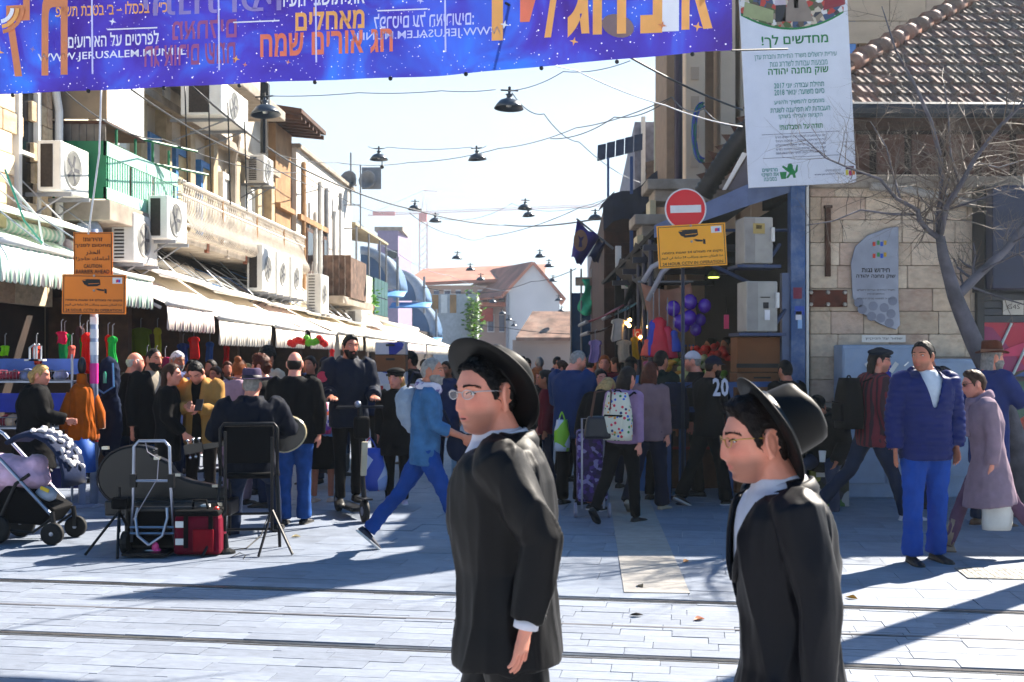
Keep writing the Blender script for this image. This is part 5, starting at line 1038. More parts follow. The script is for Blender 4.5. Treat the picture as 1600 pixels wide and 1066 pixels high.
flag(None, [(902, 344, 21), (936, 372, 21), (908, 416, 21), (893, 402, 21)], M('flag_violet', '3a2c8c', .7, var=.12, trl=.4), 'violet flag with a round tan emblem on a slanting pole', [(901, 342, 21), (958, 388, 21.5)], (906, 378, 21))
flag(None, [(936, 372, 21.2), (945, 382, 21.2), (935, 412, 21.2), (919, 402, 21.2)], M('flag_navy', '16204c', .7, trl=.3), 'dark blue flag hanging behind the violet flag', [(936, 371, 21.2), (958, 389, 21.4)])
t = thing('green_shop_sign', 'small white shop sign with a green disc on the dark market house', 'sign', U(980, 428, 20)); b = MB(); b.box((0, 0, 0), (.2, .08, .52)); b.obj('panel', m_white, t); b = MB(); b.lathe([(.1, 0), (.1, .01), (0, .01)], 16, (.02, -.045, -.14), (R(90), 0, 0)); b.obj('disc_print', M('disc_green', '0c8a5a', .5), t)
b = MB(); b.box((0, -.045, .15), (.12, .008, .06)); b.obj('letter_print', MATS['disc_green'], t)
t = thing('white_batten', 'white upright panel on the blue post of the dark market house', 'panel', U(966, 404, 20.5)); b = MB(); b.box((0, 0, 0), (.1, .1, .45)); b.obj('panel', m_white, t); b = MB(); b.box((0, .02, -.3), (.06, .06, .2)); b.obj('foot', br, t)
# ================================================================ bare tree at the right
bark = M('bark', '5a575f', .85, var=.3, scale=7, stain=.4, stcol='3c3634', bump=.5, bscale=40); twm = M('twig', '6e6054', .7, var=.3)
t = thing('street_tree', 'bare winter street tree leaning before the stone corner building', 'tree', U(1585, 562, 11.4) * 1)
t.location = (0, 0, 0)
TR = random.Random(11)
trunk = MB(); twigs = MB(); ntw = 0
def branch(p, d, r, L, lvl):
    global ntw
    pts = [p.copy()]; rs = [r]; n = 5 if lvl < 3 else 3; dd = d.normalized()
    for i in range(n):
        dd = (dd + Vector((TR.gauss(0, .16), TR.gauss(0, .16), TR.gauss(.03, .13)))).normalized(); p = p + dd * L / n; pts.append(p.copy()); rs.append(r * (1 - .6 * (i + 1) / n))
    (trunk if r > .012 else twigs).tube(pts, rs, 6 if r > .012 else 3, False)
    if lvl >= 5 or r < .0012: return
    for k in range(4 if lvl < 2 else 5 if lvl < 4 else 4):
        i = TR.randint(1, n); q = pts[i]; ax = (pts[i] - pts[i - 1]).normalized(); sd = ax.orthogonal().normalized(); sd.rotate(Matrix.Rotation(TR.uniform(0, 6.28), 3, ax))
        branch(q, ax * .6 + sd * TR.uniform(.5, 1.0) + Vector((0, 0, .08)), rs[i] * TR.uniform(.45, .62), L * TR.uniform(.5, .72), lvl + 1)
def limb(px, r0, r1, sub=3, D=11.4, Lm=.55):
    pts = [U(x, y, D + dd) for x, y, dd in px]; n = len(pts)
    out = []; rs = []
    for i in range(n - 1):
        for k in range(4): u = (i + k / 4) / (n - 1); out.append(pts[i].lerp(pts[i + 1], k / 4)); rs.append(r0 + (r1 - r0) * u)
    out.append(pts[-1]); rs.append(r1); trunk.tube(out, rs, 8, True)
    for i in range(2, len(out)):
        for _ in range(sub):
            if TR.random() < .5:
                ax = (out[i] - out[i - 1]).normalized(); sd = ax.orthogonal().normalized(); sd.rotate(Matrix.Rotation(TR.uniform(0, 6.28), 3, ax))
                branch(out[i], ax * .5 + sd + Vector((0, 0, .1)), rs[i] * .28 + .0022, Lm * TR.uniform(.5, 1.1), 3)
g0 = U(1600, 562, 11.4); 
b = MB(); base = [(g0.x + .02, 11.4, 0), (g0.x - .06, 11.4, .7), *[tuple(U(x, y, 11.4)) for x, y in ((1560, 610), (1524, 540), (1503, 490), (1492, 462), (1474, 400), (1469, 370))]]
trunk.tube(base, [.13, .11, .10, .09, .082, .074, .055, .046], 12)
limb([(1493, 465, 0), (1530, 428, .1), (1570, 392, .2), (1600, 355, .3), (1640, 300, .3)], .055, .03, 2)
limb([(1470, 374, 0), (1450, 360, 0), (1437, 345, -.1), (1434, 328, -.1), (1400, 310, -.2), (1375, 280, -.3), (1330, 264, -.4), (1290, 247, -.5), (1250, 210, -.5)], .032, .004, 2)
limb([(1468, 372, 0), (1466, 340, .1), (1472, 300, .1), (1470, 250, .2), (1455, 190, .2), (1428, 130, .2), (1400, 80, .1), (1378, 10, .1)], .04, .006, 2)
limb([(1470, 365, 0), (1480, 320, -.2), (1500, 290, -.3), (1522, 250, -.3), (1560, 200, -.4), (1590, 170, -.4), (1630, 120, -.5)], .034, .012, 3)
limb([(1436, 335, 0), (1395, 335, -.1), (1345, 328, -.2), (1300, 346, -.4), (1260, 352, -.5)], .016, .004, 1, Lm=.35)
limb([(1500, 290, 0), (1485, 240, .3), (1482, 180, .5), (1475, 130, .6)], .018, .004, 2)
limb([(1408, 315, 0), (1395, 270, .3), (1385, 230, .4), (1360, 190, .5)], .014, .004, 2)
limb([(1520, 253, 0), (1560, 262, .2), (1600, 250, .3)], .012, .004, 2)
limb([(1480, 328, 0), (1520, 315, -.4), (1565, 300, -.7), (1600, 290, -.8)], .014, .004, 2)
trunk.obj('trunk', bark, t, True); twigs.obj('crown', twm, t, kind='stuff')
# ================================================================ people
def fuse(mb, mats, voxel=.012, smooth=2, wr=0., ws=9., wst=(1, 1, 1), quilt=0, name='part', post=None):
    # grows one continuous skin over the gathered shapes
    me = bpy.data.meshes.new('t'); me.from_pydata([tuple(v) for v in mb.v], [], mb.f); o = bpy.data.objects.new('t', me); COL.objects.link(o)
    md = o.modifiers.new('r', 'REMESH'); md.mode = 'VOXEL'; md.voxel_size = voxel
    dg = bpy.context.evaluated_depsgraph_get(); out = bpy.data.meshes.new_from_object(o.evaluated_get(dg)); bpy.data.objects.remove(o); bpy.data.meshes.remove(me)
    n = len(out.vertices); a = np.empty(n * 3); out.vertices.foreach_get('co', a); a = a.reshape(-1, 3)
    e = np.empty(len(out.edges) * 2, dtype=np.int64); out.edges.foreach_get('vertices', e); e = e.reshape(-1, 2)
    deg = np.bincount(e.ravel(), minlength=n).clip(1)[:, None]
    for _ in range(smooth):
        s = np.zeros_like(a)
        for k in range(3): s[:, k] = np.bincount(e[:, 0], a[e[:, 1], k], n) + np.bincount(e[:, 1], a[e[:, 0], k], n)
        a = a * .4 + s / deg * .6
    out.vertices.foreach_set('co', a.ravel()); out.update()
    if wr or quilt:
        nm = np.empty(n * 3); out.vertices.foreach_get('normal', nm); nm = nm.reshape(-1, 3)
        off = rnd.uniform(0, 50); d = np.empty(n)
        for i in range(n): p = a[i]; q = Vector((p[0] * ws * wst[0] + off, p[1] * ws * wst[1], p[2] * ws * wst[2])); v = noise.noise(q); v2 = noise.noise(q * 2.3); d[i] = (1 - abs(v)) ** 3 * 1.0 - .5 + v2 * .36
        d *= wr
        if quilt: d += quilt * np.abs(np.sin(a[:, 2] * math.pi / .052)) ** .6
        a = a + nm * d[:, None]; out.vertices.foreach_set('co', a.ravel())
    if post: out = post(out, a) or out
    out.materials.clear()
    for m in (mats if isinstance(mats, (list, tuple)) else [mats]): out.materials.append(m)
    out.shade_smooth(); out.update(); out.name = name; return out
def skin_mat(name, col):
    if name in MATS: return MATS[name]
    m = M(name, col, .5, var=.07, scale=20, spec=.35, bump=.12, bscale=350); N, L, p = nodes_of(m)
    p.inputs['Subsurface Weight'].default_value = .12; p.inputs['Subsurface Radius'].default_value = (.02, .006, .004); p.inputs['Subsurface Scale'].default_value = .4
    at = N.new('ShaderNodeAttribute'); at.attribute_name = 'mask'; sp_ = N.new('ShaderNodeSeparateColor'); L.new(at.outputs['Color'], sp_.inputs[0])
    src = p.inputs['Base Color'].links[0].from_socket
    for k, c, w in ((0, '4a352c', .55), (1, 'a04448', .75), (2, 'c8584c', .32)):
        mu = N.new('ShaderNodeMath'); mu.operation = 'MULTIPLY'; mu.inputs[1].default_value = w; L.new(sp_.outputs[k], mu.inputs[0])
        mx = N.new('ShaderNodeMix'); mx.data_type = 'RGBA'; L.new(mu.outputs[0], mx.inputs[0]); L.new(src, mx.inputs[6]); mx.inputs[7].default_value = (*srgb(c), 1); src = mx.outputs[2]
    L.new(src, p.inputs['Base Color']); return m
SKINS = {'fair': skin_mat('skin_fair', 'dc917a'), 'mid': skin_mat('skin_mid', 'b8745a'), 'tan': skin_mat('skin_tan', '9a6044')}
HAIRC = {k: M('hair_' + k, c, .5, var=.25, scale=40, bump=.4, bscale=160, spec=.14) for k, c in (('black', '0b090a'), ('dark', '1a1210'), ('brown', '3a2418'), ('red', '8a4a22'), ('blond', 'b8935c'), ('grey', '8c8884'), ('white', 'c4c0b8'), ('auburn', '4c2214'))}
eye_w = M('eye_white', 'c8c0bc', .2); eye_d = M('eye_dark', '120c0a', .15)
def sst_(x, a, b): t = min(1, max(0, (x - a) / (b - a))); return t * t * (3 - 2 * t)
def hp(az, el, fem=0, big=0):    # head surface; az 0 is the face, metres
    dx, dy, dz = math.sin(az) * math.cos(el), math.cos(az) * math.cos(el), math.sin(el)
    q = sst_(-dz, -.05, .5) * sst_(dy, -.1, .35)
    pw = 2 + 1.5 * q
    f = 1 / ((dy * dy + dx * dx) ** (pw / 2) + abs(dz) ** pw) ** (1 / pw)
    x, y, z = .0725 * dx * f, .097 * dy * f, .119 * dz * f
    if z < 0:
        k = -z / .119; x *= 1 - (.31 + .04 * fem) * k ** 1.6
        if y < 0: y *= 1 - .42 * k
        else: y *= 1 - .06 * k
    else: x *= 1 + .04 * sst_(z, .02, .09)
    if y > 0:   # face relief
        g = lambda cx, cz, sx, sz: math.exp(-((abs(x) - cx) / sx) ** 2 - ((z - cz) / sz) ** 2)
        y -= .006 * sst_(abs(x), .03, .07) * 0
        nz = 0
        if -.06 < z < .035:
            t = (.035 - z) / .07; hgt = .004 + .0165 * sst_(t, 0, 1) if z > -.036 else .0205 * sst_(z, -.052, -.036); w = .0075 + .006 * sst_(t, .45, 1); nz = hgt * math.exp(-(x / w) ** 2)
        y += nz + .005 * g(.03, .034, .028, .011) - .010 * g(.032, .010, .017, .014) + .004 * g(.045, -.022, .02, .018) + .0075 * g(0, -.057, .021, .0058) + .0085 * g(0, -.072, .019, .0062) - .006 * g(0, -.0645, .024, .0026) - .005 * g(0, -.084, .022, .007) + .013 * g(0, -.103, .022, .014) + .003 * g(.05, -.075, .02, .03)
        if -.05 < z < -.028: y += .007 * math.exp(-((abs(x) - .013) / .006) ** 2 - ((z + .039) / .007) ** 2)
    return Vector((x, y, z))
def fy(x, z):     # depth of the face at x, z
    az, el = math.atan2(x, .09), math.atan2(z, .09)
    for _ in range(12): p = hp(az, el); az += (x - p.x) / .1; el += (z - p.z) / .12
    return hp(az, el).y
def headgrid(mb, T, n=44, m=36, off=None, fem=0, sc=1.):
    vs = []; 
    for j in range(m + 1):
        el = -math.pi / 2 + math.pi * j / m
        for i in range(n):
            # denser towards the face
            u = i / n * 2 * math.pi; az = u - .35 * math.sin(u); p = hp(az, el, fem)
            if off is not None:
                az_ = (az + math.pi) % (2 * math.pi) - math.pi; o_ = off(p, abs(az_)); r = p.length; p = p * ((r + o_) / r)
            vs.append(T @ (p * sc))
    fs = [(j * n + i, j * n + (i + 1) % n, (j + 1) * n + (i + 1) % n, (j + 1) * n + i) for j in range(m) for i in range(n)]
    mb.add(vs, fs)
ZL = [(0, .073), (25, .073), (42, .062), (58, .045), (68, .016), (77, -.020), (84, -.016), (90, .030), (104, .024), (114, -.03), (140, -.07), (180, -.082)]
def zline(az, rec=0):
    d = math.degrees(az)
    for (a, za), (b, zb) in zip(ZL, ZL[1:]):
        if d <= b: z = za + (zb - za) * (d - a) / (b - a); break
    return z + (rec * sst_(60 - d, 0, 50))
def hand(mb, w, d, pn, s=1., curl=.5, thumb=1, r=.0088):
    # wrist, pointing direction, palm normal; the fingers bend towards the palm normal
    d = d.normalized(); pn = (pn - d * pn.dot(d)).normalized(); sd = d.cross(pn) * thumb
    k = s * .95
    rings = []
    for t, ww, th in ((-.015, .024, .019), (.02, .032, .016), (.055, .041, .015), (.09, .041, .012)): rings.append([w + d * t * k + (sd * math.cos(a) * ww + pn * math.sin(a) * th) * k for a in [i * math.pi / 5 for i in range(10)]])
    mb.loft(rings)
    for i, (o_, L) in enumerate(((.037, .072), (.0125, .082), (-.0125, .076), (-.036, .058))):
        p = w + (d * .078 + sd * o_) * k; dd = (d + sd * o_ * 2.5).normalized(); pts = [p - dd * .02 * k]; an = curl * (.7 + .2 * i)
        for L_, a in ((.5, an * .5), (.3, an), (.25, an * .9)): p = p + dd * L * L_ * k; pts.append(p); dd = (dd * math.cos(a) + pn * math.sin(a)).normalized()
        mb.tube(pts, [r * 1.1 * k, r * 1.0 * k, r * .92 * k, r * .72 * k], 8)
    p = w + (d * .02 + sd * .026) * k; q = p + (d * .45 + sd * .65 + pn * .25).normalized() * .035 * k; q2 = q + (d * .85 + sd * .3 + pn * .35).normalized() * .032 * k; q3 = q2 + (d * .9 + pn * .4).normalized() * .024 * k
    mb.tube([p, q, q2, q3], [.014 * k, .0125 * k, .0105 * k, .008 * k], 8)
HANG = ((.16, -.06, -1), (.04, .12, -1))
class P_: pass
def person(label, pos, yaw, H=1.72, fem=0, skin='mid', lean=0, side=0, legs=((3, 3), (-3, 3)), fp=(0, 0), spread=.0, arms=None, head=(0, 0, 0), hair='short', hairc='black', hat=None, top=None, pants=None, skirt=None, shoes='1a1a1c', face=1, vox=.0095, bulk=1., beard=0, glasses=None, scarf=None, curl=(.5, .5), hidden_legs=False, group=None, palm=(None, None), seat=None, headk=1.0, mouth=0, armk=1.):
    X = P_(); s = H / 1.75; X.s = s
    t = thing('person', label, 'person', pos, R(yaw), group); X.root = t
    l = R(lean); up = Vector((math.sin(R(side)), math.sin(l), math.cos(l))).normalized(); fw = Vector((0, math.cos(l), -math.sin(l))); rt = Vector((1, 0, 0)); rt = (rt - up * up.dot(rt)).normalized(); fw = up.cross(rt)
    T3 = lambda v: rt * v[0] + fw * v[1] + up * v[2]
    Pl = Vector((0, 0, .93 * s))
    J = {}
    sw = (.185 - .022 * fem) * (.5 + .5 * bulk)
    for i, sg in ((0, 1), (1, -1)):
        a, k = legs[i]; hip = Pl + Vector((sg * (.092 + .004 * fem) * s, 0, -.03 * s)); sp_ = spread * sg
        kn = hip + Vector((math.sin(R(sp_)), math.sin(R(a)), -math.cos(R(a)) * math.cos(R(sp_)))).normalized() * .42 * s
        an = kn + Vector((math.sin(R(sp_)) * .5, math.sin(R(a - k)), -math.cos(R(a - k)))).normalized() * .41 * s
        f = R(fp[i]); fd = Vector((sg * .12, math.cos(f), -math.sin(f))).normalized(); J['leg', i] = [hip, kn, an, fd]
    low = min(min((j[2].z - .075 * s, j[2].z - .06 * s + j[3].z * .19 * s)) for j in (J['leg', 0], J['leg', 1]))
    dz = Vector((0, 0, -low if seat is None else seat - (Pl.z - .10 * s)))
    Pl += dz
    for i in (0, 1): J['leg', i] = [v + dz for v in J['leg', i][:3]] + [J['leg', i][3]]
    Nk = Pl + up * .53 * s; Sh = Pl + up * .485 * s
    arms = arms or (HANG, HANG)
    for i, sg in ((0, 1), (1, -1)):
        ua, fa = [Vector(v) for v in arms[i]]; ua.x *= sg; fa.x *= sg
        sj = Sh + rt * sg * sw * s; el = sj + T3(ua.normalized()) * .285 * s * armk; wr = el + T3(fa.normalized()) * .255 * s * armk; J['arm', i] = [sj, el, wr, T3(fa.normalized())]
    hy, hpi, hr = [R(v) for v in head]
    hup = (up * .5 + Vector((0, 0, .5))).normalized()
    Hc0 = Nk + up * .014 * s
    HR = (Matrix.Rotation(-hy, 3, 'Z') @ Matrix.Rotation(hpi, 3, 'X') @ Matrix.Rotation(hr, 3, 'Y'))
    bl = Matrix.Rotation(-l * .6, 3, 'X')
    HR = bl @ HR; hs = s ** .5 * headk * (1 - .03 * fem)
    Hc = Hc0 + HR @ Vector((0, .042, .118)) * hs
    TH = Matrix.Translation(Hc) @ HR.to_4x4() @ Matrix.Scale(hs, 4); X.TH = TH; X.J = J; X.up, X.fw, X.rt, X.Pl, X.Nk, X.Sh = up, fw, rt, Pl, Nk, Sh; X.yaw = yaw
    # ---- body
    b = MB(); near = vox < .006
    hn = (72, 60) if near else (44, 34) if vox < .012 else (26, 20)
    headgrid(b, TH, *hn, fem=fem)
    nk = HR @ Vector((0, -.018, -.06)) * hs + Hc
    b.tube([Nk - up * .03 * s - fw * .01, Nk + up * .02 * s, nk, nk + (Hc - nk) * .5], [.078 * s, .064 * s * (1 - .14 * fem), .060 * s * (1 - .14 * fem), .05 * s], 14)
    for sg in (1, -1):     # ears
        E = TH @ Matrix.Translation((sg * .0755, -.014, -.006)) @ Matrix.Scale(1.18, 4) @ Euler((R(-8), 0, R(sg * -28))).to_matrix().to_4x4()
        b.ball((0, 0, 0), 1, 4, 3) if False else None
        if near:
            b.add(*(lambda q: ([E @ Vector(v) for v in q.v], q.f))(MB().tube([(sg * .004, .022 * math.cos(a) - .004, .033 * math.sin(a)) for a in [i * math.pi / 8 - 1.4 for i in range(14)]], .0055, 8)))
            b.add(*(lambda q: ([E @ Vector(v) for v in q.v], q.f))(MB().ball((0, 0, 0), (.0075, .017, .030), 10, 8)))
            b.add(*(lambda q: ([E @ Vector(v) for v in q.v], q.f))(MB().ball((0, .012, -.030), (.006, .007, .009), 8, 6)))
        else: b.add(*(lambda q: ([E @ Vector(v) for v in q.v], q.f))(MB().ball((0, 0, 0), (.010, .02, .033), 8, 6)))
    def spine(h): return Pl + up * h * s
    for rings in ([(-.06, .13, .09), (.1, .12, .085), (.33, .15, .10), (.46, .15, .08), (.52, .05, .05)],):
        b.loft([[spine(h) + (rt * math.cos(a) * rx + fw * math.sin(a) * ry) * s for a in [i * math.pi / 7 for i in range(14)]] for h, rx, ry in rings])
    for i in (0, 1):
        sj, el, wr, fd = J['arm', i]; b.tube([sj, sj.lerp(el, .5), el, el.lerp(wr, .4), wr], [.048 * s, .043 * s, .037 * s, .037 * s, .025 * s], 10)
        sg = 1 if i == 0 else -1
        pn = palm[i]; pn = T3(Vector((pn[0] * sg, pn[1], pn[2]))) if pn else T3(Vector((-sg, .2, 0)))
        hand(b, wr, fd, pn, s * (1 - .08 * fem), curl[i], -sg if True else sg, r=.0082 if near else .0095)
        if not hidden_legs:
            hip, kn, an, f_ = J['leg', i]; b.tube([hip, kn, an], [.075 * s, .048 * s, .036 * s], 10)
    inv = np.array(TH.inverted())
    def msk(me, a):
        n = len(a); q = a @ inv[:3, :3].T + inv[:3, 3]; c = np.zeros((n, 4)); c[:, 3] = 1
        inh = (np.abs(q[:, 0]) < .1) & (q[:, 1] > -.01) & (q[:, 2] > -.13) & (q[:, 2] < .1)
        gx = lambda cx, cz, sx, sz: np.exp(-((np.abs(q[:, 0]) - cx) / sx) ** 2 - ((q[:, 2] - cz) / sz) ** 2)
        fr = inh & (q[:, 1] > .045)
        if not fem: c[:, 0] = np.where(inh & (q[:, 2] < -.03), np.clip((-.028 - q[:, 2]) / .03, 0, 1) * np.clip((q[:, 1] - .0) / .03, 0, 1), 0) * 1; 
        c[:, 1] = np.where(fr, np.clip(gx(0, -.0635, .021, .009) * 1.8 - .35, 0, 1), 0); c[:, 0] *= 1 - c[:, 1]
        c[:, 2] = np.where(fr, gx(.045, -.02, .022, .022) + gx(0, -.03, .014, .02) * .7, 0).clip(0, 1)
        at = me.attributes.new('mask', 'FLOAT_COLOR', 'POINT'); at.data.foreach_set('color', c.ravel())
    link('body', fuse(b, SKINS[skin], vox, 2 if near else 1, name='body', post=msk), t)
    # ---- face
    if face:
        for sg in (1, -1):
            q = MB(); q.cur = 0; ye = fy(.032, .009)
            q.ball(TH @ Vector((sg * .032, ye - .0085, .009)), .0118 * hs, 14, 10); q.cur = 1; q.ball(TH @ Vector((sg * .0315, ye - .0012, .0085)), .0052 * hs, 10, 8)
            link('eye', q.mesh('eye', [eye_w, eye_d], True), t)
            q = MB(); pts = [TH @ Vector((sg * x, fy(x, zz) + .0008, zz)) for x, zz in zip((.013, .022, .034, .046, .055), (.0285, .031, .0335, .032, .027))]
            q.tube(pts, [(.0022, .0036, .0036, .0030, .0012)[k_] * hs * (.55 if near else 1) for k_ in range(5)], 6)
            for i in range(150 if near else 0):
                u = rnd.uniform(0, 3.99); k_ = int(u); c_ = pts[k_].lerp(pts[k_ + 1], u - k_) + HR @ Vector((0, 0, rnd.gauss(0, .0017))) * hs; d_ = HR @ Vector((sg * rnd.uniform(.5, 1), .25, .7 - u * .3)); q.tube([c_, c_ + d_ * .006], [.0007, .0003], 4, False)
            link('eyebrow', q.mesh('eyebrow', HAIRC[hairc if hairc in ('black', 'dark', 'brown') else 'brown' if hairc != 'white' else 'grey'], True), t)
            for zz, r_ in ((1, .0021), (-1, .0012)):
                q = MB(); q.tube([TH @ Vector((sg * (.032 + dx), max(fy(.032 + dx, .009 + zz * dz_) + .0006, ye + .0025 - 22 * dx * dx), .009 + zz * dz_ - .001)) for dx, dz_ in ((-.0135, 0), (-.008, .0048), (0, .0066), (.008, .0052), (.0145, .0008))], r_ * hs, 5); link('eyelid', q.mesh('eyelid', eye_d if zz > 0 else SKINS[skin], True), t)
    if mouth:
        q = MB(); q.ball(TH @ Vector((0, fy(0, -.0645) + .0008, -.0648)), (.015 * hs, .006 * hs, .0045 * hs), 12, 8, HR); link('mouth', q.mesh('mouth', M('mouth_dark', '3a0c10', .3), True), t)
    # ---- hair
    hm = HAIRC[hairc]; hb = MB(); hg = (90, 64) if near else (44, 34) if vox < .012 else (24, 18)
    def short(th, rec=0, rough=.003, up_=0.):
        def off(p, az):
            m_ = sst_(p.z - zline(az, rec), -.004, .012); nz = noise.noise(p * 60) * rough + noise.noise(p * 130) * rough * .6
            return (th + nz + up_ * sst_(p.z, .03, .1) * sst_(p.y, -.02, .06)) * m_ - .012 * (1 - m_)
        return off
    if hair == 'short': headgrid(hb, TH, *hg, off=short(.010, 0, .006))
    elif hair == 'crop': headgrid(hb, TH, *hg, off=short(.0035, .004, .001))
    elif hair == 'quiff': headgrid(hb, TH, *hg, off=short(.011, 0, .006, .014))
    elif hair == 'curly': headgrid(hb, TH, *hg, off=short(.035, 0, .02, .01))
    elif hair == 'bun': headgrid(hb, TH, *hg, off=short(.012)); hb.ball(TH @ Vector((0, -.05, .12)), .045 * hs, 10, 8)
    elif hair == 'fringe_bald':
        headgrid(hb, TH, *hg, off=lambda p, az: (lambda m_: .006 * m_ - .012 * (1 - m_))(sst_(p.z - zline(az, 0), -.004, .012) * sst_(.045 - p.z, -.01, .012)))
    elif hair in ('long', 'bob', 'pony'):
        headgrid(hb, TH, *hg, off=short(.016, 0, .004))
        L = {'long': .36, 'bob': .10, 'pony': .02}[hair] * s
        rings = []
        for k in range(9):
            u = k / 8; z = .03 - u * (L / hs + .10); wv = (.088 + .012 * math.sin(u * 3) - .03 * u * (hair == 'long')); dp = .055 - .018 * u; cy = -.045 - .025 * math.sin(u * 2.2)
            rings.append([TH @ Vector((math.cos(a) * wv + .006 * noise.noise(Vector((a * 3, u * 4, 1))), cy + math.sin(a) * dp * (1 if math.sin(a) < 0 else .6) + .006 * noise.noise(Vector((a * 5, u * 6, 7))), z)) for a in [i * 2 * math.pi / 20 for i in range(20)]])
        hb.loft(rings)
        if hair == 'pony': hb.ball(TH @ Vector((0, -.115, -.01)), (.04 * hs, .035 * hs, .05 * hs), 10, 8)
    if near and hair != 'bald':   # loose locks over the forehead and the side
        for i in range(700):
            az = rnd.uniform(-2.6, 2.6); el = rnd.uniform(-.3, 1.3); p = hp(az, el)
            if p.z < zline(abs(az)) + .006: continue
            q = TH @ (p * (1 + .010 / p.length)); nn = (HR @ p).normalized(); d = (HR @ Vector((rnd.gauss(0, .5), .35 if p.y > .05 else -.5, .55 if (p.y > .05 and hair == 'quiff') else -.35)) + nn * .35).normalized(); ln = rnd.uniform(.012, .028) * ((1.2 if hair == 'quiff' else .6) if p.y > .05 else .55)
            hb.tube([q - nn * .004, q + d * ln * .5, q + (d + Vector((0, 0, -.4)) + Vector((rnd.gauss(0, .2), rnd.gauss(0, .2), 0))).normalized() * ln], [.0016, .0013, .0004], 4, False)
    if hb.v: link('hair', hb.mesh('hair', hm, True), t)
    if beard:
        bb = MB(); headgrid(bb, TH, *hg, off=lambda p, az: (lambda m_: (.010 * beard + noise.noise(p * 90) * .004) * m_ - .012 * (1 - m_))(sst_(-.02 - p.z, -.006, .012) * sst_(p.y, -.03, .0) * (1 - math.exp(-(p.x / .024) ** 2 - ((p.z + .064) / .008) ** 2)) * (1 if p.z < -.045 or abs(p.x) > .04 else 0)))
        link('beard', bb.mesh('beard', HAIRC['white' if hairc == 'white' else 'grey' if hairc == 'grey' else 'dark'], True), t)
    # ---- clothes
    big = vox * (1.55 if not near else 1.5); tp = top or {}
    def torso(mb, g=0., hem=.10, flare=0., w=1., hN=.535, collar=.0):
        hemv = -hem
        R_ = [(.0, .172, .120), (.15, .158 - .012 * fem, .115), (.30, .178 - .008 * fem, .130 + .012 * fem), (.40, .190, .122), (.455, .190 * (.55 + .45 * sw / .185), .108), (.495, .160 * (.6 + .4 * sw / .185), .092), (.525, .085, .078), (hN + .012 + collar * .6, .068, .070)]
        if hem > 0: R_ = [(-hem, .172 + .012 * fem + flare, .122 + flare * .9), (-hem * .5, .174 + .010 * fem + flare * .5, .122 + flare * .5)] + R_
        lw = (J['leg', 0][1] + J['leg', 1][1]) / 2 - Pl; rings = []
        for h, rx, ry in R_:
            c = spine(h) if h >= 0 else Pl + (Vector((0, 0, -1)) * .75 + lw.normalized() * .25) * (-h * s)
            kx = (rx * w * (.6 + .4 * bulk) + g); ky = (ry * w * bulk + g)
            n = 20; rings.append([c + (rt * kx * math.copysign(abs(math.cos(a)) ** .85, math.cos(a)) + fw * ky * math.copysign(abs(math.sin(a)) ** .9, math.sin(a))) * s for a in [i * 2 * math.pi / n for i in range(n)]])
        mb.loft(rings)
    def sleeves(mb, g=0., upto=1.0, cuff=0.):
        for i in (0, 1):
            sj, el, wr, fd = J['arm', i]; ins = sj - rt * (1 if i == 0 else -1) * .04 * s - up * .005 * s
            pts = [ins, sj - up * .012 * s, sj.lerp(el, .5), el, el.lerp(wr, .5), wr.lerp(el, .03)]; rs = [.062 + g, .064 + g, .056 + g, .050 + g, .045 + g, .038 + g + cuff]
            if upto < 1: k = 4 if upto > .5 else 3; pts = pts[:k + 1]; rs = rs[:k + 1]; 
            mb.tube(pts, [r * s * (.7 + .3 * bulk) for r in rs], 14)
    X.torso, X.sleeves, X.spine = torso, sleeves, spine
    def cut(op):
        def post(me, a):
            rel = a - np.array(Pl); h = rel @ np.array(up) / s; y = rel @ np.array(fw) / s; x = rel @ np.array(rt) / s
            hs_ = [o[0] for o in op]; ws_ = [o[1] for o in op]; w = np.interp(h, hs_, ws_, left=-1, right=ws_[-1]); kill = np.nonzero((y > .0) & (np.abs(x) < w))[0]
            bm = bmesh.new(); bm.from_mesh(me); bm.verts.ensure_lookup_table(); bmesh.ops.delete(bm, geom=[bm.verts[int(i)] for i in kill], context='VERTS'); 
            for _ in range(10):     # even out the cut edge
                nb = {v: [e.other_vert(v).co for e in v.link_edges if e.is_boundary] for v in bm.verts if v.is_boundary}
                new = {v: (v.co + sum(c, Vector()) / len(c)) / 2 for v, c in nb.items() if c}
                for v, c in new.items(): v.co = c
            bm.to_mesh(me); bm.free()
        return post
    if tp:
        b = MB(); g = tp.get('g', .006); torso(b, g, tp.get('hem', .1), tp.get('flare', 0), tp.get('w', 1), collar=tp.get('collar', 0)); sleeves(b, g, tp.get('sleeve', 1.), tp.get('cuff', 0))
        if tp.get('hood'): c = Nk - fw * .07 * s + up * .005 * s; b.tube([c + (rt * .085 * math.cos(a) + fw * (.055 * math.sin(a) - .0) + up * .02 * math.sin(a)) * s for a in [i * math.pi * 1.4 / 8 + math.pi * .8 for i in range(9)]], .038 * s, 10)
        nm = tp.get('name', 'jacket')
        o = link(nm, fuse(b, tp['m'], big, 3, tp.get('wr', .006) * (1 if near else 1), tp.get('ws', 11.), tp.get('wst', (1, 1, .55)), tp.get('quilt', 0), nm, post=cut(tp['open']) if tp.get('open') else None), t)
        if tp.get('open'): md = o.modifiers.new('solid', 'SOLIDIFY'); md.thickness = .006; md.offset = -1
        X.top = o
        if tp.get('shirt'):
            b = MB(); torso(b, tp.get('shg', -.006), tp.get('shem', .05), 0, tp.get('w', 1), collar=.02); link('shirt', fuse(b, tp['shirt'], big, 2, .003, 12, name='shirt'), t)
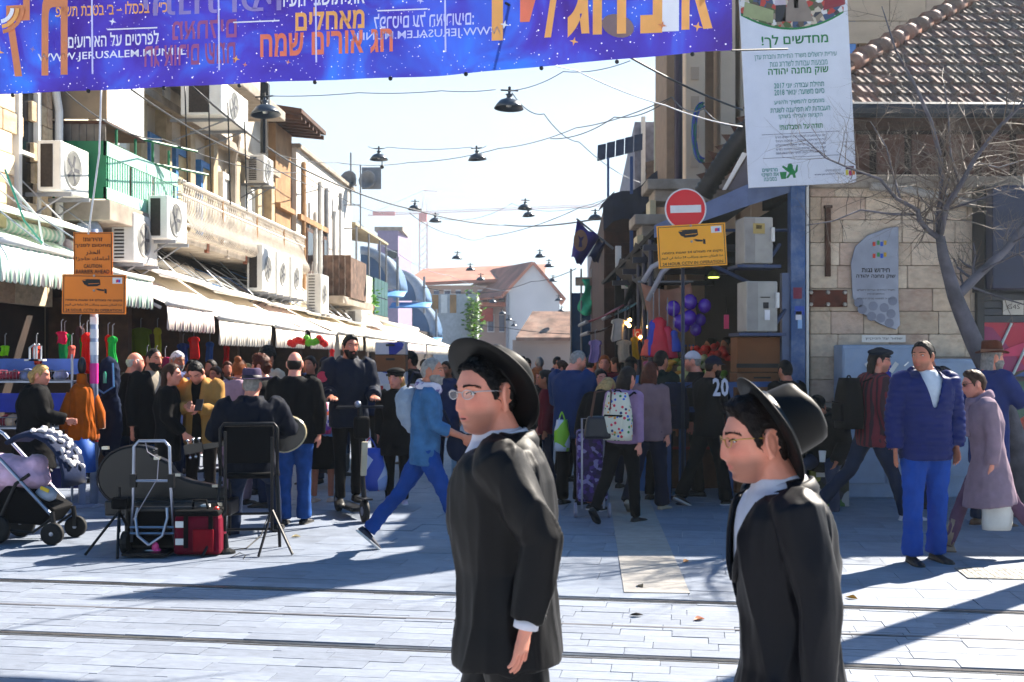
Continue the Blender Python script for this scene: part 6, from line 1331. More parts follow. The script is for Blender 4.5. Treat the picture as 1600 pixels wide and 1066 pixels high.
        if tp.get('buttons'):
            for k in range(3): b = MB(); b.ball(spine(.28 - k * .12) + fw * (.13 * bulk + g) * s, .009, 8, 6); link('button', b.mesh('button', ink), t)
    if tp.get('lapel'):     # shirt collar and jacket collar bands
        def band(nm_, mt, r0, r1, h0, h1, gap, tilt, th=.006, pointy=0):
            q = MB(); n_ = 26; vs = []; fs = []
            for i in range(n_ + 1):
                a = math.pi / 2 + gap + (2 * math.pi - 2 * gap) * i / n_; e_ = abs(i / n_ * 2 - 1) ** 4
                for r_, h_ in ((r0, h0), (r1, h1), (r1 + th, h1 - .002), (r1 + th + .012, h1 - .028 - pointy * e_), (r0 + th, h0)):
                    vs.append(Nk + (rt * r_ * math.cos(a) * 1.02 + fw * (r_ * math.sin(a) * 1.08 - .006) + up * (h_ - tilt * (math.sin(a) + 1) * .5)) * s)
            for i in range(n_):
                for j in range(4): fs.append((i * 5 + j, i * 5 + j + 1, i * 5 + j + 6, i * 5 + j + 5))
            q.add(vs, fs); link(nm_, q.mesh(nm_, mt, True), t, solid=.003)
        if tp.get('shirt'): band('shirt_collar', tp['shirt'], .076, .070, -.03, .026, .22, .026, .003, .012)
        for sg in (1, -1):      # lapels folded back along the opening
            RX = lambda h: np.interp(h, [0, .15, .3, .4, .455, .495, .525], [.172, .158, .178, .186, .180, .150, .085]); RY = lambda h: np.interp(h, [0, .15, .3, .4, .455, .495, .525], [.120, .115, .130, .122, .108, .092, .078]); ops = tp['open']; q = MB(); vs = []; n_ = 12
            for i in range(n_ + 1):
                u = i / n_; h = .25 + .245 * u; w0 = np.interp(h, [o_[0] for o_ in ops], [o_[1] for o_ in ops]); wl = .070 * math.sin(min(1, u * 1.25) * 1.57) * (1 if u < .80 else .55) + .004
                for k in range(4):
                    x = w0 - .006 + wl * k / 3; rx = RX(h) * (.6 + .4 * bulk) * tp.get('w', 1) + tp['g']; ry = RY(h) * bulk * tp.get('w', 1) + tp['g']; y = ry * math.sqrt(max(.02, 1 - (x / rx) ** 2)) - .005 + .010 * (k == 1 or k == 2)
                    vs.append(spine(h) + (rt * sg * x + fw * y) * s)
            q.add(vs, [(i * 4 + k, i * 4 + k + 1, i * 4 + k + 5, i * 4 + k + 4) for i in range(n_) for k in range(3)]); link('lapel', q.mesh('lapel', tp['m'], True), t, solid=.005)
        band('jacket_collar', tp['m'], .096, .088, -.045, .018, .75, .040, .007, .012)
    if pants:
        b = MB(); g = pants.get('g', .0); n = 20
        b.loft([[Pl + up * (h if h > 0 else 0) * s + Vector((0, 0, min(h, 0) * s)) + (rt * rx * math.cos(a) + Vector((0, 1, 0)) * ry * math.sin(a)) * s for a in [i * 2 * math.pi / n for i in range(n)]] for h, rx, ry in ((-.11, .10, .085), (-.06, .158 + .008 * fem, .115 + g), (0, .166 + .01 * fem, .118), (.08, .15, .11))])
        for i in (0, 1):
            hip, kn, an, fd = J['leg', i]; k1 = pants.get('hem', .055); an2 = an - Vector((0, 0, .02 * s)) + (kn - an).normalized() * pants.get('crop', 0) * s
            b.tube([hip + Vector((0, 0, .04 * s)), hip.lerp(kn, .3), hip.lerp(kn, .75), kn, kn.lerp(an, .45), an2.lerp(kn, .06), an2], [(.088 + g) * s, (.088 + g) * s, (.070 + g) * s, (.063 + g) * s, (.060 + g * .8) * s * pants.get('calf', 1), (k1 + .004) * s, k1 * s], 14)
        link('trousers', fuse(b, pants['m'], big, 2, pants.get('wr', .006), 12., (1, 1, .7), name='trousers'), t)
    if skirt:
        b = MB(); n = 24; L = skirt['len']; rings = []
        lw = ((J['leg', 0][2] + J['leg', 1][2]) / 2 - Pl)
        for k in range(8):
            u = k / 7; c = Pl + Vector((0, lw.y * u * L * .6, .08 * s - u * L * s)); rx = .15 + (skirt.get('flare', .1)) * u; ry = .11 + (skirt.get('flare', .1) + .04) * u
            rings.append([c + Vector(((rx + .012 * u * math.sin(a * 7)) * math.cos(a), (ry + .012 * u * math.sin(a * 7)) * math.sin(a), 0)) * s for a in [i * 2 * math.pi / n for i in range(n)]])
        b.loft(rings); link('skirt', b.mesh('skirt', skirt['m'], True), t, bevel=0)
    if not hidden_legs:
        for i in (0, 1):
            hip, kn, an, fd = J['leg', i]; f = fd; sd = f.cross(Vector((0, 0, 1))).normalized(); uu = sd.cross(f); b = MB(); k = s * (1 - .06 * fem)
            heel = an - uu * .04 * s - f * .055 * k; rings = []
            for y, hh, ww in ((-.012, .03, .018), (.0, .075, .034), (.05, .085, .037), (.10, .072, .038), (.16, .050, .046), (.215, .038, .046), (.25, .024, .032), (.262, .012, .016)):
                c = heel + f * y * k; rings.append([c + sd * ww * math.cos(a) * k + uu * (max(math.sin(a), -.35) * hh * .55 + hh * .19 - .034) * k for a in [j * math.pi / 6 for j in range(12)]])
            b.cur = 0; b.loft(rings); b.cur = 1
            out = [(-.018, .02), (-.01, .032), (.05, .038), (.1, .038), (.17, .048), (.22, .046), (.258, .03), (.27, .0)]
            pl_ = [heel + f * y * k + sd * w * k for y, w in out] + [heel + f * y * k - sd * w * k for y, w in reversed(out[:-1])]
            b.prism([p - uu * .048 * k for p in pl_], uu * .022 * k)
            sc_ = shoes if isinstance(shoes, tuple) else (shoes, '151515')
            link('shoe', b.mesh('shoe', [M('shoe_' + sc_[0], sc_[0], .5, var=.1), M('sole_' + sc_[1], sc_[1], .7)], True), t)
            if tp.get('boots'): q = MB(); q.tube([an - Vector((0, 0, .01)), an + (kn - an) * .3, an + (kn - an) * tp['boots']], [.048 * s, .052 * s, .060 * s], 12); link('boot_shaft', q.mesh('boot_shaft', MATS['shoe_' + sc_[0]], True), t)
    # ---- headgear and glasses
    if glasses:
        gm_ = glasses if not isinstance(glasses, str) else M('glass_frame_' + glasses, '101014' if glasses == 'dark' else glasses, .3, .8)
        g = MB()
        for sg in (1, -1):
            g.tube([TH @ Vector((sg * .035 + .024 * math.cos(a), .098 - .006 * abs(math.cos(a)) * (math.cos(a) * sg > 0), .008 + .015 * math.sin(a) * (1 if math.sin(a) < 0 else .85))) for a in [i * math.pi / 9 for i in range(19)]], .0011, 5, False)
            g.tube([TH @ Vector(v) for v in ((sg * .059, .092, .014), (sg * .073, .07, .016), (sg * .079, .02, .014), (sg * .080, -.01, .008))], .0015, 5)
        g.tube([TH @ Vector(v) for v in ((-.012, .099, .012), (0, .104, .015), (.012, .099, .012))], .0014, 5)
        go = link('glasses', g.mesh('glasses', gm_, True), t)
        for sg in (1, -1): q = MB(); q.prism([TH @ Vector((sg * .035 + .0235 * math.cos(a), .0968, .008 + .0145 * math.sin(a))) for a in [i * math.pi / 8 for i in range(16)]], HR @ Vector((0, .0008, 0))); link('lens', q.mesh('lens', lens_m if glasses != 'dark' else eye_d), go)
    if hat: make_hat(hat, TH, t, hs)
    if scarf:
        b = MB(); c = Nk + up * .015 * s
        for r_, z_, th in ((.085, 0, .034), (.092, -.03, .036)): b.tube([c + (rt * r_ * math.cos(a) * 1.05 + fw * (r_ * math.sin(a) + .012) + up * (z_ + .012 * math.sin(a * 2 + z_ * 60) - .02 * math.sin(a))) * s for a in [i * math.pi / 10 for i in range(21)]], th * s, 10)
        if scarf.get('tail'): q = c + fw * .1 * s; b.tube([q, q + (fw * .05 - up * .15) * s, q + (fw * .06 - up * scarf['tail']) * s], [.04 * s, .06 * s, .055 * s], 10, ry=.5)
        link('scarf', fuse(b, scarf['m'], big, 2, .005, 16, name='scarf'), t)
    X.T3 = T3; return X
lens_m = bpy.data.materials.new('lens'); lens_m.use_nodes = True; MATS['lens'] = lens_m
_n = lens_m.node_tree.nodes; _l = lens_m.node_tree.links; _g = _n.new('ShaderNodeBsdfGlossy'); _g.inputs['Roughness'].default_value = .03; _t = _n.new('ShaderNodeBsdfTransparent'); _m = _n.new('ShaderNodeMixShader'); _m.inputs[0].default_value = .05; _l.new(_t.outputs[0], _m.inputs[1]); _l.new(_g.outputs[0], _m.inputs[2]); _l.new(_m.outputs[0], _n['Material Output'].inputs[0])
felt = M('felt_black', '040406', .55, var=.1, scale=30, bump=.03, bscale=300, sheen=.02, spec=.16)
def make_hat(h, TH, t, hs):
    k = h['k']; m = h['m']; b = MB()
    T = TH @ Matrix.Translation((0, h.get('y', -.008), h.get('z', .045))) @ Euler((R(h.get('tilt', 0)), R(h.get('roll', 0)), 0)).to_matrix().to_4x4()
    def add(mb): b.add([T @ Vector(v) for v in mb.v], mb.f)
    n = 48
    if k in ('fedora', 'borsalino'):
        br_ = h.get('brim', .165); ch = h.get('crown', .125); rings = []
        def ring(rx, ry, zf): return [Vector((rx * math.cos(a), ry * math.sin(a), zf(a))) for a in [i * 2 * math.pi / n for i in range(n)]]
        cur = h.get('curl', .018)
        side = lambda q: (lambda a: q * (cur * math.cos(a) ** 2 - .010 * math.sin(a) * (1 if math.sin(a) > 0 else -.8)))
        q = MB(); rings = [ring(.082, .100, lambda a: .0), ring(br_ * .80, br_ * .86, side(.5)), ring(br_, br_ * 1.06, side(1)), ring(br_ + .002, br_ * 1.06 + .002, lambda a: side(1)(a) + .003), ring(br_, br_ * 1.06, lambda a: side(1)(a) + .006), ring(br_ * .8, br_ * .86, lambda a: side(.5)(a) + .004), ring(.085, .103, lambda a: .006)]
        q.loft(rings, False); add(q); link('hat_brim', b.mesh('hat_brim', m, True), t)
        b.v, b.f, b.mi = [], [], []
        def top(a, u):     # crown with a crease and two pinches
            return 0
        q = MB(); rings = []
        for u, rr in ((0, 1.0), (.15, .99), (.35, .975), (.6, .955), (.8, .935), (.93, .88), (1.0, .77), (1.0, .55), (.97, .25), (.96, .02)):
            rr_ = []
            for i in range(n):
                a = i * 2 * math.pi / n; fr_ = max(0, math.sin(a)); x, y = .086 * rr * math.cos(a), .104 * rr * math.sin(a)
                pin = math.exp(-((abs(math.cos(a)) - .62) / .28) ** 2) * fr_ * sst_(u, .3, 1) * (.016 if rr > .5 else .006)
                x -= math.copysign(pin, math.cos(a)); z = u * ch
                if rr < .86: z -= .030 * math.exp(-(x / .03) ** 2) * (1 if rr < .7 else .6)
                z += (-.012 * fr_ * u)
                rr_.append(Vector((x, y - .004 * u, z)))
            rings.append(rr_)
        q.loft(rings, True); add(q); link('hat_crown', b.mesh('hat_crown', m, True), t); b.v, b.f, b.mi = [], [], []
        q = MB(); q.loft([ring(.0885, .1065, lambda a: z) for z in (.006, .034)] + [ring(.085, .103, lambda a: z) for z in (.034, .006)], False); add(q); link('hat_band', b.mesh('hat_band', M('ribbon_black', '08080a', .35) if h.get('band') is None else h['band'], True), t)
        return
    def dome(hz, w=1., nz=0): headgrid(b, TH, 40, 30, off=lambda p, az: (lambda q_: hz * q_ - .012 * (1 - q_))(sst_(p.z - h.get('line', .035) - h.get('slope', 0) * p.y, -.003, .006)))
    if k == 'beanie': dome(h.get('th', .014)); link('beanie', b.mesh('beanie', m, True), t)
    elif k == 'kippah': dome(.012); link('kippah', b.mesh('kippah', m, True), t)
    elif k in ('cap', 'flatcap'):
        dome(.018); sgn = -1 if h.get('back') else 1
        z0 = .045; q = []
        out = [(.066 * math.cos(a), (.075 + (.075 if k == 'cap' else .04) * math.sin(a)) * sgn, z0 - .012 * math.sin(a) + .004) for a in [i * math.pi / 10 for i in range(11)]]
        b.prism([TH @ Vector(v) for v in out], TH.to_3x3() @ Vector((0, 0, .006)))
        if k == 'flatcap': b.add(*(lambda w_: ([TH @ Vector(v) for v in w_.v], w_.f))(MB().ball((0, .01, .085), (.095, .125, .040), 16, 10)))
        link('cap', b.mesh('cap', m, True), t)
    elif k == 'beret': q = MB(); q.ball((0, -.01, .05), (.115, .12, .05), 20, 12); add(q); q = MB(); q.lathe([(.095, -.01), (.1, .03)], 20, (0, 0, 0)); add(q); link('beret', b.mesh('beret', m, True), t)
def cloth(n, c, rough=.8, **k): return M('cloth_' + n, c, rough, var=k.pop('var', .10), scale=k.pop('scale', 12), bump=k.pop('bump', .06), bscale=k.pop('bscale', 220), sheen=k.pop('sheen', .02), spec=k.pop('spec', .08), **k)
# ---------------------------------------------------------------- the people in view
suit = cloth('suit_black', '040409', .55, sheen=.02, spec=.2, bump=.07, bscale=60); suitn = cloth('suit_navy', '03040f', .55, sheen=.02, spec=.2, bump=.07, bscale=60); wsh = cloth('shirt_white', 'ccccd8', .7)
jean = cloth('jean', '1d4a9c', .85, var=.2, scale=6); jeand = cloth('jean_dark', '1a2740', .85, var=.2, scale=6); jeanb = cloth('jean_bright', '1c4288', .85, var=.12, scale=6); blk = cloth('black', '0b0b0e', .75); navy = cloth('navy', '10182e', .7); dgrey = cloth('dgrey', '16171c', .8)
def pants(m, **k): return dict(m=m, **k)
def at(px, D): return ((px - 800) / FPX * D, D, 0)
# --- the two young men in front
h1 = dict(k='borsalino', m=felt, brim=.166, crown=.105, tilt=56, roll=4, z=.032, y=-.03, curl=.006)
p1 = person('young man in black suit, wide black hat and rimless glasses, walking left', (-.012, 3.14, 0), 89, H=1.625, skin='fair', lean=3, head=(-41, -1, 0), hair='short', hairc='black', hat=h1, glasses='c8c8cc', vox=.0042, bulk=1.12, headk=.95, mouth=1, armk=.92,
    top=dict(m=suit, hem=.13, flare=.012, g=.010, w=1.06, wr=.010, ws=10, wst=(1.2, 1.2, .33), lapel=1, open=[(.20, 0.004), (.30, .035), (.48, .10), (.6, .13)], shirt=wsh, shg=-.010, name='suit_jacket'), pants=pants(suit, g=.008, hem=.085), arms=(((.10, -.05, -1), (-.05, .05, -1)), ((.16, -.50, -1), (.0, .25, -1))), legs=((16, 5), (-12, 14)), fp=(0, 25), curl=(.5, .45), palm=(None, (-.4, .9, 0)))
h2 = dict(k='borsalino', m=felt, brim=.160, crown=.135, tilt=68, roll=0, z=.026, y=-.04, curl=.005)
p2 = person('young man in dark navy suit, black hat tipped far back, gold glasses, in profile', (.72, 2.92, 0), 92, H=1.50, skin='fair', lean=4, head=(-2, -4, 0), hair='quiff', hairc='dark', hat=h2, glasses='c8a04c', vox=.0042, headk=.99, bulk=1.18,
    top=dict(m=suitn, hem=.18, flare=.03, g=.007, w=1.0, wr=.011, ws=10, wst=(1.2, 1.2, .33), lapel=1, open=[(.20, .004), (.30, .035), (.48, .095), (.6, .12)], shirt=wsh, shg=-.010, name='suit_jacket'), pants=pants(suitn, g=.008, hem=.085), arms=(((.10, -.05, -1), (-.05, .05, -1)), ((.16, -.10, -1), (.02, .10, -1))), legs=((14, 5), (-10, 12)), fp=(0, 20))

# tzitzit fringes and sleeve details of the first man
b = MB()
for i in range(9): q = U(806 + i * .6, 1008, 3.0); b.tube([q, q + Vector((.012 + rnd.uniform(-.008, .012), -.01, -.04)), q + Vector((.04 + rnd.uniform(-.01, .02), 0, -.085 - rnd.uniform(0, .03)))], .0011, 4, False)
m_fr = b.mesh('fringe', wsh, True); m_fr.transform(p1.root.matrix_basis.inverted()); link('fringe', m_fr, p1.root, kind='stuff')
def cuffs(P, i, m):
    sj, el, wr, fd = P.J['arm', i]; d = (wr - el).normalized(); b = MB(); b.tube([wr - d * .012, wr + d * .014], .036 * P.s, 14); link('shirt_cuff', b.mesh('shirt_cuff', m, True), P.root)
    for k in range(3): b = MB(); c_ = wr.lerp(el, .06 + .06 * k) - P.fw * .047 * P.s; b.ball(c_, .007, 8, 6); link('button', b.mesh('button', ink), P.root)
cuffs(p1, 1, wsh); cuffs(p2, 1, wsh)
# --- left group
W_ = lambda a, b: (a, b)
fold = ((.20, .25, -1), (-.35, .95, .15))
person('bald man in denim shirt and bright jeans striding right with a drawstring bag', at(664, 9.4), -82, H=1.68, skin='mid', lean=2, legs=((26, 8), (-30, 12)), fp=(0, 42), head=(14, 2, 0), hair='crop', hairc='grey', beard=.9, shoes=('141c34', 'c8c8c8'), vox=.008,
    top=dict(m=cloth('denim', '3c6690', .8, var=.2), hem=.14, g=.012, sleeve=.55, wr=.01, name='denim_shirt'), pants=pants(jeanb, g=.004, wr=.012, hem=.062), arms=(((.1, .25, -1), (-.05, .95, -.35)), ((.14, .15, -1), (-.15, .9, -.5))), scarf=dict(m=M_cells('kerchief', ['c8c0cc', '6a5a8c', 'c4b8c4', 'ccc4d0'], 40)))
man_sc = person('tall man in dark parka standing on an electric scooter facing the camera', (at(545, 11.5)[0], 11.5, .13), 196, H=1.74, skin='mid', head=(-14, 0, 0), hair='quiff', hairc='black', beard=.6, legs=((4, 4), (-8, 4)), shoes='0c0c0e',
    top=dict(m=cloth('parka', '131a2a', .6, bump=.1), hem=.16, g=.035, wr=.012, hood=1, name='parka'), pants=pants(blk, hem=.05), arms=(((.22, .10, -1), (-.12, .9, -.15)), ((.22, .10, -1), (-.12, .9, -.15))), curl=(1.1, 1.1), palm=((0, -.3, -1), (0, -.3, -1)))
person('woman in black beret and black tunic with blond hair carrying a plastic bag', at(620, 12.4), 178, H=1.50, fem=1, skin='fair', head=(16, 0, 0), hair='bob', hairc='blond', hat=dict(k='beret', m=blk), shoes=('c8b4c8', 'c8c8cc'), bulk=1.22,
    top=dict(m=blk, hem=.30, flare=.05, g=.014, name='tunic'), pants=pants(blk, g=.012, hem=.05))
person('balding man in black sweater and blue jeans with his back to the camera', at(460, 10.9), -4, H=1.69, skin='fair', head=(-6, 4, 0), hair='fringe_bald', hairc='dark', shoes='0c0c10', bulk=1.12, top=dict(m=blk, hem=.13, g=.02, name='sweater', wr=.008), pants=pants(cloth('jean_mid', '1e4684', .85, var=.2), g=.012, hem=.075), arms=(((.22, .1, -1), (-.1, .25, -1)), ((.22, .1, -1), (-.5, .6, -.6))))
gt = person('street guitarist in dark coat and grey brimmed hat seated with his back to the camera', at(392, 9.95), 8, H=1.76, skin='fair', seat=.60, lean=2, head=(8, 0, 0), hair='short', hairc='grey', hat=dict(k='fedora', m=cloth('hat_mauve', '4a4058', .8), brim=.175, crown=.10, tilt=-2, z=.05, band=M('band_dk', '241c2c', .6)), legs=((64, 50), (50, 46)), spread=9, shoes='1a1512', bulk=1.2,
    top=dict(m=cloth('coat_green', '0e1320', .7), hem=.16, g=.035, wr=.012, flare=.03, name='coat', collar=.03), pants=pants(jeand, g=.006), arms=(((.45, .55, -.8), (-.75, .6, -.1)), ((.45, .15, -1), (-.1, .95, .1))), curl=(.9, .9))
person('man in tan jacket over black shirt looking down at his phone', at(314, 11.5), 176, H=1.66, skin='fair', lean=4, head=(0, -38, 0), hair='short', hairc='black', shoes='141414',
    top=dict(m=cloth('tan', 'a07840', .75), hem=.16, g=.022, wr=.012, name='tan_jacket', open=[(-.3, .05), (.0, .045), (.3, .03), (.5, .05)], shirt=blk, shem=.1), pants=pants(cloth('brownp', '141012')), arms=(((.12, .25, -1), (-.65, .8, .25)), ((.12, .2, -1), (-.6, .85, .15))), curl=(.9, .9))
person('young woman with long brown hair in black coat facing right', at(262, 11.3), -80, H=1.57, fem=1, skin='fair', head=(8, 0, 0), hair='long', hairc='brown', shoes='141414', top=dict(m=blk, hem=.30, g=.02, name='coat', wr=.012), pants=pants(jeand), arms=(((.1, .05, -1), (-.1, .7, -.7)), HANG))
person('young man with cropped black hair in black cardigan looking over his shoulder', at(236, 12.0), -128, H=1.74, skin='mid', head=(-6, 0, 0), hair='crop', hairc='black', beard=.4, shoes='d0d0d4', top=dict(m=blk, hem=.24, g=.018, name='cardigan', open=[(.1, .02), (.3, .035), (.5, .06)], shirt=cloth('cream_shirt', 'b8ac98')), pants=pants(cloth('jean_pale', '3c6cae', .85)))
person('man in white knitted cap rubbing his face', at(273, 13.4), -120, H=1.72, skin='tan', head=(6, -4, 0), hair='short', hairc='grey', hat=dict(k='kippah', m=cloth('white_knit', 'c4c4cc'), line=.03, slope=.4), beard=.5, top=dict(m=cloth('lav', '8890b8'), hem=.15), pants=pants(jeand), arms=(((.2, .6, -.6), (-.5, .6, .9)), HANG))
person('white haired man in dark jacket behind the young man in cardigan', at(205, 13.0), -40, H=1.70, skin='fair', head=(20, 0, 0), hair='fringe_bald', hairc='white', top=dict(m=blk, hem=.2, g=.02), pants=pants(jeand))
person('blond woman with tied hair in long black coat by the blue stall', at(52, 11.8), -62, H=1.56, fem=1, skin='fair', lean=3, head=(26, -4, 0), hair='pony', hairc='blond', bulk=1.3, shoes='141414', top=dict(m=blk, hem=.42, flare=.06, g=.03, name='coat', wr=.008, collar=.02), pants=pants(blk), arms=(((.12, .3, -1), (0, .95, -.2)), HANG))
person('woman with curly red brown hair and dark jacket behind the guitarist', at(412, 12.2), 70, H=1.66, fem=1, skin='fair', head=(-10, 0, 0), hair='curly', hairc='auburn', top=dict(m=blk, hem=.15, g=.015), pants=pants(jeand))
person('man with bushy dark hair half hidden behind the curly haired woman', at(414, 13.3), -20, H=1.76, hair='curly', hairc='black', top=dict(m=cloth('beige', 'b8a890'), hem=.15, g=.015), pants=pants(jeand), face=0)
person('woman in lilac coat with reddish hair bun behind the grey hat', at(372, 12.4), -10, H=1.62, fem=1, hair='bun', hairc='red', top=dict(m=cloth('lilac', '9a8494'), hem=.35, g=.02, flare=.03, name='coat'), pants=pants(cloth('lilac2', '8a7a8c'), g=.02), face=0)
girl = person('girl in dark skirt with a bright flowered backpack', at(505, 12.6), -14, H=1.53, fem=1, hair='bob', hairc='dark', top=dict(m=cloth('skyblue', '5c86b8'), hem=.10, g=.01), skirt=dict(m=blk, len=.58, flare=.06), shoes=('c0a898', 'a09080'), face=0)
person('woman with long dark hair facing the camera behind the girl', at(487, 14.5), 160, H=1.66, fem=1, hair='long', hairc='dark', top=dict(m=blk, hem=.2), pants=pants(jeand))
# --- right group
tallnavy = person('tall man with grey cropped hair in navy jacket looking down at his phone', at(893, 12.4), -34, H=1.74, skin='fair', head=(34, -16, 0), hair='crop', hairc='grey', shoes='101014', bulk=1.15, top=dict(m=cloth('navyj', '15305e', .65), hem=.20, g=.03, wr=.008), pants=pants(blk, g=.01, hem=.075), arms=(((.15, .2, -1), (-.3, .9, .3)), ((.15, .2, -1), (-.3, .9, .3))))
person('blond woman in black and green stooping over a shopping trolley', at(930, 11.9), -24, H=1.55, fem=1, lean=32, head=(10, -25, 0), hair='bob', hairc='blond', legs=((0, 4), (6, 4)), shoes=('14141a', 'c8c8cc'), top=dict(m=blk, hem=.1, g=.018), skirt=dict(m=M_cells('sequin', ['0a0a12', '10101c', '0c0c16', '3a3a58'], 90, rough=.35), len=.62, flare=.05), arms=(((.2, .3, -1), (.1, .3, -1)), HANG), face=0)
pat = person('woman with dark bob in mauve sweater and black trousers walking right', at(973, 11.0), -36, H=1.55, fem=1, skin='fair', head=(10, -4, 0), hair='bob', hairc='dark', lean=4, legs=((10, 4), (-24, 16)), fp=(0, 38), shoes='0e0e14', bulk=1.05, top=dict(m=cloth('mauve_sw', '96789a'), hem=.06, g=.010, name='sweater'), pants=pants(blk, g=.008), arms=(((.15, -.1, -1), (.05, .05, -1)), ((.25, .1, -1), (-.2, .75, .8))), face=0)
person('woman with auburn hair in taupe blazer walking away to the right', at(1015, 11.9), -30, H=1.60, fem=1, skin='fair', hair='bob', hairc='auburn', legs=((12, 4), (-22, 10)), fp=(0, 30), shoes=('a8a090', '8c8478'), top=dict(m=cloth('taupe', '7c6468'), hem=.12, g=.014, name='blazer'), pants=pants(navy, g=.02, hem=.09), face=0)
shop2 = person('man in dark green jacket carrying a big black shoulder bag at the stall', at(1030, 12.8), -40, H=1.72, hair='short', hairc='dark', top=dict(m=cloth('dkgreen', '10201c'), hem=.16, g=.02, hood=1), pants=pants(blk), face=0)
person('man in white baseball cap and black jacket at the stall railing', at(1088, 13.2), 70, H=1.71, skin='fair', hair='crop', hairc='grey', hat=dict(k='cap', m=cloth('white_cap', 'c4c4d0')), top=dict(m=blk, hem=.15, g=.02), pants=pants(blk))
person('man in navy baseball cap and black shirt printed with 20, walking right', at(1108, 12.3), -62, H=1.66, skin='tan', head=(8, -4, 0), hair='crop', hairc='dark', beard=.5, hat=dict(k='cap', m=cloth('navy_cap', '10122c'), back=0), legs=((14, 4), (-20, 8)), fp=(0, 24), shoes=('141418', 'b8b8bc'), bulk=1.1, top=dict(m=blk, hem=.14, g=.018), pants=pants(blk, g=.016, hem=.08), arms=(((.12, .25, -1), (0, .8, -.5)), ((.12, .1, -1), (0, .5, -.8))))
person('stall keeper in black behind the fruit counter', (at(1116, 15.5)[0], 15.5, .2), 95, H=1.72, skin='tan', hair='short', hairc='black', beard=.4, top=dict(m=blk, hem=.12), pants=pants(blk), hidden_legs=True)
person('second stall keeper in the shade behind the first', (at(1140, 16)[0], 16, .2), 110, H=1.74, skin='tan', hair='short', hairc='black', top=dict(m=blk, hem=.12), pants=pants(blk), hidden_legs=True)
person('dark haired man standing beside the blue corner post', at(1230, 12.7), 20, H=1.60, hair='short', hairc='black', top=dict(m=blk, hem=.15, g=.02), pants=pants(blk), face=0)
seatm = person('hooded man in black seated on a crate holding a white cup', at(1290, 12.2), 150, H=1.70, skin='mid', seat=.44, lean=24, head=(0, -25, 0), hair='short', hairc='black', hat=dict(k='beanie', m=blk, th=.03), legs=((84, 84), (76, 80)), spread=10, shoes='18181c', bulk=1.2, top=dict(m=blk, hem=.12, g=.035, hood=1), pants=pants(cloth('greyp', '3c4258'), g=.006), arms=(((.2, .5, -1), (-.3, .95, -.1)), ((.2, .4, -1), (-.2, .8, -.4))), curl=(1, .8))
plaid = M_stripe('plaid_shirt', '6c1226', '2a0c1c', 18, 0, .55); M_stripe('plaid_shirt', '6c1226', '2a0c1c', 18, 0)
plaidman = person('man in dark red plaid shirt and flat cap striding right with a black rucksack', at(1362, 11.2), -80, H=1.80, skin='fair', lean=3, head=(18, 0, 0), hair='bob', hairc='dark', hat=dict(k='flatcap', m=cloth('tweed', '1c2430')), glasses='141418', legs=((24, 4), (-26, 22)), fp=(0, 44), shoes=('c4bcc8', 'c8c8cc'), top=dict(m=plaid, hem=.17, g=.018, wr=.01, name='plaid_shirt'), pants=pants(jeand, g=.004, hem=.065), arms=(((.1, .0, -1), (-.05, .35, -1)), ((.12, .1, -1), (-.1, .5, -.8))))
person('man in quilted navy jacket and bright blue trousers, cigarette in mouth', at(1446, 8.86), 186, H=1.77, skin='mid', head=(52, 0, 0), hair='curly' if 0 else 'short', hairc='dark', shoes='121216', bulk=1.06, vox=.008, spread=2.5, top=dict(m=cloth('quilt_navy', '14225c', .5), hem=.13, g=.02, quilt=.012, wr=.004, hood=1, name='quilted_jacket', open=[(.26, .004), (.36, .03), (.5, .075)], shirt=cloth('white_tee', 'c4ccd8'), shg=.008), pants=pants(cloth('bright_blue', '184498', .8), g=.014, hem=.078, wr=.01), arms=(((.2, -.05, -1), (.02, .12, -1)), ((.24, -.12, -1), (-.1, .3, -1))), curl=(.4, .4))
person('woman in mauve grey coat and scarf with short brown hair striding left', at(1545, 9.2), 84, H=1.60, fem=1, skin='fair', lean=7, head=(0, -4, 0), hair='quiff', hairc='brown', glasses='dark', legs=((28, 10), (-26, 14)), fp=(0, 26), shoes=('8a7866', '5c4c40'), vox=.008, top=dict(m=cloth('coat_mauve', '8a7684', .85), hem=.42, flare=.10, g=.02, wr=.006, name='coat', boots=.55), pants=pants(cloth('plum', '5c4258'), hem=.045), arms=(((.1, -.05, -1), (0, .25, -1)), ((.12, -.02, -1), (.02, .18, -1))), scarf=dict(m=cloth('scarf_mauve', '8c7888', .9), tail=.34))
person('white bearded long haired man in brown hat by the shop window', at(1545, 10.8), -70, H=1.76, skin='fair', head=(12, 0, 0), hair='long', hairc='grey', hat=dict(k='fedora', m=cloth('hat_brown', '5a2c1c'), brim=.145, crown=.12, tilt=0, z=.052, band=M('band_tan', '8a5a40', .6)), beard=1.6, shoes=('5a3a24', '3a2a20'), top=dict(m=cloth('blue_coat', '1c2f6a', .7), hem=.35, g=.03), pants=pants(jeand), arms=(((.2, .5, -.8), (-.1, .9, .3)), HANG))
person('dark haired man in navy with his back turned before the electrical cabinet', at(1452, 12.1), 20, H=1.80, hair='short', hairc='black', top=dict(m=navy, hem=.2, g=.02), pants=pants(jeand), face=0)
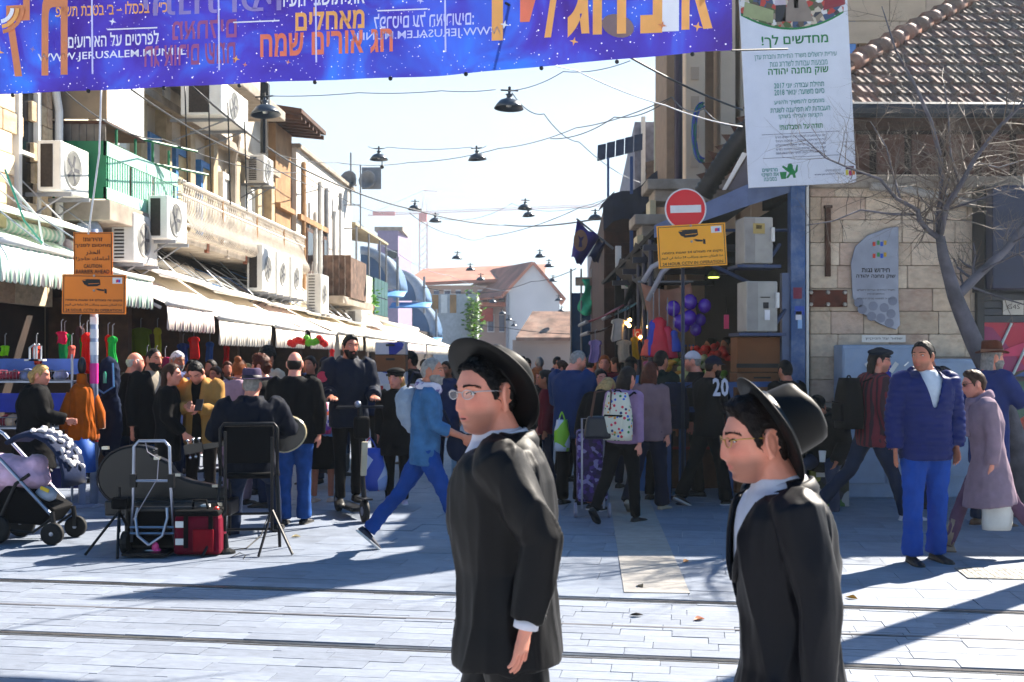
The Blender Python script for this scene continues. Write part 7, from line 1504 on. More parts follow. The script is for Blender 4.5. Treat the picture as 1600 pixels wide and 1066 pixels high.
# ================================================================ things carried, pushed and set down
def LP(P, v): return P.root.matrix_basis @ (P.Pl + P.T3(Vector(v)) * P.s)     # a point beside a person: right, forward, up from the hips
def bag_on(P, name, label, mat, w, h, d, c, cat='bag', straps=True, mats=None):
    # rucksack resting on a person's back
    t = thing(name, label, cat, LP(P, c)); t.rotation_euler = (0, 0, R(P.yaw)); b = MB(); rings = []
    for u in range(9):
        z = (u / 8 - .5) * h; k = 1 - .30 * max(0, u / 8 - .55) ** 1.2 - .22 * abs(u / 8 - .3) ** 2 * 2; n = 18
        rings.append([Vector((w / 2 * k * math.copysign(abs(math.cos(a)) ** .7, math.cos(a)), d / 2 * k * math.copysign(abs(math.sin(a)) ** .7, math.sin(a)), z)) for a in [i * 2 * math.pi / n for i in range(n)]])
    b.loft(rings); b.obj('pack', mat, t, True)
    b = MB(); b.box((0, -d / 2 * .98, -h * .18), (w * .66, .03, h * .36)); b.obj('pocket', mat, t, bevel=.015)
    b = MB(); b.tube([(-w * .33, -d / 2 * 1.0, h * .02), (w * .33, -d / 2 * 1.0, h * .02)], .008, 5); b.obj('zip', blk, t)
    if straps:
        for sx in (-1, 1): b = MB(); b.tube([(sx * w * .3, d * .4, h * .42), (sx * w * .36, d * .75, h * .5), (sx * w * .40, d * 1.5, h * .3), (sx * w * .42, d * 1.2, -h * .1)], .018, 6, ry=.4); b.obj('strap', blk, t)
    b = MB(); b.tube([(-.05, 0, h * .48), (-.02, 0, h * .54), (.02, 0, h * .54), (.05, 0, h * .48)], .008, 5); b.obj('handle', blk, t)
    return t
bag_on(pat, 'backpack', 'white backpack printed with red, blue and yellow patches on the mauve sweater woman', M_cells('pack_print', ['c41838', '1c58b8', '2c7a3c', 'd8901c', 'c82c4c', '1c2c5c'], 24, 'd0ccb8', .34), .30, .46, .17, (.05, -.21, .24), 'backpack')
bag_on(girl, 'backpack', 'pink and violet flowered backpack on the girl in the dark skirt', M_cells('pack_flower', ['b01848', 'c84a28', '6a2c8c', 'c8b8c8', 'a01c5c', '3c3ca0', 'd0406c'], 22), .34, .44, .2, (0, -.21, .20), 'backpack')
bag_on(plaidman, 'backpack', 'black rucksack on the back of the plaid shirt man', blk, .34, .50, .24, (-.0, -.25, .24), 'backpack')
bag_on(shop2, 'shoulder_bag', 'big black shoulder bag at the side of the green jacket man', navy, .34, .5, .26, (.26, -.1, .16))
# the guitarist's things: chair, guitar, cases, trolley, bag, stands
t = thing('stool_chair', 'tall black folding stool with backrest under the guitarist', 'stool', at(392, 9.85), R(8)); cm_ = M('chair_black', '0c0d12', .4, .3)
b = MB(); b.box((0, .05, .585), (.40, .38, .05)); b.obj('seat', blk, t, bevel=.02)
b = MB(); b.box((0, -.17, .86), (.42, .025, .32)); b.obj('backrest', blk, t, bevel=.02)
b = MB(); b.tube([(-.24, -.185, .6), (-.24, -.185, 1.0), (-.21, -.185, 1.04), (.21, -.185, 1.04), (.24, -.185, 1.0), (.24, -.185, .6)], .014, 8); b.obj('back_frame', cm_, t, True)
for x0, y0, x1, y1 in ((-.24, -.18, -.27, -.34), (.24, -.18, .27, -.34), (-.2, .2, -.22, .36), (.2, .2, .22, .36)): b = MB(); b.tube([(x0, y0, .6), (x1, y1, 0)], .014, 8); b.obj('leg', cm_, t)
b = MB(); b.tube([(-.22, .32, .2), (.22, .32, .2)], .012, 8); b.obj('foot_bar', cm_, t); b = MB(); b.tube([(-.26, -.3, .15), (.26, -.3, .15)], .012, 8); b.obj('rear_bar', cm_, t)
t = thing('guitar', 'acoustic guitar held by the seated guitarist, rim catching the sun', 'guitar', LP(gt, (.0, .26, .18)), R(8 + 0))
gb = M('guitar_black', '120c0a', .25, coat=.4); tilt = Euler((0, R(-9), 0)).to_matrix()
def gpt(x, y, z): return tilt @ Vector((x, y, z))
out = []
for i in range(36):
    a = i * 2 * math.pi / 36; r_ = .165 + .03 * math.cos(a) - .03 * math.exp(-((math.cos(a) + .25) / .3) ** 2); out.append((.21 + math.cos(a) * r_ * 1.35, math.sin(a) * r_))
b = MB(); b.prism([gpt(x, -.05, z) for x, z in out], Vector((0, .1, 0))); b.obj('body', gb, t)
b = MB(); b.tube([gpt(x, -.05, z) for x, z in out + out[:1]], .007, 6, False); b.tube([gpt(x, .05, z) for x, z in out + out[:1]], .007, 6, False); b.obj('binding', M('binding', 'c0b08c', .3), t)
b = MB(); b.loft([[gpt(-.0, y, z) for y, z in ((.03, -.03), (.055, -.03), (.055, .03), (.03, .03))], [gpt(-.46, y, z) for y, z in ((.03, -.024), (.05, -.024), (.05, .024), (.03, .024))]]); b.obj('neck', gb, t)
b = MB(); b.box(gpt(-.54, .03, 0), (.17, .02, .085), tilt); hd_ = b.obj('headstock', gb, t, bevel=.005)
for k in range(3):
    for sz in (-1, 1): b = MB(); b.tube([gpt(-.48 - k * .05, .03, sz * .04), gpt(-.48 - k * .05, .03, sz * .07)], .004, 5); b.ball(gpt(-.48 - k * .05, .02, sz * .078), (.013, .007, .012), 8, 6); b.obj('tuning_peg', M('chrome', 'c0c4cc', .2, .9), hd_)
case = M('case_black', '0a0a10', .35, bump=.15, bscale=120, coat=.1); latch = M('latch', 'b0b0a8', .3, .8)
t = thing('guitar_case', 'black guitar shaped case standing on edge behind the trolley', 'guitar case', U(250, 800, 9.75)); t.location.z = .36
sc = 9.75 / FPX; q0 = (212, 740); poly = [(212 + 61 * math.cos(a), 747 - 51 * math.sin(a) if math.sin(a) > 0 else 747 - 48 * math.sin(a)) for a in [R(d) for d in range(60, 300, 12)]] + [(240, 790), (330, 801), (352, 797), (357, 780), (350, 764), (330, 758), (300, 752), (285, 747), (272, 738), (262, 722), (248, 716), (238, 712)]
P0 = t.location
b = MB(); b.prism([U(x, y, 9.75) - P0 for x, y in poly], (0, .13, 0)); b.obj('shell', case, t, bevel=.02)
b = MB(); b.tube([U(x, y, 9.745) - P0 for x, y in poly + poly[:1]], .006, 5, False); b.obj('edge_trim', M('trim_dk', '24262e', .3, .6), t)
for x, y in ((165, 700), (246, 716), (279, 742), (337, 759)): b = MB(); b.box(U(x, y, 9.74) - P0, (.05, .05, .025)); b.obj('latch', latch, t)
t = thing('flat_case', 'flat black instrument case under the guitar case', 'case', U(262, 800, 9.72)); P0 = t.location
b = MB(); a_, c_ = U(165, 806, 9.6), U(362, 782, 9.6); b.box(((a_ + c_) / 2 - P0) + Vector((0, .12, 0)), (c_.x - a_.x, .3, a_.z * 0 + .13)); b.obj('shell', case, t, bevel=.015)
for px in (187, 235, 344): b = MB(); b.box(U(px, 788, 9.57) - P0, (.04, .02, .03)); b.obj('latch', latch, t)
t = thing('amplifier', 'small black amplifier box on the ground behind the luggage trolley', 'amplifier', (U(262, 850, 9.45).x, 9.45, 0)); b = MB(); b.box((0, 0, .2), (.62, .34, .36)); b.obj('cabinet', case, t, bevel=.02); b = MB(); b.box((0, -.175, .2), (.54, .012, .28)); b.obj('speaker_cloth', blk, t)
b = MB(); b.box((.33, -.05, .3), (.06, .1, .16)); b.obj('control_panel', m_white, t)
al = M('alu', '9aa0b0', .3, .85)
t = thing('luggage_trolley', 'upright silver folding luggage trolley with thin cable hanging on it', 'luggage trolley', (U(238, 850, 9.2).x, 9.2, 0)); x = .16
P0 = t.location
b = MB(); b.tube([(-.17, .0, .10), (-.155, 0, .55), (-.15, 0, .88), (-.11, 0, .925), (.10, 0, .925), (.14, 0, .88), (.15, 0, .55), (.18, 0, .10)], .013, 8); b.obj('handle_frame', al, t, True)
for z, w in ((.60, .31), (.22, .36), (.17, .36)): b = MB(); b.tube([(-w / 2, -.005, z), (w / 2, -.005, z)], .011, 8); b.obj('cross_bar', al, t)
for sx in (-1, 1): b = MB(); b.box((sx * .155, 0, .60), (.05, .04, .11)); b.obj('joint', cm_, t); b = MB(); b.tube([(sx * .12, 0, .38), (sx * .13, -.02, .3), (sx * .1, -.06, .16), (0, -.09, .09)], .012, 8); b.obj('wire_guard', al, t)
for sx in (-1, 1): b = MB(); b.lathe([(.0, -.025), (.09, -.025), (.095, 0), (.09, .025), (0, .025)], 16, (sx * .22, .02, .095), (0, R(90), 0)); b.obj('wheel', M('rubber', '0c0c0e', .7), t)
b = MB(); b.box((.0, -.1, .03), (.36, .22, .02)); b.obj('toe_plate', cm_, t)
b = MB(); b.tube([(-.05, -.02, .92), (-.03, -.03, .84), (.06, -.03, .78), (.05, -.03, .62), (-.02, -.03, .5), (-.15, -.03, .28)], .004, 4); b.obj('cable', M('cable_pale', '9a96a0', .5), t)
t = thing('cool_bag', 'crimson insulated bag with black straps and white tags beside the trolley', 'bag', (U(307, 868, 9.1).x, 9.1, 0)); rb_ = cloth('crimson', '640a24', .65)
b = MB(); b.box((0, .12, .17), (.38, .26, .32), None, 0, (.96, .9)); b.obj('bag_body', rb_, t, bevel=.03)
b = MB(); b.box((.0, .12, .345), (.36, .25, .05)); b.obj('lid', blk, t, bevel=.02)
b = MB(); b.box((.06, -.02, .13), (.17, .03, .19)); b.obj('pocket', cloth('crimson2', '7a0a1c', .6), t, bevel=.012)
for px in (-.08, .12): b = MB(); b.box((px, -.022, .2), (.035, .012, .26)); b.obj('strap', blk, t)
for z in (.12, .26): b = MB(); b.box((-.12, -.016, z), (.09, .012, .05)); b.obj('tag', m_white, t)
b = MB(); b.tube([(-.06, .1, .36), (-.05, .1, .44), (.05, .1, .44), (.07, .1, .36)], .012, 6); b.obj('handle', blk, t)
b = MB(); b.ball((.14, .08, .37), .025, 8, 6); b.obj('toggle', M('red_st2', 'd02818', .4), t)
t = thing('toy_shoe', 'small pink and white plastic toy on the ground before the trolley', 'toy', G(236, 868)); b = MB(); b.ball((0, 0, .025), (.075, .035, .022), 12, 8); b.obj('sole', m_white, t); b = MB(); b.ball((.035, 0, .065), (.03, .025, .045), 10, 8); b.ball((.05, 0, .035), (.035, .03, .025), 10, 8); b.obj('toy_top', M('hotpink', 'e8488c', .4), t, True)
t = thing('paper_scrap', 'lilac scrap on the ground left of the crimson bag', 'scrap', G(260, 867)); b = MB(); b.box((0, 0, .012), (.05, .03, .018), (0, .2, .4)); b.box((.01, .01, .02), (.03, .02, .01), (.3, 0, 1)); b.obj('paper', M('lilac_paper', '9a7ac8', .6), t)
def stand(name, label, px, D, h, legs_, top=None):
    t = thing(name, label, 'stand', at(px, D)); b = MB(); b.tube([(0, 0, .18), (0, 0, h)], .013, 8); b.obj('pole', cm_, t)
    for a in legs_: b = MB(); b.tube([(0, 0, .35), (.26 * math.cos(a), .26 * math.sin(a), .01)], .012, 6); b.obj('leg', cm_, t)
    return t
st_ = stand('guitar_stand', 'black slim stand left of the trolley touching the ground', 186, 9.2, .55, (3.5, 5.0, 1.2)); b = MB(); b.box((.02, 0, .42), (.14, .12, .10)); b.obj('cradle', blk, st_, bevel=.02)
st_ = stand('microphone_stand', 'black tripod stand right of the crimson bag with a round foot', 352, 9.25, 1.0, (4.2,)); b = MB(); b.lathe([(.085, 0), (.08, .02), (.03, .045), (.018, .16)], 16); b.obj('foot', cm_, st_)
st_ = stand('tripod_stand', 'black tripod stand to the right of the stool', 425, 9.3, .95, (4.5, 5.6, 1.2))
b = MB(); b.tube([G(362, 860), G(385, 858) + Vector((0, .0, .006)), G(408, 840) + Vector((0, 0, .02)), G(420, 820) + Vector((0, 0, .1))], .006, 5); tag(b.obj('floor_cable', M('cable_blk', '141418', .6), None, True), 'thin black cable lying on the paving by the tripod', 'cable', 'cables over the market lane')
b = MB(); b.tube([G(360, 872), G(375, 864), G(384, 868), G(380, 874)], .005, 5); tag(b.obj('floor_cable', MATS['cable_blk'], None, True), 'short curled cable end on the paving by the stand foot', 'cable', 'cables over the market lane')
# stroller
t = thing('stroller', 'dark blue baby stroller with pink blanket and lace on its hood at the left edge', 'stroller', (U(60, 843, 9.9).x, 9.9, 0), R(-4))
sm = M('stroller_black', '0b0c12', .45, .2); sn = cloth('stroller_navy', '1c2640', .7)
def wheel(x, y, r): 
    b = MB(); b.lathe([(r * .72, -.02), (r, -.025), (r, .025), (r * .72, .02)], 20, (x, y, r), (R(90), 0, 0)); w = b.obj('wheel', M('rubber', '0c0c0e'), t, True)
    b = MB(); b.lathe([(0, -.012), (r * .72, -.014), (r * .72, .014), (0, .012)], 20, (x, y, r), (R(90), 0, 0)); b.obj('rim', sm, w); b = MB(); b.lathe([(0, -.03), (.018, -.028), (.018, .03), (0, .032)], 10, (x, y, r), (R(90), 0, 0)); b.obj('hub', al, w)
for y in (-.22, .22): wheel(-.27, y, .125); wheel(.235, y, .095)
for y in (-.2, .2):
    b = MB(); b.tube([(-.55, y, 1.0), (-.42, y, .92), (.22, y, .25)], .016, 8); b.obj('frame_tube', al, t); b = MB(); b.tube([(-.28, y, .14), (-.1, y, .52), (.02, y, .60)], .016, 8); b.tube([(-.25, y, .13), (.05, y, .10), (.22, y, .22)], .012, 8); b.obj('frame_leg', sm, t)
    b = MB(); b.tube([(.22, y, .28), (.235, y, .18), (.235, y, .1)], .022, 8); b.obj('fork', sm, t)
b = MB(); b.tube([(-.55, -.2, 1.0), (-.57, 0, 1.01), (-.55, .2, 1.0)], .018, 8); b.obj('handle', sm, t)
b = MB(); b.loft([[Vector((x, y, z)) for x, z in pr_] for y in (-.19, .19) for pr_ in [((-.33, .18), (.13, .16), (.24, .30), (.0, .46), (-.2, .50), (-.33, .36))]]); b.obj('basket', blk, t, bevel=.02)
b = MB(); rings = []
for u in range(9):
    a = R(-10 + u * 17); rings.append([Vector((-.0 + .34 * math.cos(a) * k * 1.0 + .0, y, .56 + .40 * math.sin(a) * k)) for y, k in ((-.22, .95), (-.2, 1), (0, 1.06), (.2, 1), (.22, .95), (.2, .9), (0, .95), (-.2, .9))])
b.loft(rings); b.obj('hood', sn, t, True)
b = MB(); b.ball((-.22, 0, .60), (.34, .19, .15), 18, 12, (0, R(12), 0)); b.ball((-.42, 0, .55), (.2, .2, .2), 14, 10); b.ball((-.02, 0, .68), (.1, .12, .08), 12, 8); 
me_ = fuse(b, cloth('pink_blanket', 'd6b4d2', .85, sheen=.4), .018, 2, .012, 14, name='blanket'); link('blanket', me_, t)
b = MB()
for i in range(46): a = R(12 + i * 1.7); p = Vector((.36 * math.cos(a) * 1.04 - .0, rnd.uniform(-.2, .1), .56 + .42 * math.sin(a))) ; b.ball(p, (rnd.uniform(.012, .03), .03, rnd.uniform(.012, .03)), 6, 5)
link('lace_trim', fuse(b, cloth('lace', 'd0ccd0', .9), .010, 1, .006, 30, name='lace_trim'), t)
b = MB(); b.ball((.12, -.1, .42), (.10, .06, .07), 12, 8); b.obj('toy_bag', M('toy_grey', '9aa6b8', .5), t, True); b = MB(); b.box((.14, -.165, .47), (.08, .01, .03), (0, .4, 0)); b.obj('yellow_tag', M('yel', 'd0b010', .5), t)
# scooter
t = thing('electric_scooter', 'black electric scooter under the man in the parka', 'scooter', (at(550, 11.5)[0], 11.42, 0), R(205)); 
yw = .0
b = MB(); b.box((0, -.05, .10), (.15, .62, .05)); b.obj('deck', sm, t, bevel=.015)
for y, nm in ((-.44, 'wheel'), (.46, 'wheel')): b = MB(); b.lathe([(0, -.025), (.08, -.026), (.11, -.02), (.11, .02), (.08, .026), (0, .025)], 18, (0, y, .11), (0, R(90), 0)); w = b.obj('wheel', M('rubber', '0c0c0e'), t, True); b = MB(); b.lathe([(0, -.03), (.045, -.03), (.045, .03), (0, .03)], 12, (0, y, .11), (0, R(90), 0)); b.obj('hub', al, w)
b = MB(); b.tube([(0, .46, .15), (0, .40, .40), (0, .30, 1.12)], .026, 10); b.obj('steering_column', sm, t); b = MB(); b.tube([(-.24, .30, 1.12), (.24, .30, 1.12)], .015, 8); b.obj('handlebar', sm, t)
b = MB(); b.box((0, .44, .62), (.06, .035, .34), (R(-8), 0, 0)); b.obj('light_strip', M('pale_plastic', 'b8b098', .4), t, bevel=.01); b = MB(); b.ball((.03, .33, 1.15), .035, 10, 8); b.obj('bell', al, t); b = MB(); b.box((0, .46, .235), (.09, .24, .015)); b.obj('mudguard', sm, t); b = MB(); b.box((0, .36, .92), (.16, .08, .22)); b.obj('front_bag', blk, t, bevel=.03)
b = MB(); b.lathe([(.055, 0), (.055, .006), (0, .006)], 18, LP(man_sc, (.28, .09, .36)), (R(80), 0, R(20))); p_ = b.mesh('sleeve_badge', M('badge_red', 'b81c3c', .5)); p_.transform(man_sc.root.matrix_basis.inverted()); link('sleeve_badge', p_, man_sc.root)
# carrier bags
def carrier(px, py, D, label, w, h, cols, grp=None, word=None):
    t = thing('carrier_bag', label, 'bag', U(px, py, D), 0, grp); m = M_cells('bag_' + label[:12], cols, 5, rough=.4) if len(cols) > 1 else M('bag_' + cols[0], cols[0], .4)
    b = MB(); rings = []
    for u in range(8): z = (u / 7) * h; k = (1 - .7 * max(0, u / 7 - .5)) * (.95 + .1 * math.sin(min(1, u / 3) * 1.57)); rings.append([Vector(((w / 2 * k + .008 * math.sin(a * 5 + u)) * math.cos(a), (w * .26 * k + .006 * math.sin(a * 4 + u)) * math.sin(a), z)) for a in [i * 2 * math.pi / 18 for i in range(18)]])
    b.loft(rings); bd = b.obj('bag_body', m, t, True)
    for sx in (-1, 1): b = MB(); b.tube([(sx * w * .22, 0, h * .95), (sx * w * .1, 0, h * 1.15), (0, 0, h * 1.25)], .008, 5); b.obj('handle', m, t)
    if word: text(word, ink, bd, frame_mat((0, -w * .30, h * .78), (1, 0, 0), (0, 0, 1)), .04, .16, .01)
    return t
carrier(578, 766, 12.3, 'blue white and red plastic bag in the hand of the woman in the beret', .36, .46, ['9ab0e0', '2c50b8', 'c83c4c', 'c8d0e8', '3c68c8'])
carrier(1558, 828, 9.1, 'white paper carrier bag reading sea beside the woman in the mauve coat', .24, .38, ['c8c8c4'], None, 'sea')
carrier(878, 705, 12.2, 'small green and white plastic bag beside the tall man in navy', .16, .34, ['b8c8d8', '8cc82c', 'c8d0d8', 'c83c2c'])
t = thing('drawstring_bag', 'grey drawstring bag with a green badge on the denim man', 'bag', U(645, 642, 9.45)); t.rotation_euler = (0, R(-20), 0)
b = MB(); b.ball((0, 0, 0), (.14, .11, .22), 18, 14); link('bag_body', fuse(b, cloth('bag_grey', '8c98a8', .7), .014, 1, .012, 14, name='bag_body'), t)
b = MB(); b.lathe([(.025, 0), (.025, .004), (0, .004)], 12, (.05, -.11, -.07), (R(90), 0, 0)); b.obj('badge', M('badge_green', '12b06a', .4), t)
b = MB(); b.tube([(.03, -.05, .2), (.12, -.03, .30), (.2, .0, .26)], .012, 6); b.tube([(.1, -.06, -.05), (.14, -.06, .18)], .02, 6); b.obj('strap', navy, t)
t = thing('waist_bag', 'navy shoulder bag at the front hip of the denim man', 'bag', U(716, 697, 9.35)); b = MB(); b.ball((0, 0, 0), (.1, .08, .13), 14, 10); b.obj('bag_body', navy, t, True); b = MB(); b.tube([(-.04, -.02, .12), (-.12, -.02, .3)], .012, 5); b.obj('strap', navy, t)
t = thing('tote_bag', 'dark leather tote bag on the arm of the mauve sweater woman', 'bag', U(938, 668, 10.85)); b = MB(); b.box((0, 0, 0), (.33, .14, .22), None, 0, (.78, .6)); b.obj('bag_body', M('leather_dk', '1c1a22', .4, var=.3), t, bevel=.03)
for y in (-.05, .05): b = MB(); b.tube([(-.09, y, .1), (-.05, y, .34), (.10, y, .36), (.09, y, .1)], .009, 6); b.obj('handle', M('leather_br', '4a2418', .5), t)
b = MB(); b.box((.12, -.02, .12), (.09, .01, .22), (0, .35, 0)); b.obj('paper', m_white, t)
t = thing('shopping_trolley', 'purple patterned shopping trolley with pale wheels', 'shopping trolley', at(925, 11.4)); b = MB(); b.box((0, 0, .52), (.30, .24, .72), None, 0, (1.05, 1.1)); b.obj('trolley_bag', M_cells('trolley_purple', ['2c1450', '3a1a5c', '24103c', '4c2c80', '8a80b0'], 26), t, bevel=.03)
for sx in (-1, 1): b = MB(); b.lathe([(0, -.015), (.055, -.015), (.075, -.012), (.075, .012), (.055, .015), (0, .015)], 14, (sx * .17, -.05, .075), (0, R(90), 0)); b.obj('wheel', M('wheel_pale', '9a96a8', .5), t)
b = MB(); b.tube([(-.11, -.13, .1), (-.11, -.13, 1.0), (.11, -.13, 1.0), (.11, -.13, .1)], .011, 6); b.obj('frame', al, t)
# seated man's crate and cup, cigarette, phones
t = thing('plastic_crate', 'crate with green and white cartons under the seated hooded man', 'crate', at(1290, 12.35)); b = MB(); b.box((0, .0, .21), (.42, .34, .42)); b.obj('crate_body', M_cells('crate_print', ['1c2418', '3c6a2c', '8c8c2c', '2a2c38', 'a8a8a8'], 9), t, bevel=.01); b = MB(); b.box((0, -.175, .36), (.3, .012, .08)); b.obj('label_strip', m_white, t)
t = thing('paper_cup', 'white paper cup in the hand of the seated hooded man', 'cup', U(1285, 722, 11.75)); b = MB(); b.lathe([(.028, 0), (.038, .11), (.034, .11), (.026, .01)], 14); b.obj('cup_wall', m_white, t); b = MB(); b.lathe([(.038, .108), (.041, .112), (.038, .116)], 14); b.obj('rim', m_white, t)
t = thing('cigarette', 'white cigarette in the mouth of the man in the quilted jacket', 'cigarette', U(1413, 572, 8.66)); b = MB(); b.tube([(0, 0, 0), (.035, .01, .03)], .005, 6); b.obj('paper', m_white, t); b = MB(); b.tube([(-.004, 0, -.004), (0, 0, 0)], .005, 6); b.obj('ash', m_grey, t)
t = thing('phone', 'dark phone in the hands of the tan jacket man', 'phone', U(311, 633, 11.18)); b = MB(); b.box((0, 0, 0), (.075, .012, .14), (R(-40), 0, 0)); b.obj('case', ink, t, bevel=.004); b = MB(); b.box((0, .008, .002), (.065, .002, .12), (R(-40), 0, 0)); b.obj('screen', m_glass, t)
# number on the shirt
text('20', M('print_white', 'c0c0cc', .6), tallnavy.root, Matrix.Identity(4)) if False else None
t20 = [o for o in COL.objects if o.get('label', '').startswith('man in navy baseball cap')][0]
o20 = text('20', M('print_white', 'c0c0cc', .6), t20, t20.matrix_basis.inverted() @ frame_mat(U(1126, 605, 12.02), (1, -.0, 0), (0, .12, 1)), .20, .17, .03)
# folded chair frame behind the first man
t = thing('folding_chair', 'grey tube folding chair with black seat behind the first hatted man', 'chair', at(738, 11.6)); 
for sx in (-1, 1): b = MB(); b.tube([(sx * .2, .1, 0), (sx * .2, -.05, .75), (sx * .18, -.1, .82)], .016, 8); b.obj('leg', M('tube_blue', '5c7c98', .4, .4), t); b = MB(); b.tube([(sx * .18, -.12, 0), (sx * .18, .1, .6)], .016, 8); b.obj('leg', MATS['tube_blue'], t)
b = MB(); b.box((0, 0, .46), (.38, .36, .03)); b.obj('seat', blk, t); b = MB(); b.box((0, -.07, .72), (.36, .03, .22)); b.obj('backrest', blk, t)
# tram mast whose shadow crosses the paving
t = thing('tram_mast', 'steel tram mast just beyond the right edge, seen only by its long shadow', 'mast', (5.2, 9.25, 0)); b = MB(); b.tube([(0, 0, 0), (0, 0, 7)], .15, 14); b.obj('shaft', m_grey, t); b = MB(); b.lathe([(.3, 0), (.3, .03), (.2, .06)], 14); b.obj('base', m_grey, t)
# ================================================================ stall goods
wirem = M('shelf_wire', '9aa0b0', .4, .7); bluep = M('stall_blue', '1c3cc8', .55, var=.15); blued = M('stall_blue_dk', '0c1878', .6, var=.2)
t = thing('clothes_stall', 'blue wire shelf stall heaped with folded clothes at the left edge', 'stall', (0, 0, 0)); D = 12.75
x0, x1 = U(-60, 0, D).x, U(118, 0, D).x
for z0, z1, m in ((1.42, 1.60, M('stall_pale', '5c80d8', .5)), (.98, 1.2, bluep), (.1, .5, blued)): b = MB(); b.box(((x0 + x1) / 2, D + .3, (z0 + z1) / 2), (x1 - x0, .03, z1 - z0)); b.obj('panel', m, t)
for z in (1.36, .84, .40):
    b = MB(); b.box(((x0 + x1) / 2, D + .1, z - .02), (x1 - x0, .42, .02)); sh_ = b.obj('shelf', wirem, t)
    b = MB(); b.tube([(x0, D - .1, z + .10), (x1, D - .1, z + .10)], .006, 4); b.tube([(x0, D - .1, z), (x1, D - .1, z)], .006, 4)
    for i in range(34): x = x0 + (x1 - x0) * i / 33; b.tube([(x, D - .1, z), (x, D - .1, z + .10)], .003, 3)
    b.obj('wire_rail', wirem, sh_, kind='stuff')
for x in (x0, x1): b = MB(); b.tube([(x, D - .1, 0), (x, D - .1, 1.65)], .015, 6); b.obj('post', wirem, t)
GN = ['black', 'pale grey', 'grey blue', 'dark navy', 'tan', 'cream', 'violet grey', 'rose', 'light blue']
GC = ['0c0c14', 'b8b8c8', '7a86b0', '141a3c', 'b08a6c', 'c8b098', '2c2c50', '8c3c4c', '9aa0c8']
for z in (1.36, .84, .40):
    for i in range(9):
        x = x0 + .12 + i * (x1 - x0 - .2) / 9 + rnd.uniform(-.03, .03); c = rnd.choice(GC); b = MB(); b.ball((0, 0, .05), (rnd.uniform(.07, .11), .12, rnd.uniform(.04, .085)), 10, 7)
        if z > 1: b.ball((.05, -.04, .06), (.06, .05, .06), 8, 6)
        o = link('folded_garment', fuse(b, cloth('gar_' + c, c), .022, 1, .012, 16, name='folded_garment'), None, loc=(x, D + rnd.uniform(-.02, .05), z)); tag(o, 'folded ' + GN[GC.index(c)] + ' clothes, ' + ('top', 'middle', 'lowest')[(1.36, .84, .40).index(z)] + ' shelf of the blue stall', 'clothes', 'folded clothes on the blue stall')
for px, py, c, lab in ((60, 548, 'b8c0c8', 'white curved display hook on top of the blue stall'), (165, 548, 'b8c0c8', 'white pronged display rack on top of the blue stall')):
    t = thing('display_stand', lab, 'display', U(px if px < 100 else 42, 560, D) if px < 100 else U(40 + 5, 560, D)); b = MB(); off = 0 if px < 100 else .16
    b.tube([(off - .1, 0, -.02), (off - .1, 0, .12), (off - .04, 0, .16)], .012, 6); b.tube([(off - .02, 0, -.02), (off - .02, 0, .14)], .01, 6); b.obj('rod', M('disp_w', c, .4), t); b = MB(); b.box((off - .06, 0, -.02), (.16, .1, .02)); b.obj('base', m_white, t)
# mannequin with poncho
t = thing('mannequin', 'shop mannequin in an orange brown poncho and a blue skirt on a pale stand', 'mannequin', at(128, 12.15), R(-150)); t.scale = (.7, .8, 1)
b = MB(); b.lathe([(.06, 1.42), (.075, 1.34), (.17, 1.27), (.2, 1.15), (.23, .95), (.26, .75), (.245, .72)], 24); pm = fuse(b, cloth('poncho', 'a8520c', .85, sheen=.3, var=.15), .016, 2, .018, 9, (1.6, 1.6, .35), name='poncho'); pm.transform(Matrix.Diagonal((1, .72, 1, 1))); link('poncho', pm, t)
b = MB(); b.tube([(-.17, 0, 1.22), (-.26, .02, 1.0), (-.27, .04, .84)], [.06, .085, .07], 10); b.tube([(.17, 0, 1.22), (.26, .02, 1.0), (.27, .04, .84)], [.06, .085, .07], 10); b.obj('poncho_sleeve', MATS['cloth_poncho'], t, True)
b = MB(); b.tube([(0, 0, 1.33), (0, 0, 1.44)], [.085, .072], 16); b.obj('roll_neck', MATS['cloth_poncho'], t, True)
b = MB(); b.ball((0, 0, 1.52), (.065, .08, .10), 14, 10); b.obj('head', M('mann_dark', '10141c', .4), t, True)
b = MB(); b.tube([(0, 0, .76), (0, 0, .38)], [.18, .20], 20, False); b.obj('skirt', M('skirt_blue', '2c64c0', .6, var=.08), t, True, solid=.01)
b = MB(); b.box((0, 0, .2), (.09, .09, .4)); b.obj('stand_post', M('stand_pale', '8a93ac', .5), t); b = MB(); b.box((0, 0, .02), (.32, .26, .035)); b.obj('foot', M('stand_pale', '8a93ac'), t)
t = thing('blue_jacket', 'dark blue rucksack and jacket hanging beside the sign pole', 'jacket', U(170, 590, 12.5)); b = MB(); b.ball((0, 0, 0), (.13, .1, .24), 14, 10); b.ball((.02, -.06, -.1), (.1, .06, .12), 12, 8); b.ball((0, .02, -.5), (.15, .08, .42), 14, 10); link('body', fuse(b, cloth('hang_navy', '101c34'), .016, 2, .012, 12, name='body'), t)
b = MB(); b.tube([(-.09, -.1, .16), (-.11, -.13, -.1), (0, -.16, -.17), (.1, -.13, -.1), (.08, -.1, .16)], .012, 6); b.obj('piping', M('piping_blue', '3c78a8', .5), t); b = MB(); b.lathe([(.02, 0), (.02, .1), (.008, .13)], 8, (.0, -.12, -.06)); b.obj('bottle', M('bottle_green', '3ca080', .2), t)
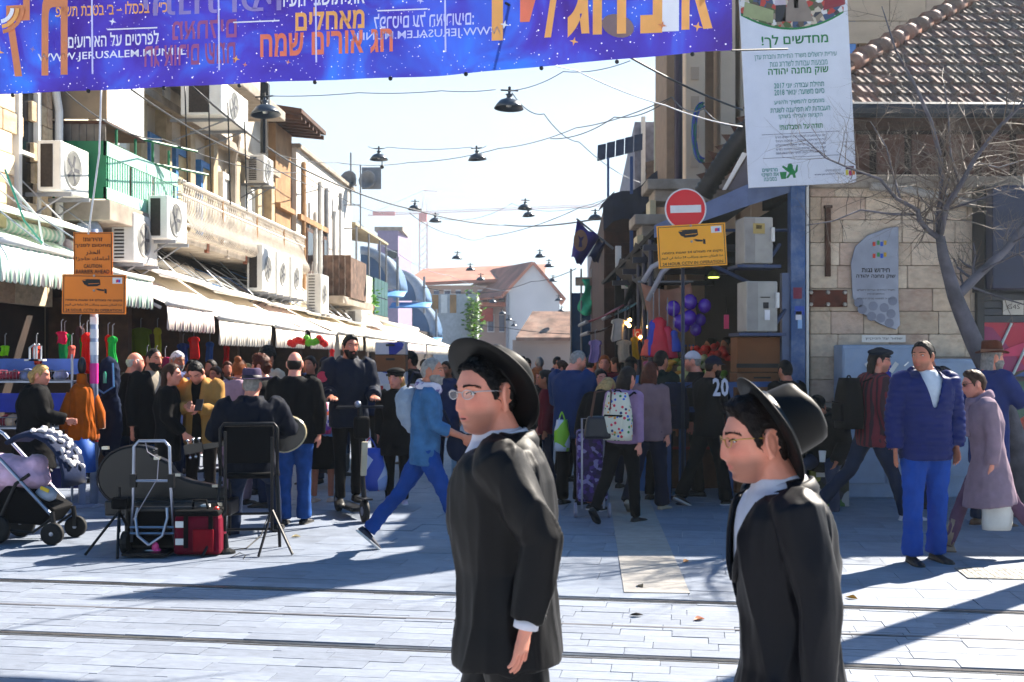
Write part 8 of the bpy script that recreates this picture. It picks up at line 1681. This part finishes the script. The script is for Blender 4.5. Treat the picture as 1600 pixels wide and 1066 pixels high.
# hanging goods on the left
def hanger(px, py, D, w, h, c, label, kind='hanging_garment', cat='garment', grp='garments hanging under the left awnings'):
    t = thing(kind, label, cat, U(px, py, D), rnd.uniform(-.5, .5), grp); b = MB(); w, h = w * D / FPX, h * D / FPX
    ph = rnd.uniform(0, 6)
    b.loft([[Vector((w / 2 * k * math.copysign(abs(math.cos(a)) ** .5, math.cos(a)) + .02 * u * math.sin(ph + u * 4), (.03 + .012 * math.sin(a * 5 + ph)) * math.sin(a), -h * u - .02 * math.sin(a * 3 + ph) * (u > .9))) for a in [i * 2 * math.pi / 24 for i in range(24)]] for u, k in ((0, .25), (.03, .6), (.08, 1.0), (.2, 1.08), (.26, .8), (.6, .84), (.95, .9), (1, .88))]); b.obj('cloth', cloth('hang_' + c, c, .7), t)
    b = MB(); b.tube([(0, 0, 0), (0, 0, .12), (.02, 0, .14)], .006, 5); b.obj('hook', m_grey, t)
for a in ((101, 520, 13.2, 20, 50, '0c7c3c', 'green paper bag hanging over the blue stall'), (96, 518, 13.1, 16, 18, 'c81848', 'pink red bundle hanging over the green bag'), (8, 540, 13, 14, 14, '7ac820', 'lime green tag at the left edge'), (112, 540, 13.1, 10, 24, 'c0584c', 'coral cloth beside the green bag'),
          (136, 520, 12.8, 18, 62, 'c81414', 'red scarf hanging left of the sign pole'), (129, 525, 12.9, 8, 50, '2c6a1c', 'dark green scarf beside the red scarf left of the pole'), (176, 525, 12.9, 14, 42, '18a040', 'bright green scarf hanging right of the sign pole'), (169, 523, 13, 10, 46, 'b81c14', 'red scarf hanging right of the sign pole'), (57, 540, 13, 12, 28, 'c04430', 'brick red slipper hanging above the blue stall'),
          (303, 526, 17, 17, 34, 'd81c18', 'bright red football shirt hanging in the middle of the left row'), (286, 536, 17.2, 18, 34, '1c3c84', 'blue shirt hanging left of the red football shirt'), (328, 534, 18, 14, 30, '244c8c', 'blue shirt hanging right of the red football shirt'), (354, 540, 20, 10, 30, 'c01418', 'narrow red banner below the wide awning valance'), (519, 545, 22, 8, 26, 'd02024', 'thin red pennant left of the scooter man'),
          (220, 512, 16.5, 36, 44, '5c7c14', 'yellow green printed cloth hanging in the dark shop'), (246, 512, 16.6, 12, 44, 'a8b020', 'yellow cloth strip hanging in the dark shop'), (196, 500, 16.3, 14, 40, '8c2430', 'maroon cloth hanging in the dark shop'), (125, 510, 13.6, 14, 60, '4a3030', 'brown net sack hanging behind the green bag')): hanger(*a)
t = thing('garland', 'red and green paper garland under the maroon striped awning', 'garland', U(480, 533, 21)); 
for i in range(14): b = MB(); b.ball((-.32 + i * .05, rnd.uniform(-.05, .05), rnd.uniform(-.06, .06)), (.07, .06, .07), 8, 6); b.obj('paper_ball', M('gar_r', 'd01810', .6) if abs(i - 8) > 2 else M('gar_g', '5ca818', .6), t)
for k in range(3): hanger(230 + k * 14, 556 + k, 15, 26, 16, ('a8401c', 'b87848', '98204c')[k], ('rust', 'tan', 'magenta')[k] + ' folded cloth on the counter behind the young man', 'counter_cloth', 'cloth', 'cloths on the counter')
t = thing('counter', 'long low counter with pale edging behind the left crowd', 'counter', (0, 0, 0)); b = MB(); sbox(b, -6.9, -6.2, 15.7, 28, 0, .95); b.obj('front_panel', M('counter_red', '4c1c1c', .7, var=.3), t); b = MB(); sbox(b, -6.95, -6.15, 15.68, 28, .95, 1.0); b.obj('top', M('counter_top', '8c7a64', .6), t)
b = MB()
for i in range(60): D = 15.9 + i * .2; b.ball(S(-6.4 + rnd.uniform(-.25, .15), D, 1.03), rnd.uniform(.05, .09), 7, 5)
b.obj('heaped_goods', M_cells('goods', ['b84a1c', 'c89a2c', '8c1c1c', '4c6a1c', 'c8b08c'], 7), t, kind='stuff')
# fruit van / boxes in the lane
t = thing('delivery_cart', 'small delivery cart with red and white tail board in the lane', 'cart', at(617, 15.5)); b = MB(); b.box((0, .3, .75), (.52, .9, .5)); b.obj('body', M('cart_dark', '1c1c24', .5), t, bevel=.02); b = MB(); b.box((0, -.17, 1.2), (.60, .03, .12)); bo = b.obj('tail_board', m_white, t)
for sx in (-1, 1): b = MB(); b.box((sx * .2, -.19, 1.2), (.12, .02, .07)); b.obj('tail_lamp', M('tail_red', 'b81420', .3), bo); b = MB(); b.lathe([(0, -.05), (.2, -.05), (.2, .05), (0, .05)], 14, (sx * .24, .1, .2), (0, R(90), 0)); b.obj('wheel', M('rubber', '0c0c0e'), t)
b = MB(); b.box((0, .3, 1.05), (.56, .9, .04)); b.obj('load_bed', m_grey, t)
bw = M_cells('fruit_box', ['c4c4cc', '1c2c8c', 'c8c8d0', '2c3ca0', 'c4b8b0'], 7)
for k, (z, lab) in enumerate(((1.07, 'lowest white and blue fruit box on the delivery cart'), (1.25, 'second white and blue fruit box from the bottom on the delivery cart'), (1.43, 'brown open middle carton on the delivery cart'), (1.66, 'topmost white and blue fruit box on the delivery cart'))):
    t = thing('fruit_box', lab, 'box', at(612, 15.6)[:2] + (z,), 0, 'boxes on the delivery cart'); h = .17 if k != 2 else .22; b = MB(); b.box((0, 0, h / 2), (.42, .34, h)); b.obj('carton', bw if k != 2 else cart, t, bevel=.006); b = MB(); b.box((0, -.172, h * .75), (.12, .006, .03)); b.obj('hand_hole', ink, t)
t = thing('white_panel_cart', 'white paper fronted cart behind the flowered backpack girl', 'cart', at(519, 14)); b = MB(); b.box((0, 0, 1.28), (.24, .04, .3)); b.obj('white_sheet', m_white, t); b = MB(); b.box((0, .1, .75), (.3, .3, .7)); b.obj('cart_body', M('cart_teal', '2c4c6c', .6), t); b = MB(); b.box((0, .05, .3), (.34, .5, .2)); b.obj('base', M('cart_dark', '1c1c24'), t)
# balloons, hanging bags and produce on the right
t0 = [(1052, 482, 24), (1078, 472, 24), (1101, 478, 22), (1077, 497, 24), (1062, 503, 23), (1068, 509, 22), (1094, 500, 20), (1087, 515, 20)]
for i, (px, py, r_) in enumerate(t0):
    t = thing('balloon', ['purple balloon at the left of the bunch', 'purple balloon at the top of the bunch', 'purple balloon at the right of the bunch', 'purple balloon in the middle front of the bunch', 'purple balloon low at the left of the bunch', 'purple balloon at the bottom left of the bunch', 'dim purple balloon behind the middle one', 'dim purple balloon at the bottom right of the bunch'][i], 'balloon', U(px, py, 13.9 + (i > 5) * .12 - (i == 3) * .1), 0, 'purple balloons at the stall')
    rr = r_ / 2 * 13.9 / FPX; b = MB(); b.ball((0, 0, 0), (rr * .95, rr * .95, rr * 1.05), 20, 14); b.obj('skin', M('balloon', '4c1ca4', .18, var=.05, coat=.5), t, True); b = MB(); b.lathe([(.004, -rr * 1.05), (.012, -rr * 1.12)], 8); b.obj('knot', MATS['balloon'], t)
for i, (px, c, w, y0, y1, lab) in enumerate(((1030, 'd01c3c', .14, 496, 558, 'red plastic bag bunch hanging in the middle of the stall front'), (1021, '2038c0', .09, 500, 556, 'blue plastic bag hanging left of the red one'), (1043, 'c02048', .1, 510, 560, 'crimson plastic bag hanging right of the red one'), (1053, '2c48b8', .08, 516, 550, 'blue plastic bag at the right of the bunch'), (1012, 'e05848', .07, 530, 556, 'coral plastic bag low at the left of the bunch'))):
    t = thing('plastic_bag', lab, 'bag', U(px, y0, 13.75), 0, 'plastic bags hanging at the stall'); h = (y1 - y0) * 13.75 / FPX; b = MB()
    b.loft([[Vector((w * k * math.cos(a) * (1 + .2 * math.sin(a * 4 + u * 3)), w * .6 * k * math.sin(a), -h * u)) for a in [j * 2 * math.pi / 14 for j in range(14)]] for u, k in ((0, .25), (.1, .6), (.25, .5), (.6, .9), (.95, 1.2), (1, 1.1))]); b.obj('bag_body', M('pbag_' + c, c, .4, trl=.2), t, True); b = MB(); b.tube([(0, 0, 0), (0, 0, .35)], .006, 5); b.obj('string', m_grey, t)
# produce counter
t = thing('produce_counter', 'slanting fruit and vegetable counter inside the corner stall', 'counter', (0, 0, 0)); b = MB(); b.loft([[Vector((x, y, z)) for y, z in ((13.9, .0), (13.9, 1.24), (15.2, 1.62), (15.2, 0))] for x in (1.75, 2.95)]); b.obj('counter_body', M('counter_wood', '5c3824', .8, var=.3), t)
for i in range(2): b = MB(); b.box((2.35, 13.88, .5 + i * .3), (1.2, .03, .03)); b.obj('edge_strip', M('edge_red', '8c2018', .6), t)
def pile(name, label, x0, x1, y0, y1, n, shp, cols, grp):
    m_ = [M('prod_' + c, c, .5, var=.15) for c in cols]; b0 = MB(); b0.ball((0, 0, 0), shp, 8, 6); mes = [b0.mesh(name, mm, True) for mm in m_]
    for i in range(n):
        x, y = rnd.uniform(x0, x1), rnd.uniform(y0, y1); z = 1.24 + (y - 13.9) * .29 + rnd.uniform(.02, .10); o = link(name, rnd.choice(mes), None, loc=(x, y, z)); o.rotation_euler = (rnd.uniform(-.6, .6), rnd.uniform(-.6, .6), rnd.uniform(0, 3)); tag(o, label, grp[0], grp[1])
pile('fennel_bulb', 'pale green and white vegetable heaped on the stall counter', 2.15, 2.65, 13.95, 14.9, 60, (.05, .075, .045), ('a8b468', 'c0c49c', '6c8c30', 'b8bc84'), ('vegetable', 'pale vegetables heaped on the counter'))
pile('banana', 'yellow banana in the heap left of the pale vegetables', 1.85, 2.12, 13.95, 14.9, 22, (.03, .10, .03), ('c8981c', 'b8841c'), ('banana', 'bananas on the counter'))
pile('red_pepper', 'red pepper heaped under the stall keeper', 2.45, 2.9, 15.0, 15.5, 34, (.05, .05, .05), ('b80c0c', 'c8201c'), ('pepper', 'red peppers on the counter'))
pile('aubergine', 'purple vegetable at the left end of the counter', 1.78, 1.95, 14.2, 14.7, 8, (.045, .09, .045), ('8c1060',), ('vegetable', 'purple vegetables on the counter'))
for i in range(14): t = thing('bottle', 'small dark bottle with blue cap in the row behind the bananas', 'bottle', (1.78 + i * .05, 15.1, 1.6), 0, 'bottles behind the bananas'); b = MB(); b.lathe([(.018, 0), (.018, .11), (.008, .14), (.008, .17)], 8); b.obj('glass', M('bottle_dk', '14241c', .2), t); b = MB(); b.lathe([(.011, .165), (.011, .19), (0, .19)], 8); b.obj('cap', M('cap_blue', '1c50a0', .4), t)
t = thing('drinks_sign', 'red soft drink sign with white script deep in the stall', 'sign', U(1012, 523, 16)); b = MB(); b.box((0, 0, 0), (.42, .05, .16)); s_ = b.obj('panel', M('cola_red', 'b80c14', .4), t); text('Coca-Cola', m_white, s_, frame_mat((0, -.028, 0), (1, 0, 0), (0, 0, 1)), .09, .36, .004)
for i, (px, py) in enumerate(((984, 500), (979, 505), (983, 509), (1001, 527), (1006, 512), (1013, 511))): t = thing('stall_bulb', 'small lit bulb shining in the dark stall', 'bulb', U(px, py, 15.5), 0, 'lit bulbs in the stall'); b = MB(); b.ball((0, 0, 0), .025, 8, 6); b.obj('glow', M('bulb_glow', 'ffc878', .4, emit=9), t); b = MB(); b.tube([(0, 0, .02), (0, 0, .2)], .005, 4); b.obj('flex', ink, t)
for px, py, w, c, lab in ((966, 512, 22, 'b8b0a4', 'pale plastic box hanging from the far awning on the right'), (975, 545, 22, 'b8a890', 'white sheet hanging beside the drinks sign'), (930, 545, 20, '8a78a8', 'lilac shirt hanging over the lane crowd'), (992, 540, 12, 'b88c1c', 'yellow bag hanging by the drinks sign'), (1008, 540, 14, 'b8841c', 'golden sack hanging right of the drinks sign')): hanger(px, py - 14, 15.5, w, 34, c, lab, 'hanging_goods', 'goods', 'goods hanging on the right')
for k, (pts, c, lab) in enumerate((((918, 505), (986, 470), 'b07880'), 0, 0) if False else [(((917, 503), (975, 476)), '9a5c68', 'dark striped awning jutting over the right crowd'), (((920, 520), (960, 508)), '3c2a24', 'brown lower awning above the lilac shirt'), (((957, 492), (1000, 470)), '6a9aa8', 'teal edged awning beside the torn tarp')]):
    a, c_ = U(*pts[0], 16.5 + k * .4), U(*pts[1], 16.5 + k * .4); t = thing('stall_awning', lab, 'awning', a, 0, 'awnings on the right side'); d = c_ - a
    b = MB(); b.sheet(4, 4, lambda u, v: Vector((d.x * u, v * 1.8, d.z * u - .03 * math.sin(u * 3)))); b.obj('fabric', M('aw_' + c, c, .7, var=.2), t, True, solid=.02); b = MB(); b.tube([(0, 0, 0), (0, 1.8, 0)], .03, 6); b.obj('front_bar', m_grey, t)
t = thing('hanging_lamp_green', 'greenish fluorescent lamp glowing under the canopy', 'lamp', U(1115, 433, 14.5)); b = MB(); b.lathe([(.09, 0), (.06, .06), (.02, .09)], 14); b.obj('shade', M('shade_green', '5c6c1c', .5), t); b = MB(); b.lathe([(0, 0), (.07, .0), (.07, .012), (0, .012)], 12, (0, 0, -.012)); b.obj('diffuser', M('lamp_green', 'c8d060', .4, emit=1.2), t)
t = thing('price_card', 'pink price card hanging in the stall', 'card', U(1135, 503, 13.6)); b = MB(); b.box((0, 0, 0), (.06, .01, .17)); b.obj('card', M('card_pink', 'd8386c', .5), t); b = MB(); b.tube([(0, 0, .08), (0, 0, .3)], .004, 4); b.obj('string', ink, t)
# ---------------------------------------------------------------- crowd down the lane
crr = random.Random(5)
CR = [(700, 562, 15.5, 'bearded bald man with a scarf', 'black', 0), (835, 572, 14, 'red haired woman in navy', 'red', 1), (856, 577, 13.4, 'woman with long black hair and a crimson coat', 'black', 1), (882, 560, 15, 'woman with long brown hair', 'brown', 1), (896, 557, 14.6, 'man in dark green beanie', 'black', 2), (922, 553, 16, 'man with dark hair', 'black', 0), (945, 552, 15.3, 'woman with long copper hair', 'red', 1), (984, 552, 14, 'man in black knitted beanie', 'black', 2), (936, 575, 13, 'woman with black hair stooping', 'black', 1), (812, 553, 22, 'man with short dark hair', 'black', 0), (822, 556, 20, 'man in a blue cap', 'grey', 2), (843, 556, 21, 'grey haired man', 'grey', 0), (868, 555, 24, 'man with black hair', 'black', 0), (905, 557, 22, 'dark haired person', 'dark', 0), (790, 556, 26, 'man in dark coat', 'black', 0), (760, 556, 30, 'person in grey', 'dark', 0), (660, 560, 24, 'man in black', 'dark', 0), (678, 557, 30, 'woman in dark red', 'brown', 1), (575, 556, 16.5, 'bald man in black', 'dark', 3), (553, 562, 18, 'blond woman', 'blond', 1), (645, 548, 17, 'man with curly dark hair leaning over the boxes', 'black', 4), (538, 560, 15.5, 'woman with grey hair', 'grey', 1), (505, 553, 17, 'man in dark beanie', 'black', 2), (480, 556, 18, 'woman with ginger hair', 'red', 1), (340, 570, 14.5, 'woman with brown hair', 'brown', 1), (333, 560, 16, 'man in a dark jacket', 'dark', 0), (298, 560, 16, 'man with black hair', 'black', 0), (355, 562, 17, 'woman in red scarf', 'auburn', 1), (386, 566, 16, 'blond child', 'blond', 1), (160, 565, 14.6, 'woman in navy', 'dark', 1), (965, 556, 18, 'woman in violet', 'brown', 1), (735, 554, 36, 'distant man in black', 'dark', 0), (716, 556, 33, 'distant woman in blue', 'brown', 1), (775, 555, 38, 'distant man in brown', 'dark', 0), (750, 556, 42, 'distant person in black', 'dark', 0)]
cc = [blk, navy, dgrey, cloth('crim', '5c0c20'), cloth('brownc', '2c1c14'), cloth('bluec', '1c2c54'), cloth('wine', '3c1428'), cloth('olive', '24261c')]
for px, py, D, lab, hc, kd in CR:
    top_z = CH + (HZ - py) / FPX * D; top_z = min(max(top_z, 1.45), 1.86)
    side_ = 'left stalls' if px < 560 else 'middle of the lane' if px < 800 else 'right stalls'
    person(lab + (' by the ' if 'lane' not in side_ else ' in the ') + side_, at(px, D), crr.choice([0, 20, -30, 170, 150, -160, 80, -80]), H=top_z - (.02 if kd == 2 else 0), fem=1 if kd == 1 else 0, skin=crr.choice(['fair', 'mid', 'tan']), hair={0: 'short', 1: 'long', 2: 'short', 3: 'crop', 4: 'curly'}[kd], hairc=hc, hat=dict(k='beanie', m=crr.choice(cc[:3])) if kd == 2 else None, top=dict(m=crr.choice(cc) if 'crimson' not in lab else cc[3], hem=crr.choice([.1, .2, .35]), g=.02), pants=pants(crr.choice([blk, jeand, navy])), face=1 if D < 16 else 0, vox=.0145, group='crowd under the awnings and down the lane', legs=((crr.uniform(0, 14), 6), (crr.uniform(-16, 0), 8)))
# ---------------------------------------------------------------- thin bright winter haze
b = MB(); b.box((0, 190, 27), (640, 500, 56.6))
m = bpy.data.materials.new('haze'); m.use_nodes = True; N = m.node_tree.nodes; N.remove(N['Principled BSDF']); v = N.new('ShaderNodeVolumePrincipled'); v.inputs['Density'].default_value = .0008; v.inputs['Color'].default_value = (.78, .9, 1, 1); v.inputs['Anisotropy'].default_value = .6
m.node_tree.links.new(v.outputs[0], N['Material Output'].inputs['Volume'])
b.obj('haze', m, kind='stuff')
